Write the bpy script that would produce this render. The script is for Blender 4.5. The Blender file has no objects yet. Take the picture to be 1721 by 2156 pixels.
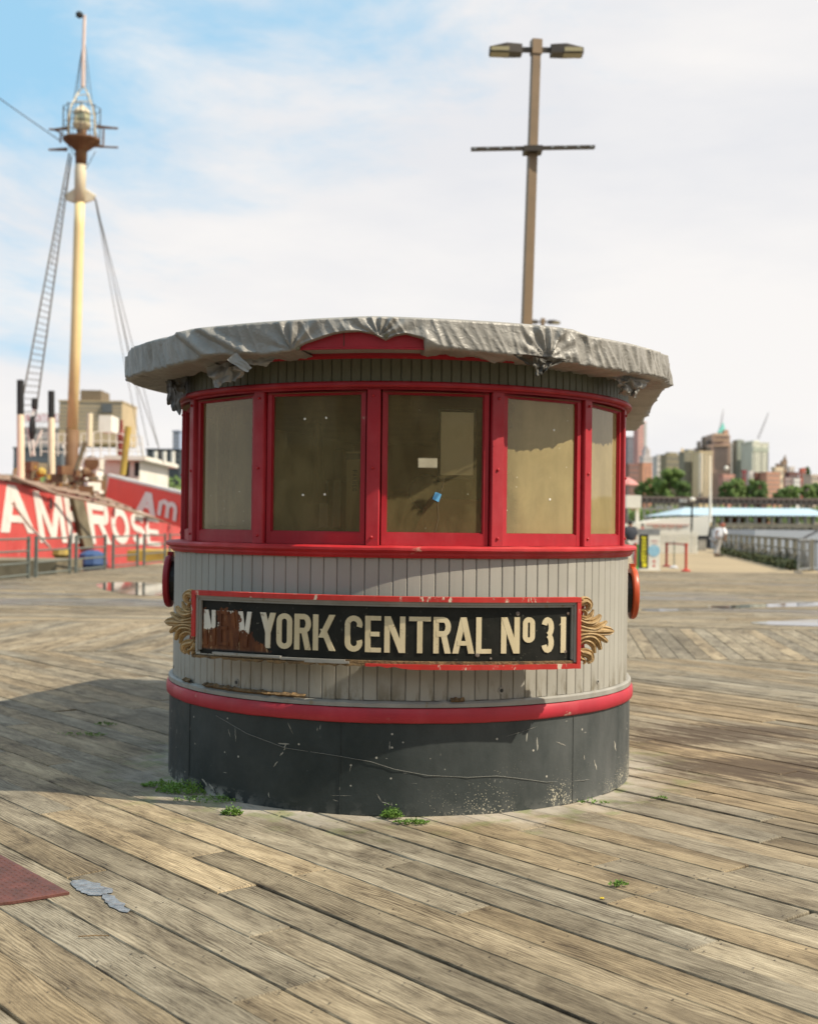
import bpy, math, random
from mathutils import Vector, Matrix, noise
from math import sin, cos, pi, radians, sqrt, atan2, asin, degrees
random.seed(7)
S = bpy.context.scene
COL = S.collection

# ------------------------------------------------------------------ camera
EYE = 1.45
FPX = 2645.0                      # focal length in units of a 1721 x 2156 picture
cam_d = bpy.data.cameras.new('camera')
cam = bpy.data.objects.new('camera', cam_d); COL.objects.link(cam)
cam_d.sensor_fit = 'HORIZONTAL'; cam_d.sensor_width = 36.0
cam_d.lens = 36.0 * FPX / 1721.0
cam_d.clip_start = 0.1; cam_d.clip_end = 6000
CROT = Matrix.Rotation(radians(90.58), 4, 'X') @ Matrix.Rotation(radians(0.72), 4, 'Z')
cam.matrix_world = Matrix.Translation((0, 0, EYE)) @ CROT
cam_d.dof.use_dof = True; cam_d.dof.focus_distance = 5.4; cam_d.dof.aperture_fstop = 3.3
S.camera = cam

# ------------------------------------------------------------------ sun
SUNV = Vector((sin(radians(70)) * cos(radians(48.5)), -cos(radians(70)) * cos(radians(48.5)), sin(radians(48.5))))
sun_d = bpy.data.lights.new('sun', 'SUN'); sun_d.energy = 5.0; sun_d.angle = radians(0.53)
sun_d.color = (1.0, 0.90, 0.73)
sun = bpy.data.objects.new('sun', sun_d); COL.objects.link(sun)
sun.rotation_euler = SUNV.to_track_quat('Z', 'Y').to_euler()
sun.location = (20, -10, 30)

# ------------------------------------------------------------------ world
W = bpy.data.worlds.new('World'); S.world = W; W.use_nodes = True
nt = W.node_tree; nt.nodes.clear()
def wn(t, **k):
    n = nt.nodes.new(t)
    for a, b in k.items(): setattr(n, a, b)
    return n
out = wn('ShaderNodeOutputWorld'); bg = wn('ShaderNodeBackground')
sky = wn('ShaderNodeTexSky', sky_type='NISHITA', sun_disc=False)
sky.sun_elevation = radians(48.5); sky.sun_rotation = radians(110); sky.air_density = 1.0; sky.dust_density = 0.6; sky.ozone_density = 1.6
tc = wn('ShaderNodeTexCoord'); sep = wn('ShaderNodeSeparateXYZ')
nt.links.new(tc.outputs['Generated'], sep.inputs[0])
def wmath(op, a, b=None, c=None, clamp=False):
    n = wn('ShaderNodeMath', operation=op, use_clamp=clamp)
    for i, v in enumerate((a, b, c)):
        if v is None: continue
        if isinstance(v, (int, float)): n.inputs[i].default_value = v
        else: nt.links.new(v, n.inputs[i])
    return n.outputs[0]
def wnoise(scale, mapping, detail=6, rough=.55, dist=0.0):
    mp = wn('ShaderNodeMapping'); mp.inputs['Scale'].default_value = mapping[0]; mp.inputs['Location'].default_value = mapping[1]
    mp.inputs['Rotation'].default_value = mapping[2]
    nt.links.new(tc.outputs['Generated'], mp.inputs[0])
    n = wn('ShaderNodeTexNoise'); n.inputs['Scale'].default_value = scale; n.inputs['Detail'].default_value = detail
    n.inputs['Roughness'].default_value = rough; n.inputs['Distortion'].default_value = dist
    nt.links.new(mp.outputs[0], n.inputs['Vector']); return n.outputs['Fac']
n1 = wnoise(3.2, ((1.0, 1.0, 2.6), (.35, .1, .2), (0, radians(-14), 0)), 9, .6, .5)
n2 = wnoise(9.0, ((1.0, 1.0, 2.8), (2.3, 0, 1.1), (0, radians(12), 0)), 6, .62, .3)
# clearer sky high up and towards the left of the bay, bright thin cloud elsewhere
ele = wmath('MINIMUM', wmath('MULTIPLY_ADD', sep.outputs['Z'], 5.0, -1.48), .26)
lef = wmath('MAXIMUM', wmath('MINIMUM', wmath('MULTIPLY', sep.outputs['X'], -1.9), .5), -.5)
base = wmath('ADD', ele, lef)
nn = wmath('ADD', wmath('MULTIPLY_ADD', n1, 3.4, -1.78), wmath('MULTIPLY_ADD', n2, 1.1, -.55))
clear = wmath('ADD', base, nn)
mr = wn('ShaderNodeMapRange', interpolation_type='SMOOTHSTEP'); mr.inputs['From Min'].default_value = -.25; mr.inputs['From Max'].default_value = 1.0
nt.links.new(clear, mr.inputs['Value'])
n3 = wnoise(2.6, ((1.0, 1.0, 3.4), (5.3, .4, 0), (0, radians(8), 0)), 7, .55)
cl = wn('ShaderNodeMix', data_type='RGBA'); cl.inputs['A'].default_value = (.695, .70, .725, 1); cl.inputs['B'].default_value = (.81, .79, .775, 1)
mr3 = wn('ShaderNodeMapRange'); mr3.inputs['From Min'].default_value = .35; mr3.inputs['From Max'].default_value = .62
nt.links.new(n3, mr3.inputs['Value']); nt.links.new(mr3.outputs[0], cl.inputs['Factor'])
skm = wn('ShaderNodeMix', data_type='RGBA', blend_type='MIX')
sks = wn('ShaderNodeVectorMath', operation='SCALE'); sks.inputs['Scale'].default_value = .13     # sky at strength 0.13
nt.links.new(sky.outputs[0], sks.inputs[0])
pale = wn('ShaderNodeMix', data_type='RGBA'); pale.inputs['Factor'].default_value = .85; pale.inputs['B'].default_value = (.33, .60, .80, 1)
nt.links.new(sks.outputs[0], pale.inputs['A'])
nt.links.new(mr.outputs[0], skm.inputs['Factor']); nt.links.new(cl.outputs['Result'], skm.inputs['A']); nt.links.new(pale.outputs['Result'], skm.inputs['B'])
nt.links.new(skm.outputs['Result'], bg.inputs['Color']); bg.inputs['Strength'].default_value = 1.0
nt.links.new(bg.outputs[0], out.inputs['Surface'])

S.view_settings.view_transform = 'Standard'; S.view_settings.look = 'None'
S.view_settings.exposure = 0.24; S.view_settings.gamma = 1.0; S.view_settings.use_curve_mapping = False

# ------------------------------------------------------------------ placing helpers
def ray(x, y):
    d = CROT.to_3x3() @ Vector(((x - 860.5) / FPX, (1078 - y) / FPX, -1.0))
    return d
def P(x, y, Y):                      # point of the line of sight at distance Y
    d = ray(x, y); return Vector((0, 0, EYE)) + d * (Y / d.y)
def G(x, y, z=0.0):                  # point of the line of sight at height z
    d = ray(x, y); return Vector((0, 0, EYE)) + d * ((z - EYE) / d.z)
def srgb(r, g, b, k=1.0):
    f = lambda c: (c / 255 / 12.92 if c / 255 <= .04045 else ((c / 255 + .055) / 1.055) ** 2.4)
    return (f(r) * k, f(g) * k, f(b) * k)

# ------------------------------------------------------------------ material helpers
class NT:
    def __init__(s, name):
        s.m = bpy.data.materials.new(name); s.m.use_nodes = True; s.t = s.m.node_tree; s.t.nodes.clear()
        s.o = s.n('ShaderNodeOutputMaterial'); s.p = s.n('ShaderNodeBsdfPrincipled'); s.l(s.p.outputs[0], s.o.inputs[0])
    def n(s, t, **k):
        n = s.t.nodes.new(t)
        for a, b in k.items(): setattr(n, a, b)
        return n
    def l(s, a, b): s.t.links.new(a, b)
    def sock(s, v, i):
        if isinstance(v, (int, float)): i.default_value = v
        elif isinstance(v, tuple): i.default_value = (v[0], v[1], v[2], 1) if len(i.default_value) == 4 else v[:3]
        else: s.l(v, i)
    def math(s, op, a, b=None, c=None, clamp=False):
        n = s.n('ShaderNodeMath', operation=op, use_clamp=clamp)
        for i, v in enumerate((a, b, c)):
            if v is not None: s.sock(v, n.inputs[i])
        return n.outputs[0]
    def mix(s, f, a, b, mode='MIX'):
        n = s.n('ShaderNodeMix', data_type='RGBA', blend_type=mode); n.clamp_factor = True
        s.sock(f, n.inputs['Factor']); s.sock(a, n.inputs['A']); s.sock(b, n.inputs['B']); return n.outputs['Result']
    def obj(s): return s.n('ShaderNodeTexCoord').outputs['Object']
    def uv(s): return s.n('ShaderNodeTexCoord').outputs['UV']
    def pos(s): return s.n('ShaderNodeNewGeometry').outputs['Position']
    def map(s, v, scale=(1, 1, 1), loc=(0, 0, 0), rot=(0, 0, 0)):
        n = s.n('ShaderNodeMapping'); s.l(v, n.inputs[0]); n.inputs['Scale'].default_value = scale
        n.inputs['Location'].default_value = loc; n.inputs['Rotation'].default_value = rot; return n.outputs[0]
    def noise(s, v, scale, detail=4, rough=.55, dist=0.0, out='Fac'):
        n = s.n('ShaderNodeTexNoise'); s.l(v, n.inputs['Vector']); n.inputs['Scale'].default_value = scale
        n.inputs['Detail'].default_value = detail; n.inputs['Roughness'].default_value = rough; n.inputs['Distortion'].default_value = dist
        return n.outputs[out]
    def vor(s, v, scale, out='Distance', feature='F1', rnd=1.0):
        n = s.n('ShaderNodeTexVoronoi', feature=feature); s.l(v, n.inputs['Vector']); n.inputs['Scale'].default_value = scale
        n.inputs['Randomness'].default_value = rnd; return n.outputs[out]
    def rng(s, v, a, b, c=0.0, d=1.0, smooth=False):
        n = s.n('ShaderNodeMapRange'); n.interpolation_type = 'SMOOTHSTEP' if smooth else 'LINEAR'
        s.l(v, n.inputs['Value']); n.inputs['From Min'].default_value = a; n.inputs['From Max'].default_value = b
        n.inputs['To Min'].default_value = c; n.inputs['To Max'].default_value = d; return n.outputs[0]
    def sep(s, v):
        n = s.n('ShaderNodeSeparateXYZ'); s.l(v, n.inputs[0]); return n.outputs
    def rand(s): return s.n('ShaderNodeObjectInfo').outputs['Random']
    def bump(s, h, strength=.4, dist=.01):
        n = s.n('ShaderNodeBump'); n.inputs['Strength'].default_value = strength; n.inputs['Distance'].default_value = dist
        s.l(h, n.inputs['Height']); s.l(n.outputs[0], s.p.inputs['Normal']); return n
    def set(s, **k):
        for a, v in k.items(): s.sock(v, s.p.inputs[a.replace('_', ' ')])
        return s.m

def plain(name, c1, c2=None, scale=3.0, rough=.6, metal=0.0, bump=0.0, bscale=None, spec=.5, objrand=0.0):
    m = NT(name); v = m.obj()
    if c2 is None: c2 = tuple(x * .78 for x in c1)
    f = m.rng(m.noise(v, scale, 5, .6), .33, .67)
    c = m.mix(f, c1, c2)
    if objrand:
        k = m.math('MULTIPLY_ADD', m.rand(), objrand, 1 - objrand / 2)
        vm = m.n('ShaderNodeVectorMath', operation='SCALE'); m.l(c, vm.inputs[0]); m.l(k, vm.inputs['Scale']); c = vm.outputs[0]
    m.set(Base_Color=c, Roughness=rough, Metallic=metal); m.p.inputs['Specular IOR Level'].default_value = spec
    if bump: m.bump(m.noise(v, bscale or scale * 6, 4), bump, .01)
    return m.m

# ------------------------------------------------------------------ mesh helpers
class MB:
    def __init__(s): s.v = []; s.f = []; s.uv = {}
    def pts(s, ps):
        k = len(s.v); s.v.extend([tuple(p) for p in ps]); return k
    def quad(s, a, b, c, d):
        k = s.pts((a, b, c, d)); s.f.append((k, k + 1, k + 2, k + 3))
    def poly(s, ps):
        k = s.pts(ps); s.f.append(tuple(range(k, k + len(ps))))
    def box(s, c, size, rot=None):
        hx, hy, hz = size[0] / 2, size[1] / 2, size[2] / 2; c = Vector(c)
        ps = [Vector((x, y, z)) for z in (-hz, hz) for x, y in ((-hx, -hy), (hx, -hy), (hx, hy), (-hx, hy))]
        if rot is not None: ps = [rot @ p for p in ps]
        k = s.pts([c + p for p in ps])
        for f in ((0, 3, 2, 1), (4, 5, 6, 7), (0, 1, 5, 4), (1, 2, 6, 5), (2, 3, 7, 6), (3, 0, 4, 7)): s.f.append(tuple(k + i for i in f))
        return s
    def box2(s, a, b):
        return s.box([(a[i] + b[i]) / 2 for i in range(3)], [abs(b[i] - a[i]) for i in range(3)])
    def prism(s, poly, z0, z1, inset=0.0, dz=0.0):
        """vertical prism on a plan polygon (counter-clockwise); top edge chamfered by inset/dz"""
        n = len(poly)
        k = s.pts([(p[0], p[1], z0) for p in poly]); rings = [k]
        if inset > 0:
            k2 = s.pts([(p[0], p[1], z1 - dz) for p in poly]); rings.append(k2)
            ins = offset_poly(poly, inset); k3 = s.pts([(p[0], p[1], z1) for p in ins]); rings.append(k3)
        else: rings.append(s.pts([(p[0], p[1], z1) for p in poly]))
        for a, b in zip(rings[:-1], rings[1:]):
            for i in range(n): j = (i + 1) % n; s.f.append((a + i, a + j, b + j, b + i))
        s.f.append(tuple(rings[-1] + i for i in range(n))); s.f.append(tuple(rings[0] + i for i in reversed(range(n))))
        return s
    def cyl(s, p0, p1, r0, r1=None, n=10, cap=True):
        return s.tube([p0, p1], [r0, r0 if r1 is None else r1], n, cap)
    def tube(s, path, radii, n=8, cap=True, squash=None):
        path = [Vector(p) for p in path]
        if isinstance(radii, (int, float)): radii = [radii] * len(path)
        rings = []; prev = None
        for i, p in enumerate(path):
            t = (path[min(i + 1, len(path) - 1)] - path[max(i - 1, 0)]).normalized()
            if prev is None:
                u = t.orthogonal().normalized()
                if abs(t.z) > .95: u = Vector((1, 0, 0)) - t * t.x; u.normalize()
            else:
                u = (prev - t * prev.dot(t)).normalized()
            prev = u; w = t.cross(u)
            rings.append(s.pts([p + (u * cos(2 * pi * (j + .5) / n) + w * sin(2 * pi * (j + .5) / n)) * radii[i] for j in range(n)]))
        for a, b in zip(rings[:-1], rings[1:]):
            for j in range(n): s.f.append((a + j, a + (j + 1) % n, b + (j + 1) % n, b + j))
        if cap: s.f.append(tuple(rings[0] + j for j in reversed(range(n)))); s.f.append(tuple(rings[-1] + j for j in range(n)))
        return s
    def lathe(s, c, prof, n=24, axis='Z'):
        rings = []
        for r, z in prof:
            ps = []
            for j in range(n):
                a = 2 * pi * j / n; q = Vector((r * cos(a), r * sin(a), z))
                if axis == 'X': q = Vector((z, q.x, q.y))
                if axis == 'Y': q = Vector((q.x, z, q.y))
                ps.append(Vector(c) + q)
            rings.append(s.pts(ps))
        for a, b in zip(rings[:-1], rings[1:]):
            for j in range(n): s.f.append((a + j, a + (j + 1) % n, b + (j + 1) % n, b + j))
        s.f.append(tuple(rings[0] + j for j in reversed(range(n)))); s.f.append(tuple(rings[-1] + j for j in range(n)))
        return s
    def grid(s, fn, nu, nv, close_u=False):
        k = s.pts([fn(i, j) for j in range(nv) for i in range(nu)])
        for j in range(nv - 1):
            for i in range(nu if close_u else nu - 1):
                i2 = (i + 1) % nu
                s.f.append((k + j * nu + i, k + j * nu + i2, k + (j + 1) * nu + i2, k + (j + 1) * nu + i))
        return s
    def mesh(s, name, mat, smooth=False, origin=(0, 0, 0)):
        me = bpy.data.meshes.new(name); ox, oy, oz = origin
        me.from_pydata([(v[0] - ox, v[1] - oy, v[2] - oz) for v in s.v], [], s.f)
        me.materials.append(mat)
        if smooth: me.shade_smooth()
        me.validate(); me.update(); return me
    def build(s, name, mat, parent=None, smooth=False, at=None, autos=None):
        """link as one object. With a parent, coordinates are world coordinates; at = origin for a top-level thing"""
        org = at if at is not None else (0, 0, 0)
        if parent is not None: org = WLOC[parent.name]
        me = s.mesh(name, mat, smooth, org)
        o = bpy.data.objects.new(name, me); COL.objects.link(o)
        if parent is not None: o.parent = parent; WLOC[o.name] = org
        else: o.location = org; WLOC[o.name] = tuple(org)
        if autos:
            for p in me.polygons: p.use_smooth = True
            try: me.set_sharp_from_angle(angle=radians(autos))
            except Exception: pass
        return o
WLOC = {}
def offset_poly(poly, d):
    n = len(poly); res = []
    for i in range(n):
        p0 = Vector(poly[i - 1][:2]); p1 = Vector(poly[i][:2]); p2 = Vector(poly[(i + 1) % n][:2])
        e1 = p1 - p0; e2 = p2 - p1
        if e1.length < 1e-6 or e2.length < 1e-6: res.append(tuple(p1)); continue
        e1.normalize(); e2.normalize()
        n1 = Vector((-e1.y, e1.x)); n2 = Vector((-e2.y, e2.x)); b = n1 + n2
        k = d / max(.3, 1 + n1.dot(n2)); res.append(tuple(p1 + b * k))
    return res
def clip(poly, a, b, c):              # keep a*x + b*y <= c
    r = []
    for i in range(len(poly)):
        p, q = poly[i], poly[(i + 1) % len(poly)]; dp = a * p[0] + b * p[1] - c; dq = a * q[0] + b * q[1] - c
        if dp <= 0: r.append(p)
        if (dp < 0 < dq) or (dq < 0 < dp):
            t = dp / (dp - dq); r.append((p[0] + (q[0] - p[0]) * t, p[1] + (q[1] - p[1]) * t))
    return r
def tag(o, label=None, cat=None, group=None, kind=None):
    if label: o['label'] = label
    if cat: o['category'] = cat
    if group: o['group'] = group
    if kind: o['kind'] = kind
    return o
def thing(name, loc, label, cat, group=None):
    o = bpy.data.objects.new(name, None); COL.objects.link(o); o.location = loc; o.empty_display_size = .3
    WLOC[o.name] = tuple(loc); return tag(o, label, cat, group)
def copy_tree(src, loc, rotz=0.0, label=None, scale=None):
    r = src.copy(); COL.objects.link(r); r.location = loc; r.rotation_euler = (0, 0, rotz); WLOC[r.name] = tuple(loc)
    if label: r['label'] = label
    if scale: r.scale = scale
    def rec(a, b):
        for ch in list(a.children):
            c = ch.copy(); COL.objects.link(c); c.parent = b; rec(ch, c)
    rec(src, r); return r

# ------------------------------------------------------------------ block letters
def arcp(cx, cy, rx, ry, a0, a1, n=10):
    return [(cx + rx * cos(radians(a0 + (a1 - a0) * i / n)), cy + ry * sin(radians(a0 + (a1 - a0) * i / n))) for i in range(n + 1)]
def glyph(ch, w, t, tv=None):
    """polygons and strips of one capital in a box w x 1; t = stroke width"""
    tv = tv or t * .82; h = t / 2; P_ = []; ST = []
    def R(x0, x1, y0, y1): P_.append([(x0, y0), (x1, y0), (x1, y1), (x0, y1)])
    def D(x0, y0, x1, y1, tx=None):
        tx = tx or t * 1.1; P_.append([(x0, y0), (x0 + tx, y0), (x1 + tx, y1), (x1, y1)])
    rr = w / 2 - h
    if ch == 'N': R(0, t, 0, 1); R(w - t, w, 0, 1); D(w - t * 1.15, 0, 0, 1, t * 1.15)
    elif ch == 'E': R(0, t, 0, 1); R(t, w, 0, tv); R(t, w, 1 - tv, 1); R(t, w * .9, .5 - tv / 2, .5 + tv / 2)
    elif ch == 'F': R(0, t, 0, 1); R(t, w, 1 - tv, 1); R(t, w * .9, .48 - tv / 2, .48 + tv / 2)
    elif ch == 'W': D(w * .2, 0, 0, 1); D(w * .2, 0, w * .5 - t * .55, 1); D(w * .8 - t * 1.1, 0, w * .5 - t * .55, 1); D(w * .8 - t * 1.1, 0, w - t * 1.1, 1)
    elif ch == 'Y': R(w / 2 - h, w / 2 + h, 0, .48); D(w / 2 - h, .44, 0, 1); D(w / 2 - h * 1.1, .44, w - t * 1.1, 1)
    elif ch in 'Oo0': ST.append((arcp(w / 2, 1 - rr - h, rr, rr, 0, 180) + arcp(w / 2, rr + h, rr, rr, 180, 360), t, True))
    elif ch == 'C': ST.append((arcp(w / 2, 1 - rr - h, rr, rr, -25, 180) + arcp(w / 2, rr + h, rr, rr, 180, 385), t, False))
    elif ch in 'RPB':
        R(0, t, 0, 1); ph = .46
        b = (1 - ph) / 2; ST.append(([(t * .5, 1 - h)] + arcp(w - h - b * .75 + h, 1 - b, b * .75 - h, b - h, 90, -90, 8) + [(t * .5, ph + h)], t, False))
        if ch == 'R': D(w - t * 1.1, 0, w * .42, ph + .04)
        if ch == 'B':
            b = (ph + t) / 2; ST.append(([(t * .5, ph + t - h)] + arcp(w - h - b * .75 + h, b, b * .75 - h, b - h, 90, -90, 8) + [(t * .5, h)], t, False))
    elif ch == 'K': R(0, t, 0, 1); D(t, .36, w - t * 1.15, 1, t * 1.15); D(w - t * 1.1, 0, t * 1.35, .60, t * 1.1)
    elif ch == 'T': R(0, w, 1 - tv, 1); R(w / 2 - h, w / 2 + h, 0, 1 - tv)
    elif ch == 'A': D(0, 0, w / 2 - t * .55, 1); D(w - t * 1.1, 0, w / 2 - t * .55, 1); R(w * .22, w * .78, .22, .22 + tv)
    elif ch == 'L': R(0, t, 0, 1); R(t, w, 0, tv)
    elif ch == 'H': R(0, t, 0, 1); R(w - t, w, 0, 1); R(t, w - t, .5 - tv / 2, .5 + tv / 2)
    elif ch == 'M': R(0, t, 0, 1); R(w - t, w, 0, 1); D(w / 2 - t * .5, .1, 0, 1, t); D(w / 2 - t * .5, .1, w - t, 1, t)
    elif ch == 'I': R(w / 2 - h, w / 2 + h, 0, 1)
    elif ch == '1': R(w - t, w, 0, 1); P_.append([(0, .76), (w - t, .80), (w - t, 1), (w * .35, .86)])
    elif ch == 'S':
        q = (1 - t) / 4
        ST.append((arcp(w / 2, 1 - h - q, rr, q, 20, 270, 12) + arcp(w / 2, h + q, rr, q, 90, -160, 12), t, False))
    elif ch == '3':
        q = (1 - t) / 4
        ST.append((arcp(w / 2, 1 - h - q, rr, q, 160, -80, 10), t, False)); ST.append((arcp(w / 2, h + q, rr, q, 80, -160, 10), t, False))
    elif ch == 'm':
        R(0, t, 0, .72)
        for k in (0, 1):
            x0 = h + k * (w - t) / 2; r = (w - t) / 4
            ST.append((arcp(x0 + r, .72 - h - r * .4, r, r, 180, 0, 8) + [(x0 + 2 * r, 0)], t, False))
    return P_, ST
def add_letter(mb, ch, w, t, fn, depth, jit=0.0004, tv=None, hh=1.0):
    """fn(u, v, d) -> point; u across, v up (0..1), d = height above the face. w,t relative to letter height"""
    P_, ST = glyph(ch, w, t, tv); k = 0
    for po in P_:
        d = depth + jit * k; k += 1; n = len(po)
        a = mb.pts([fn(x, y, -.001) for x, y in po]); b = mb.pts([fn(x, y, d) for x, y in po])
        for i in range(n): j = (i + 1) % n; mb.f.append((a + i, a + j, b + j, b + i))
        mb.f.append(tuple(b + i for i in range(n)))
    for path, tt, closed in ST:
        d = depth + jit * k; k += 1; n = len(path); L = []; Rr = []
        if closed and (Vector(path[0]) - Vector(path[-1])).length < 1e-4: path = path[:-1]; n -= 1
        for i in range(n):
            p = Vector(path[i]); a = Vector(path[(i - 1) % n]) if (closed or i > 0) else p; b = Vector(path[(i + 1) % n]) if (closed or i < n - 1) else p
            dr = (b - a).normalized(); nn_ = Vector((-dr.y, dr.x)); L.append(p + nn_ * tt / 2); Rr.append(p - nn_ * tt / 2)
        l0 = mb.pts([fn(q.x, q.y, -.001) for q in L]); l1 = mb.pts([fn(q.x, q.y, d) for q in L])
        r0 = mb.pts([fn(q.x, q.y, -.001) for q in Rr]); r1 = mb.pts([fn(q.x, q.y, d) for q in Rr])
        for i in range(n if closed else n - 1):
            j = (i + 1) % n
            mb.f.append((l1 + i, r1 + i, r1 + j, l1 + j)); mb.f.append((l0 + i, l1 + i, l1 + j, l0 + j)); mb.f.append((r1 + i, r0 + i, r0 + j, r1 + j))
        if not closed:
            mb.f.append((l0, r0, r1, l1)); e = n - 1; mb.f.append((l1 + e, r1 + e, r0 + e, l0 + e))
# ------------------------------------------------------------------ materials
def wood_deck(name):
    m = NT(name); uv = m.uv(); pos = m.pos()
    at = m.n('ShaderNodeAttribute', attribute_name='rnd').outputs['Fac']
    at2 = m.n('ShaderNodeAttribute', attribute_name='tone').outputs['Fac']
    wv = m.n('ShaderNodeTexWave', wave_type='BANDS', bands_direction='Y'); m.l(m.map(uv, (.13, 1, 1)), wv.inputs['Vector'])
    wv.inputs['Scale'].default_value = 25; wv.inputs['Distortion'].default_value = 26; wv.inputs['Detail'].default_value = 3
    wv.inputs['Detail Scale'].default_value = .30; wv.inputs['Detail Roughness'].default_value = .62
    fib = m.noise(m.map(uv, (3.6, 52, 1)), 1.5, 6, .70)
    fine = m.noise(m.map(uv, (16, 190, 1)), 1.0, 3, .6)
    broad = m.noise(m.map(uv, (1.8, 5.5, 1)), 1.3, 7, .70, .6)
    rings = m.math('MULTIPLY', wv.outputs['Fac'], m.rng(m.noise(m.map(uv, (.5, 3, 1), (9, 2, 0)), 1.2, 3), .38, .62, .25, 1))
    g = m.math('ADD', m.math('MULTIPLY', rings, .31), m.math('MULTIPLY_ADD', fib, .62, m.math('MULTIPLY', fine, .42)))
    gr = m.rng(m.math('MULTIPLY_ADD', broad, 1.15, g), .91, 1.49)
    dark = (.060, .044, .027); mid = (.208, .170, .113); lite = (.385, .325, .225)
    c = m.mix(m.rng(gr, 0, .45), dark, mid); c = m.mix(m.rng(gr, .45, 1), c, lite)
    c = m.mix(m.rng(fib, .60, .72, 0, .55), c, (.05, .038, .026))
    c = m.mix(m.rng(at, 0, .5, .6, 0), c, m.mix(1.0, c, (.88, .97, 1.12), 'MULTIPLY'))
    c = m.mix(m.rng(at, .5, 1, 0, .6), c, m.mix(1.0, c, (1.14, 1.0, .80), 'MULTIPLY'))
    crk = m.noise(m.map(uv, (1.1, 30, 1), (4, 7, 0)), 1.6, 4, .6); c = m.mix(m.rng(crk, .665, .69, 0, .8), c, (.028, .022, .016))
    vs = m.n('ShaderNodeVectorMath', operation='SCALE'); m.l(c, vs.inputs[0]); m.l(at2, vs.inputs['Scale']); c = vs.outputs[0]
    # knots
    kn = m.vor(m.map(uv, (.9, 3.6, 1)), 1.0, 'Distance'); kr = m.rng(m.math('ADD', kn, m.math('MULTIPLY', m.noise(m.map(uv, (8, 30, 1)), 1.0, 3), .10)), .085, .15, 1, 0, True)
    kc = m.vor(m.map(uv, (.9, 3.6, 1)), 1.0, 'Color'); kon = m.rng(m.sep(kc)[0], .38, .40)
    kr = m.math('MULTIPLY', kr, kon); c = m.mix(m.math('MULTIPLY', kr, .85), c, (.045, .033, .02))
    # dried-out pale wear, damp stains, rot
    big = m.noise(m.map(pos, (1, 1, 1)), .55, 5, .6, .8); c = m.mix(m.rng(big, .47, .66, 0, .60), c, m.mix(1.0, c, (.60, .58, .54), 'MULTIPLY'))
    sm = m.noise(m.map(uv, (1.9, 9, 1)), 2.1, 6, .74, .9); c = m.mix(m.rng(sm, .575, .68, 0, .72), c, (.070, .054, .036))
    pale = m.noise(m.map(uv, (.6, 4, 1), (3.3, 1.7, 0)), 1.8, 5, .65); c = m.mix(m.rng(pale, .58, .78, 0, .5), c, (.50, .42, .30))
    # salt-bleached, slightly green ring of boards round the kiosk foot
    dv = m.n('ShaderNodeVectorMath', operation='DISTANCE'); m.l(pos, dv.inputs[0]); dv.inputs[1].default_value = (-.05, 7.63, 0)
    ringn = m.math('ADD', dv.outputs['Value'], m.math('MULTIPLY', m.noise(pos, 2.6, 4, .6), .9))
    c = m.mix(m.rng(ringn, 1.75, 2.15, .55, 0, True), c, (.50, .46, .40))
    gm = m.math('MULTIPLY', m.rng(ringn, 1.85, 2.35, 1, 0), m.rng(m.noise(pos, 5.5, 5, .6), .52, .62)); c = m.mix(m.math('MULTIPLY', gm, .55), c, (.15, .19, .045))
    # rotten patch right of the kiosk
    for (px, py, pr) in ((2.35, 8.95, .8), (2.15, 7.65, .85), (2.7, 7.45, .7), (1.75, 8.6, .5)):
        d2 = m.n('ShaderNodeVectorMath', operation='DISTANCE'); m.l(m.map(pos, (.8, 1.25, 1)), d2.inputs[0]); d2.inputs[1].default_value = (px * .8, py * 1.25, 0)
        q = m.math('ADD', d2.outputs['Value'], m.math('MULTIPLY_ADD', m.noise(m.map(uv, (1.5, 11, 1)), 1.5, 5, .7), 2.2, -1.13))
        c = m.mix(m.rng(q, pr * .42, pr * .62, .85, 0), c, (.070, .047, .028))
    h = m.math('MULTIPLY_ADD', g, 1.0, m.math('MULTIPLY', kr, -.25))
    wet = m.rng(m.noise(m.map(pos, (.16, .55, 1), (4.1, .3, 0)), 1.0, 4, .55, .4), .50, .60, 0, 1)
    wy = m.sep(pos)[1]; wet = m.math('MULTIPLY', wet, m.math('MULTIPLY', m.rng(wy, 19.5, 21), m.rng(wy, 38, 30)))
    c = m.mix(m.math('MULTIPLY', wet, .55), c, m.mix(1.0, c, (.38, .37, .38), 'MULTIPLY'))
    m.set(Base_Color=c, Roughness=m.mix(wet, (.8, .8, .8), (.28, .28, .28))); m.p.inputs['Specular IOR Level'].default_value = .35
    m.bump(h, .9, .006); return m.m
M = {}
M['deck'] = wood_deck('weathered deck wood')
M['under'] = plain('dark joist timber', (.022, .018, .013), (.010, .009, .007), 4, .9)
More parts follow.
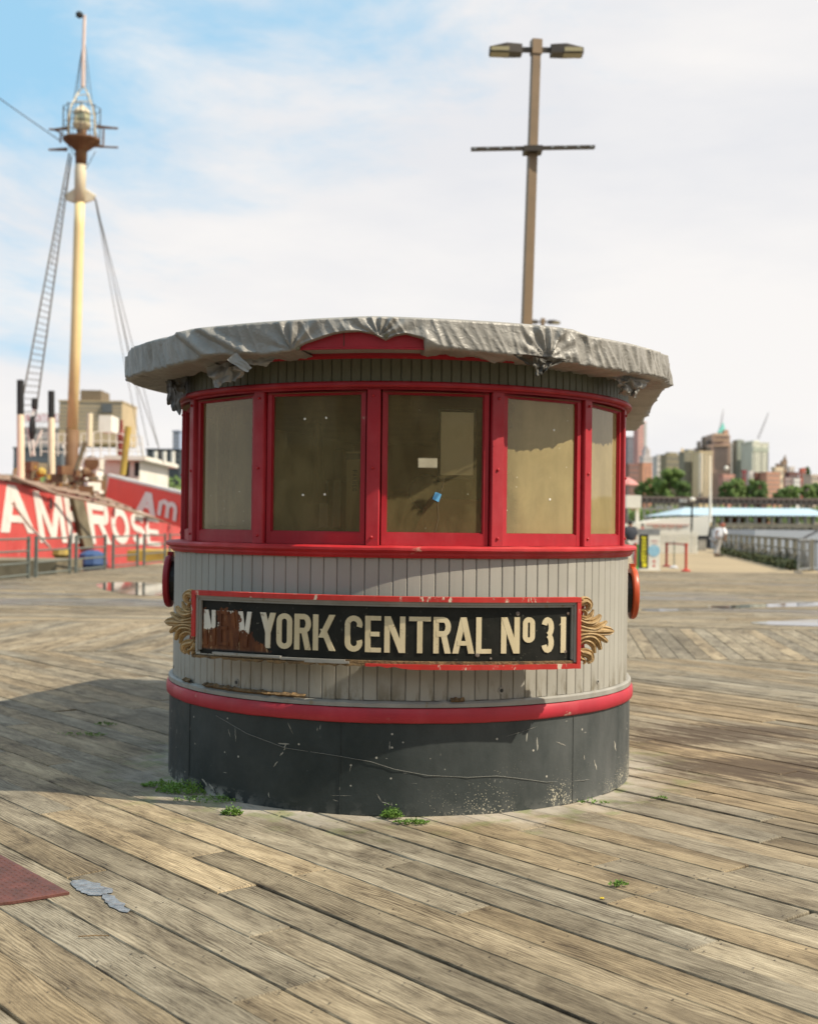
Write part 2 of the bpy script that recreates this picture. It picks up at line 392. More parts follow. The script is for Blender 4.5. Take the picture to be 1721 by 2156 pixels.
def paint(name, col, wear=(.42, .36, .27), amt=.3, rough=.5, scale=8, seed=0, stretch=(1, 1, 1), thr=.66, bump=.12):
    m = NT(name); v = m.map(m.obj(), stretch, (seed, seed * 1.7, 0))
    c = m.mix(m.rng(m.noise(v, 2.2, 4, .6), .35, .65), col, tuple(x * .80 for x in col))
    ch = m.noise(v, scale, 8, .72); f = m.rng(ch, thr, thr + .03, 0, amt)
    c = m.mix(f, c, wear)
    fade = m.noise(m.map(v, (1, 1, .5), (7, 2, 1)), 3.4, 6, .68); c = m.mix(m.rng(fade, .50, .72, 0, .34), c, tuple(min(.8, x * 1.15 + .07) for x in col))
    chp = m.noise(v, 46, 5, .75); c = m.mix(m.rng(chp, .655, .68, 0, amt), c, tuple(x * .3 + .03 for x in col))
    dirt = m.noise(m.map(v, (1, 1, .35)), 5, 5, .65); c = m.mix(m.rng(dirt, .5, .8, 0, .35), c, tuple(x * .45 for x in col))
    m.set(Base_Color=c, Roughness=m.rng(m.noise(v, 6, 3), .3, .7, rough - .08, rough + .16))
    m.bump(m.math('MULTIPLY_ADD', f, -.6, m.math('MULTIPLY', m.noise(v, scale * 3, 5, .65), .5)), bump + .1, .004); return m.m
M['red'] = paint('weathered red paint', (.38, .007, .017), amt=.8, thr=.672)
M['redsill'] = paint('chalky red paint', (.47, .016, .022), (.50, .30, .22), .8, .5, 6, 3, thr=.635)
M['redband'] = paint('faded crimson paint', (.44, .020, .038), (.50, .40, .30), .85, .5, 5, 5, thr=.655)
M['redframe'] = paint('flaking red sign paint', (.50, .025, .018), (.62, .55, .42), .9, .5, 9, 2, (2, 2, .6), thr=.59)
def grey_wall():
    m = NT('grey painted boards'); v = m.obj(); p = m.pos()
    k = m.rng(m.rand(), 0, 1, .93, 1.05)
    c = m.mix(m.rng(m.noise(p, 1.7, 5, .6), .35, .65), (.352, .338, .296), (.312, .298, .258))
    c = m.mix(m.rng(m.noise(m.map(p, (9, 9, 1.2)), 1.0, 5, .65), .55, .8, 0, .35), c, (.17, .155, .125))
    c = m.mix(m.rng(m.noise(m.map(p, (1, 1, 1), (0, 3, 1)), 3.0, 3, .5), .62, .75, 0, .25), c, (.42, .40, .40))
    z = m.sep(p)[2]; low = m.rng(z, .56, .70, 1, 0)
    c = m.mix(m.math('MULTIPLY', low, m.rng(m.noise(m.map(p, (14, 14, 4)), 1.0, 5, .7), .50, .62, 0, .8)), c, (.12, .095, .05))
    vs = m.n('ShaderNodeVectorMath', operation='SCALE'); m.l(c, vs.inputs[0]); m.l(k, vs.inputs['Scale'])
    m.set(Base_Color=vs.outputs[0], Roughness=.55); m.bump(m.noise(m.map(p, (25, 25, 6)), 1.0, 4, .6), .15, .004); return m.m
M['grey'] = grey_wall()
M['olive'] = paint('olive crackled paint', (.115, .112, .062), (.24, .22, .14), .3, .5, 30, 1, thr=.62, bump=.5)
def base_mat():
    m = NT('scuffed black base paint'); p = m.pos(); x, y, z = m.sep(p)[0], m.sep(p)[1], m.sep(p)[2]
    c = m.mix(m.rng(m.noise(m.map(p, (1, 1, .8)), 2.2, 6, .65), .32, .68), (.012, .019, .019), (.038, .047, .047))
    rt = m.rng(x, -.3, 1.3)          # dustier towards the right
    c = m.mix(m.math('MULTIPLY', rt, m.rng(m.noise(m.map(p, (3, 3, 1)), 1.3, 6, .7), .30, .75, .12, .8)), c, (.135, .138, .135))
    # splashed dirt specks, dense low on the right
    pf = m.map(p, (1, 1, 1)); dn = m.math('MULTIPLY', m.rng(z, .36, .0), m.rng(x, -.1, .6))
    dn = m.math('MULTIPLY', dn, m.rng(m.noise(p, 2.5, 3), .35, .6))
    for sc, th in ((34, .34), (58, .36), (90, .42)):
        sp = m.vor(p, sc); rr = m.math('MULTIPLY', dn, th); f = m.rng(m.math('SUBTRACT', rr, sp), 0, .05); c = m.mix(m.math('MULTIPLY', f, .85), c, (.42, .39, .30))
    sp = m.vor(p, 15); on = m.rng(m.sep(m.vor(p, 15, 'Color'))[0], .72, .74); c = m.mix(m.math('MULTIPLY', m.rng(sp, .10, .06), on), c, (.40, .38, .33))
    # scratches and scraped patches
    for sc, rot, st in (((5, 5, 44), .9, .735), ((34, 34, 7.0), .35, .735), ((7, 7, 30), -.6, .73)):
        n = m.noise(m.map(p, sc, (sc[0], 1, 2), (0, rot, 0)), 1.2, 3, .5); c = m.mix(m.rng(n, st, st + .02, 0, .75), c, (.34, .33, .29))
    c = m.mix(m.math('MULTIPLY', m.math('MULTIPLY', m.rng(z, .07, .0), m.rng(x, -.75, -.95, .12, 1)), m.rng(m.noise(p, 14, 5, .7), .48, .54, 0, .9)), c, (.38, .37, .33))
    m.set(Base_Color=c, Roughness=m.rng(m.noise(p, 7, 5, .6), .3, .7, .48, .70)); m.p.inputs['Specular IOR Level'].default_value = .32; m.bump(m.math('MULTIPLY_ADD', m.noise(p, 3, 2), 2.0, m.noise(p, 11, 6, .65)), .30, .008); return m.m
M['base'] = base_mat()
def tarp_mat():
    m = NT('silver tarpaulin'); v = m.obj()
    c = m.mix(m.rng(m.noise(v, 3, 5, .6), .35, .65), (.315, .300, .272), (.245, .232, .208))
    c = m.mix(m.rng(m.noise(m.map(v, (5, 5, 2)), 2, 6, .7), .55, .75, 0, .5), c, (.16, .145, .115))
    m.set(Base_Color=c, Roughness=.47, Metallic=.04)
    w = m.noise(v, 260, 2, .5); nv = m.n('ShaderNodeVectorMath', operation='ADD'); m.l(v, nv.inputs[0]); m.l(m.noise(v, 7, 3, .6, 0, 'Color'), nv.inputs[1])
    ed = m.vor(m.map(nv.outputs[0], (1, 1, .55)), 7.5, 'Distance', 'DISTANCE_TO_EDGE'); ed2 = m.vor(m.map(nv.outputs[0], (1, 1, .4), (3, 1, 2)), 17, 'Distance', 'DISTANCE_TO_EDGE')
    h = m.math('MULTIPLY_ADD', w, .06, m.math('MULTIPLY', m.noise(m.map(v, (1, 1, .5)), 14, 4, .55, 1.2), .55)); h = m.math('ADD', h, m.math('MULTIPLY', m.rng(ed, 0, .45, 0, 1, True), .55)); h = m.math('ADD', h, m.math('MULTIPLY', m.rng(ed2, 0, .5, 0, 1, True), .10))
    m.bump(h, .26, .012); return m.m
M['tarp'] = tarp_mat()
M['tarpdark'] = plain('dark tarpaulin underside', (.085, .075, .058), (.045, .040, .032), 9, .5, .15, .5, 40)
def pane_mat():
    m = NT('dusty yellowed window pane'); v = m.obj(); p = m.pos()
    dust = m.math('MULTIPLY_ADD', m.noise(m.map(p, (1, 1, .5)), 2.6, 6, .62), .55, m.math('MULTIPLY', m.noise(m.map(p, (9, 9, 1.6)), 1.2, 4, .6), .20))
    f = m.math('MULTIPLY', m.rng(m.math('MULTIPLY_ADD', m.noise(m.map(p, (5, 5, 3.0), (1, 3, 2)), 1.0, 6, .68, 1.2), .40, m.math('ADD', dust, -.20)), .30, .66, .24, .62), m.rng(m.math('ABSOLUTE', m.math('ADD', m.sep(p)[0], .05)), .42, .60, .92, 1)); side = m.rng(m.sep(p)[0], .45, .62, 0, .42); f = m.math('ADD', f, side, clamp=True)
    left = m.rng(m.sep(p)[0], -.72, -.9, 0, .12); f = m.math('ADD', f, left, clamp=True)
    sp = m.vor(p, 30); on = m.rng(m.sep(m.vor(p, 30, 'Color'))[1], .88, .90); spots = m.math('MULTIPLY', m.rng(sp, .12, .06), on)
    c = m.mix(m.noise(p, 4, 4), (.30, .235, .10), (.44, .36, .18)); c = m.mix(spots, c, (.7, .66, .5))
    f = m.math('MAXIMUM', f, m.math('MULTIPLY', spots, .8))
    m.t.nodes.remove(m.p)
    df = m.n('ShaderNodeBsdfDiffuse'); m.l(c, df.inputs['Color'])
    tr = m.n('ShaderNodeBsdfTransparent'); tr.inputs['Color'].default_value = (.90, .84, .68, 1)
    gl = m.n('ShaderNodeBsdfGlossy'); gl.inputs['Roughness'].default_value = .035; gl.inputs['Color'].default_value = (.9, .84, .74, 1)
    bp = m.n('ShaderNodeBump'); bp.inputs['Strength'].default_value = .06; bp.inputs['Distance'].default_value = .02; m.l(m.noise(m.map(p, (1, 1, .25)), 3, 2), bp.inputs['Height']); m.l(bp.outputs[0], gl.inputs['Normal'])
    fr = m.n('ShaderNodeFresnel'); fr.inputs['IOR'].default_value = 1.52
    a = m.n('ShaderNodeMixShader'); m.l(f, a.inputs[0]); m.l(tr.outputs[0], a.inputs[1]); m.l(df.outputs[0], a.inputs[2])
    b = m.n('ShaderNodeMixShader'); m.l(fr.outputs[0], b.inputs[0]); m.l(a.outputs[0], b.inputs[1]); m.l(gl.outputs[0], b.inputs[2])
    m.l(b.outputs[0], m.o.inputs[0]); return m.m
M['pane'] = pane_mat()
def peel_mask(m, lo=0.0):
    """chipped region at the left end of the name board (object space = world)"""
    p = m.pos(); x, z = m.sep(p)[0], m.sep(p)[2]
    n = m.math('MULTIPLY_ADD', m.noise(p, 24, 7, .75), .12, -.06)
    zz = m.math('ADD', z, n); xx = m.math('ADD', x, n)
    # block of lost letters plus a ragged wedge below it
    a = m.math('MULTIPLY', m.rng(xx, -.976, -.972), m.rng(xx, -.848, -.852)); a = m.math('MULTIPLY', a, m.rng(zz, 1.006, 1.002))
    wed = m.math('MINIMUM', m.math('MULTIPLY_ADD', xx, -.75, .285), .905); b = m.rng(m.math('SUBTRACT', wed, zz), 0, .004)
    s = m.math('MULTIPLY', m.rng(xx, -1.075, -1.07), m.rng(xx, -1.05, -1.055)); s = m.math('MULTIPLY', s, m.rng(zz, 1.01, 1.0))
    f = m.math('MAXIMUM', a, b); f = m.math('MAXIMUM', f, m.math('MULTIPLY', s, .8))
    return m.math('MULTIPLY', f, m.rng(m.sep(p)[2], .795, .805)), p
def sign_mat(black=True):
    m = NT('black sign paint' if black else 'cream letter paint'); f, p = peel_mask(m)
    if black:
        c = m.mix(m.rng(m.noise(p, 7, 5, .6), .4, .7), (.008, .009, .007), (.018, .018, .015))
        c = m.mix(m.rng(m.noise(p, 26, 6, .75), .63, .68, 0, .55), c, (.20, .19, .15))
    else:
        c = m.mix(m.rng(m.noise(m.map(p, (6, 6, 1.5)), 3, 4, .6), .4, .7), (.62, .53, .35), (.54, .45, .28))
        c = m.mix(m.rng(m.sep(p)[0], -.66, -.76), c, (.66, .63, .55))
        c = m.mix(m.rng(m.noise(p, 30, 6, .72), .62, .66, 0, .7), c, (.17, .12, .07))
    br = m.mix(m.rng(m.noise(m.map(p, (14, 14, 2.5)), 2, 6, .7), .42, .60), (.085, .028, .012), (.175, .062, .022))
    br = m.mix(m.rng(m.noise(m.map(p, (20, 20, 4)), 2, 5, .7), .60, .66, 0, .8), br, (.48, .36, .20))
    c = m.mix(f, c, br); m.set(Base_Color=c, Roughness=.5); m.p.inputs['Specular IOR Level'].default_value = .25
    h = m.math('MULTIPLY_ADD', f, -1.0, m.math('MULTIPLY', m.noise(m.map(p, (3, 3, 1)), 22, 5, .7), .5)); m.bump(h, .45, .004); return m.m
M['sign'] = sign_mat(True); M['cream'] = sign_mat(False)
M['gild'] = plain('worn gilt carving', (.50, .35, .17), (.32, .205, .09), 30, .5, .05, .4, 90)
M['mould'] = paint('grey moulding paint', (.30, .29, .26), (.22, .17, .10), .8, .5, 12, 4, (2, 2, .7), thr=.60)
M['rotwood'] = plain('rotten bare wood', (.24, .15, .065), (.07, .045, .022), 28, .85, 0, .9, 70)
M['steel'] = plain('galvanised steel', (.34, .35, .35), (.25, .26, .26), 6, .45, .6)
M['dark'] = plain('dark interior paint', (.055, .043, .022), (.038, .030, .016), 4, .7)
M['wallin'] = plain('brown interior panelling', (.24, .165, .075), (.16, .105, .045), 3, .7)
M['brownred'] = plain('red-brown table top', (.42, .085, .035), (.30, .07, .03), 4, .5)
M['paper'] = plain('yellowed paper', (.84, .80, .68), (.76, .71, .58), 3, .8)
M['paperbag'] = plain('brown cardboard', (.32, .25, .14), (.26, .20, .11), 4, .8)
M['black'] = plain('black rubber', (.012, .012, .012), None, 5, .5)
M['tape'] = plain('blue masking tape', (.13, .42, .70), (.11, .38, .66), 20, .6)
M['white'] = plain('white gloss', (.78, .76, .68), (.70, .68, .60), 10, .4)
M['greenink'] = plain('faded green print', (.05, .10, .04), None, 10, .8)
M['orangewood'] = plain('varnished orange wood', (.32, .13, .025), (.22, .08, .015), 8, .45)
M['orangered'] = plain('orange red enamel', (.47, .075, .020), (.40, .05, .014), 6, .38)
M['rust'] = plain('rusty red steel plate', (.14, .046, .034), (.075, .030, .022), 12, .6, .1, .4, 60)
M['leaf'] = plain('fresh weed leaves', (.10, .21, .025), (.16, .28, .04), 14, .6, objrand=.3)
M['moss'] = plain('yellow green moss', (.17, .22, .03), (.09, .12, .02), 40, .9, 0, .8, 90)
def puddle_mat(name, col=(.03, .03, .03), rough=.04):
    m = NT(name); m.set(Base_Color=col, Roughness=rough); m.p.inputs['Specular IOR Level'].default_value = .6
    m.bump(m.noise(m.obj(), 3.0, 3), .05, .01); return m.m
M['puddle'] = puddle_mat('rain puddle')
M['tar'] = plain('blue grey sealant', (.20, .225, .25), (.055, .06, .065), 24, .12, 0, .5, 30)

# ------------------------------------------------------------------ the water and the boardwalk
def water_mat():
    m = NT('river water'); p = m.pos()
    m.set(Base_Color=(.040, .052, .042), Roughness=.12); m.p.inputs['Specular IOR Level'].default_value = .6
    m.bump(m.noise(m.map(p, (1, .35, 1)), .9, 5, .65), .75, .25); return m.m
b = MB(); b.quad((-2500, -600, -2.7), (2500, -600, -2.7), (2500, 4000, -2.7), (-2500, 4000, -2.7))
tag(b.build('river_water', water_mat()), kind='structure')

LEFT_EDGE = lambda y: -9.75 + .0708 * (y - 30.4)        # left edge of the boardwalk
RIGHT_EDGE = lambda y: 14.35 + .156 * (y - 44)          # right edge
b = MB()
b.prism([(LEFT_EDGE(-5), -5), (RIGHT_EDGE(-5), -5), (RIGHT_EDGE(42.0), 42.0), (LEFT_EDGE(42), 42.0)], -.45, -.062)
walk = b.build('boardwalk', M['under']); tag(walk, kind='structure')

def ang_rows(a):        # unit vector along the boards, and across
    u = Vector((cos(a), sin(a))); n = Vector((-u.y, u.x)); return u, n
class Planks:
    def __init__(s, name): s.b = MB(); s.uv = []; s.r = []; s.t = []
    def add(s, poly, u, n, z=0.0, rnd=None, tone=None, org=(0, 0), tilt=0.0):
        f0 = len(s.b.f); v0 = len(s.b.v)
        if len(poly) < 3: return
        s.b.prism(poly, z - .05, z, .0028, .005)
        rnd = random.random() if rnd is None else rnd
        tone = random.uniform(.78, 1.18) if tone is None else tone
        ou, on = random.uniform(0, 60), random.uniform(0, 60)
        for k in range(v0, len(s.b.v)):
            x, y, zz = s.b.v[k]; U = u.x * x + u.y * y; V = n.x * x + n.y * y
            s.b.v[k] = (x, y, zz + tilt * (V - org[1]) + .0035 * noise.noise(Vector((x * .8, y * .8, 3))))
            s.uv.append((U - org[0] + ou, V - org[1] + on))
        for k in range(f0, len(s.b.f)): s.r.append(rnd); s.t.append(tone)
    def build(s, name, parent):
        o = s.b.build(name, M['deck'], parent); me = o.data
        if len(me.polygons) != len(s.r): print('plank face mismatch', name)
        ul = me.uv_layers.new(name='UVMap')
        for l in me.loops: ul.data[l.index].uv = s.uv[l.vertex_index]
        for nm, arr in (('rnd', s.r), ('tone', s.t)):
            a = me.attributes.new(nm, 'FLOAT', 'FACE')
            for i, v in enumerate(arr[:len(me.polygons)]): a.data[i].value = v
        return o
A0 = radians(-50); UA, NA = ang_rows(A0)               # near field: boards run back-left to front-right
PW = .1845
def un(p): return UA.x * p[0] + UA.y * p[1], NA.x * p[0] + NA.y * p[1]
N0 = un(G(27, 1585))[1]
def row_of(nv): return math.floor((nv - N0) / PW)
# joints read off the photograph: (x, y) of the middle of each butt joint
joint_px = []
for (ax, ay) in ((862, 436), (1002, 578), (1280, 515), (243, 540), (122, 278), (1165, 750), (960, 1058), (1145, 1010)):
    joint_px.append(((40 + ax * .7322) * .6846, (2300 + ay * .7322) * .6846))
for (ax, ay) in ((947, 605), (1065, 577), (1247, 523), (1360, 495), (1272, 788), (860, 463), (1665, 672), (565, 325), (1227, 198), (1640, 452 + 220)):
    joint_px.append(((1200 + ax * .7635) * .6846, (2300 + ay * .7635) * .6846))
joints = {}
for q in joint_px:
    U, V = un(G(*q)); joints.setdefault(row_of(V), []).append(U)
def fr(px, py):
    U, V = un(G(px, py)); return row_of(V), U
def crop1(ax, ay): return ((40 + ax * .7322) * .6846, (2300 + ay * .7322) * .6846)
def crop2(ax, ay): return ((1200 + ax * .7635) * .6846, (2300 + ay * .7635) * .6846)
tones = []        # (row, U, tone, warmth) of boards that stand out
for (q, t, w) in ((crop1(600, 330), 1.34, .80), (crop1(700, 480), 1.32, .86), (crop1(1000, 400), 1.30, .82), (crop1(930, 470), .78, .55),
                  (crop1(1150, 640), .84, .5), (crop2(700, 560), .95, .4), (crop2(1250, 640), 1.18, .35), (crop2(1400, 560), 1.12, .40), (crop2(1600, 700), 1.15, .5),
                  (crop2(1450, 830), 1.16, .5), (crop2(400, 820), 1.0, .7), (crop1(700, 850), 1.02, .30), (crop1(300, 200), 1.15, .7), (crop2(300, 900), .80, .35), (crop2(900, 720), .82, .3)):
    r, U = fr(*q); tones.append((r, U, t, w))
near = []
WIDE = []
for q in (crop1(200, 75), crop1(500, 180), crop1(800, 300), crop1(1100, 400), crop1(930, 505), crop1(1520, 415), crop1(450, 715), crop1(700, 850), crop2(760, 570), crop2(1000, 190), crop2(950, 555), crop2(1560, 610), (1340, 1510), (1560, 1545), crop2(350, 600)):
    U, V = un(G(*q)); WIDE.append((row_of(V + PW * .5), U))
YZ1 = 13.95
rmin = row_of(un((-2.6, 2.2))[1]); rmax = row_of(un((6.2, 14.2))[1])
for r in range(rmin, rmax + 1):
    v0 = N0 + r * PW
    js = sorted(joints.get(r, []))
    # extent of this row inside the built area
    us = [U for U in [(-14 + k * .25) for k in range(100)] if 1.9 < (UA * U + NA * (v0 + .09)).y < 14.3 and abs((UA * U + NA * (v0 + .09)).x) < .36 * (UA * U + NA * (v0 + .09)).y + 1.6]
    if not us: continue
    ua, ub = min(us), max(us); cuts = [ua]
    rr = random.Random(r * 31 + 5)
    if js:
        x = js[0]
        while x - ua > 4.2: x -= rr.uniform(2.4, 3.7); cuts.append(x)
        cuts += js; x = js[-1]
        while ub - x > 4.4: x += rr.uniform(2.6, 3.8); cuts.append(x)
    else:
        x = ua + rr.uniform(.8, 3.4)
        while x < ub - .6: cuts.append(x); x += rr.uniform(2.4, 3.9)
    cuts.append(ub); cuts = sorted(set(cuts))
    for a, c in zip(cuts[:-1], cuts[1:]):
        if c - a < .12: continue
        wide = any(wr == r and a <= wu <= c for wr, wu in WIDE)
        gap = rr.uniform(.0018, .0045) if rr.random() < .82 else rr.uniform(.008, .015); e = rr.uniform(.001, .004)
        w0 = v0 + gap * .5 + rr.uniform(-.001, .002) + (.009 if wide else 0); w1 = v0 + PW - gap * .5
        sl = rr.uniform(-.0015, .0015)
        quad = [UA * (a + e) + NA * (w0 + sl), UA * (c - e) + NA * (w0 - sl), UA * (c - e) + NA * (w1 - sl), UA * (a + e) + NA * (w1 + sl)]
        quad = [(q.x, q.y) for q in quad]; quad = clip(quad, 0, 1, YZ1)
        if len(quad) < 3: continue
        cx_ = sum(q[0] for q in quad) / len(quad); cy_ = sum(q[1] for q in quad) / len(quad)
        tn, wm = rr.uniform(.80, 1.12), rr.random()
        for (tr_, tu, tt, tw) in tones:
            if tr_ == r and a <= tu <= c: tn, wm = tt, tw
        near.append((cy_, quad, a, v0, tn, wm, rr.uniform(-.004, .0), rr.uniform(-.02, .02)))
near.sort(key=lambda q: q[0])
rest = Planks('x')
for i, (cy_, quad, a, v0, tn, wm, z, tl) in enumerate(near):
    if i < 295:
        pk = Planks('p'); pk.add(quad, UA, NA, z, wm, tn, (a, v0), tl); pk.build('plank', walk)
    else: rest.add(quad, UA, NA, z, wm, tn, (a, v0), tl)
print('near planks', len(near))
# border band: boards run away from the eye
A1 = radians(83); U1, N1_ = ang_rows(A1)
k = -60
while k < 60:
    v0 = k * PW; k += 1
    q = [U1 * a + N1_ * w for a, w in ((8, v0 + .003), (24, v0 + .003), (24, v0 + PW - .003), (8, v0 + PW - .003))]
    q = [(p.x, p.y) for p in q]; q = clip(q, 0, -1, -14.0); q = clip(q, 0, 1, 18.1)
    q = clip(q, 1, -.36, 1.6); q = clip(q, -1, -.36, 1.6)
    if len(q) >= 3: rest.add(q, U1, N1_, random.uniform(-.004, 0), None, random.choice((random.uniform(.72, .95), random.uniform(1.0, 1.22))), (0, v0), random.uniform(-.02, .02))
# far field: boards nearly square to the eye, some slightly askew
A2 = radians(-4); U2, N2 = ang_rows(A2); v = 16.8; r = 0
while v < 44:
    x = -16 + random.uniform(-3, 0); y0 = v
    while x < 18:
        L = random.uniform(2.6, 4.2)
        q = [U2 * a + N2 * w for a, w in ((x + .003, y0 + .003), (x + L - .003, y0 + .003), (x + L - .003, y0 + PW - .003), (x + .003, y0 + PW - .003))]
        q = [(p.x, p.y) for p in q]; q = clip(q, 0, -1, -18.15); q = clip(q, 0, 1, 42.0)
        q = clip(q, -1, .0708, -(LEFT_EDGE(0)) ); q = clip(q, 1, -.156, RIGHT_EDGE(0))
        if len(q) >= 3: rest.add(q, U2, N2, random.uniform(-.006, 0), None, random.choice((random.uniform(.74, 1.0), random.uniform(.9, 1.2))), (x, y0), random.uniform(-.03, .03))
        x += L
    v += PW
tag(rest.build('plank_field', walk), kind='stuff')
def fardeck():
    m = NT('distant boardwalk'); p = m.pos()
    c = m.mix(m.rng(m.noise(m.map(p, (.35, 5.2, 1)), 1.0, 5, .7), .3, .7), (.22, .165, .095), (.44, .345, .21))
    c = m.mix(m.rng(m.noise(m.map(p, (.10, .30, 1)), 1.0, 4, .6), .52, .68, 0, .6), c, (.10, .085, .065)); m.set(Base_Color=c, Roughness=.85); return m.m  # broad dark streaks painted in as shadows on the boards
b = MB(); b.prism([(LEFT_EDGE(42), 42.004), (RIGHT_EDGE(42), 42.004), (RIGHT_EDGE(118), 118), (LEFT_EDGE(118), 118)], -.5, -.004)
tag(b.build('far_boardwalk', fardeck()), kind='structure')
# ------------------------------------------------------------------ the kiosk: a tug's pilothouse
KX, KY = -.042, 7.63
KBL, KBR = (-.50, 2.95), (1.60, 2.95)
KREF = 1.37; KX0 = KX
def outline(r, nf=108, ns=10):
    """closed plan line (counter-clockwise): left side, round front, right side, back"""
    pts = []; KX = KX0 - (.035 if r > 1.5 else 0)
    for i in range(nf + 1):
        a = radians(-106 + 192 * i / nf); pts.append((KX + r * sin(a), KY - r * cos(a)))
    d = r - KREF; br = (KX + KBR[0] + d + (.19 if r > 1.5 else 0), KY + KBR[1] + d); bl = (KX + KBL[0] - d, KY + KBL[1] + d)
    p = pts[-1]
    for i in range(1, ns + 1): t = i / ns; pts.append((p[0] + (br[0] - p[0]) * t, p[1] + (br[1] - p[1]) * t))
    for i in range(1, ns + 1): t = i / ns; pts.append((br[0] + (bl[0] - br[0]) * t, br[1] + (bl[1] - br[1]) * t))
    q = pts[0]
    for i in range(1, ns): t = i / ns; pts.append((bl[0] + (q[0] - bl[0]) * t, bl[1] + (q[1] - bl[1]) * t))
    return pts
def sweep(prof, closed=True, nf=108, fz=None):
    b = MB(); rings = []
    for j, (r, z) in enumerate(prof):
        o = outline(r, nf); rings.append(b.pts([(x, y, z + (fz(i, j) if fz else 0)) for i, (x, y) in enumerate(o)]))
    n = len(outline(1.0, nf)); m_ = len(rings)
    for a in range(m_ if closed else m_ - 1):
        A, B = rings[a], rings[(a + 1) % m_]
        for i in range(n): j = (i + 1) % n; b.f.append((A + i, A + j, B + j, B + i))
    return b
def cap(r, z, up=True, dome=0.0):
    b = MB(); o = outline(r, 60); c = (KX + .25, KY + 1.2); k = b.pts([(x, y, z) for x, y in o]); m_ = b.pts([(c[0], c[1], z + dome)])
    for i in range(len(o)):
        j = (i + 1) % len(o); b.f.append((k + i, k + j, m_) if up else (k + j, k + i, m_))
    return b
kiosk = thing('kiosk', (KX, KY, 0), 'round fronted grey and red wooden pilothouse kiosk with a black base', 'kiosk')
sweep([(1.372, 0), (1.372, .462), (1.34, .462), (1.34, 0)]).build('base', M['base'], kiosk, autos=40)
for a in (-56, 42, -12):       # seams of the base cladding
    A = radians(a); b = MB(); b.box((KX + 1.3735 * sin(A), KY - 1.3735 * cos(A), .228), (.004, .003, .455), Matrix.Rotation(A, 3, 'Z')); b.build('seam', M['base'], kiosk)
def wob(i, j): return .0025 * noise.noise(Vector((i * .35, j * .4, 2)))
sweep([(1.34, .462), (1.380, .461), (1.388, .469), (1.390, .495), (1.388, .520), (1.380, .534), (1.34, .538)], fz=wob).build('red_band', M['redband'], kiosk, autos=50)
def ragged(i, j):
    a = -106 + 192 * i / 108
    if j in (2, 3) and -52 < a < 25: return .010 * noise.noise(Vector((i * .9, 5, 0))) - .004
    return 0
sweep([(1.335, .538), (1.378, .539), (1.378, .562), (1.366, .570), (1.335, .570)], fz=ragged).build('skirting', M['mould'], kiosk, autos=30)
sweep([(1.337, .565), (1.337, 1.29), (1.30, 1.29), (1.30, .565)]).build('wall', M['grey'], kiosk, autos=40)
# tongue and groove boards, each one a piece
def board_mesh(name, r, th, width_deg, z0, z1, mat):
    b = MB(); w = r * radians(width_deg); g = .0016; ch = .0035
    xs = [(-w / 2 + g, -r + th), (-w / 2 + g, -r + ch), (-w / 2 + g + ch, -r + .0003), (0, -r - .0002), (w / 2 - g - ch, -r + .0003), (w / 2 - g, -r + ch), (w / 2 - g, -r + th)]
    b.poly([]) if False else None
    b.prism(xs, z0, z1); me = b.mesh(name, mat); return me
BD = 3.0
bm_ = board_mesh('board', 1.354, .0175, BD, .571, 1.283, M['grey'])
def place_part(name, me, parent, rot, loc=(0, 0, 0)):
    o = bpy.data.objects.new(name, me); COL.objects.link(o); o.parent = parent; o.rotation_euler = (0, 0, rot); o.location = loc; return o
a = -105.0
while a < 86: place_part('board', bm_, kiosk, radians(a), (0, 0, random.uniform(-.0015, .0015))); a += BD
bm2 = board_mesh('frieze_board', 1.347, .014, 2.16, 2.168, 2.282, M['olive'])
a = -105.0
while a < 86: place_part('frieze_board', bm2, kiosk, radians(a)); a += 2.16
sweep([(1.332, 2.13), (1.332, 2.30), (1.30, 2.30), (1.30, 2.13)]).build('frieze', M['olive'], kiosk, autos=40)
sweep([(1.28, 1.345), (1.392, 1.342), (1.404, 1.334), (1.404, 1.322), (1.392, 1.314), (1.381, 1.308), (1.380, 1.298), (1.370, 1.290), (1.366, 1.283), (1.30, 1.283)], fz=wob).build('sill', M['redsill'], kiosk, autos=30)
sweep([(1.30, 2.142), (1.362, 2.140), (1.368, 2.148), (1.366, 2.160), (1.356, 2.168), (1.30, 2.168)]).build('lintel', M['red'], kiosk, autos=30)
sweep([(1.27, 2.129), (1.334, 2.129), (1.334, 2.141), (1.27, 2.141)]).build('head_rail', M['red'], kiosk, autos=30)
sweep([(1.33, 2.282), (1.362, 2.280), (1.372, 2.288), (1.384, 2.292), (1.384, 2.304), (1.33, 2.304)]).build('crown_moulding', M['red'], kiosk, autos=30)
def tape_off(a, w=.05):
    return a
sweep([(1.33, 2.3045), (1.566, 2.3045), (1.566, 2.318), (1.33, 2.318)]).build('soffit', M['mould'], kiosk, autos=30)
sweep([(1.567, 2.296), (1.585, 2.296), (1.585, 2.303), (1.582, 2.306), (1.582, 2.405), (1.567, 2.405)]).build('fascia', M['red'], kiosk, autos=30)
cap(1.580, 2.406, True, .08).build('roof', M['mould'], kiosk)
for a in (-9.0, 12.0):          # joints of the fascia
    A = radians(a); b = MB(); b.box((KX + 1.5824 * sin(A) - .035, KY - 1.5824 * cos(A), 2.37), (.003, .003, .12), Matrix.Rotation(A, 3, 'Z')); b.build('fascia_joint', M['dark'], kiosk)

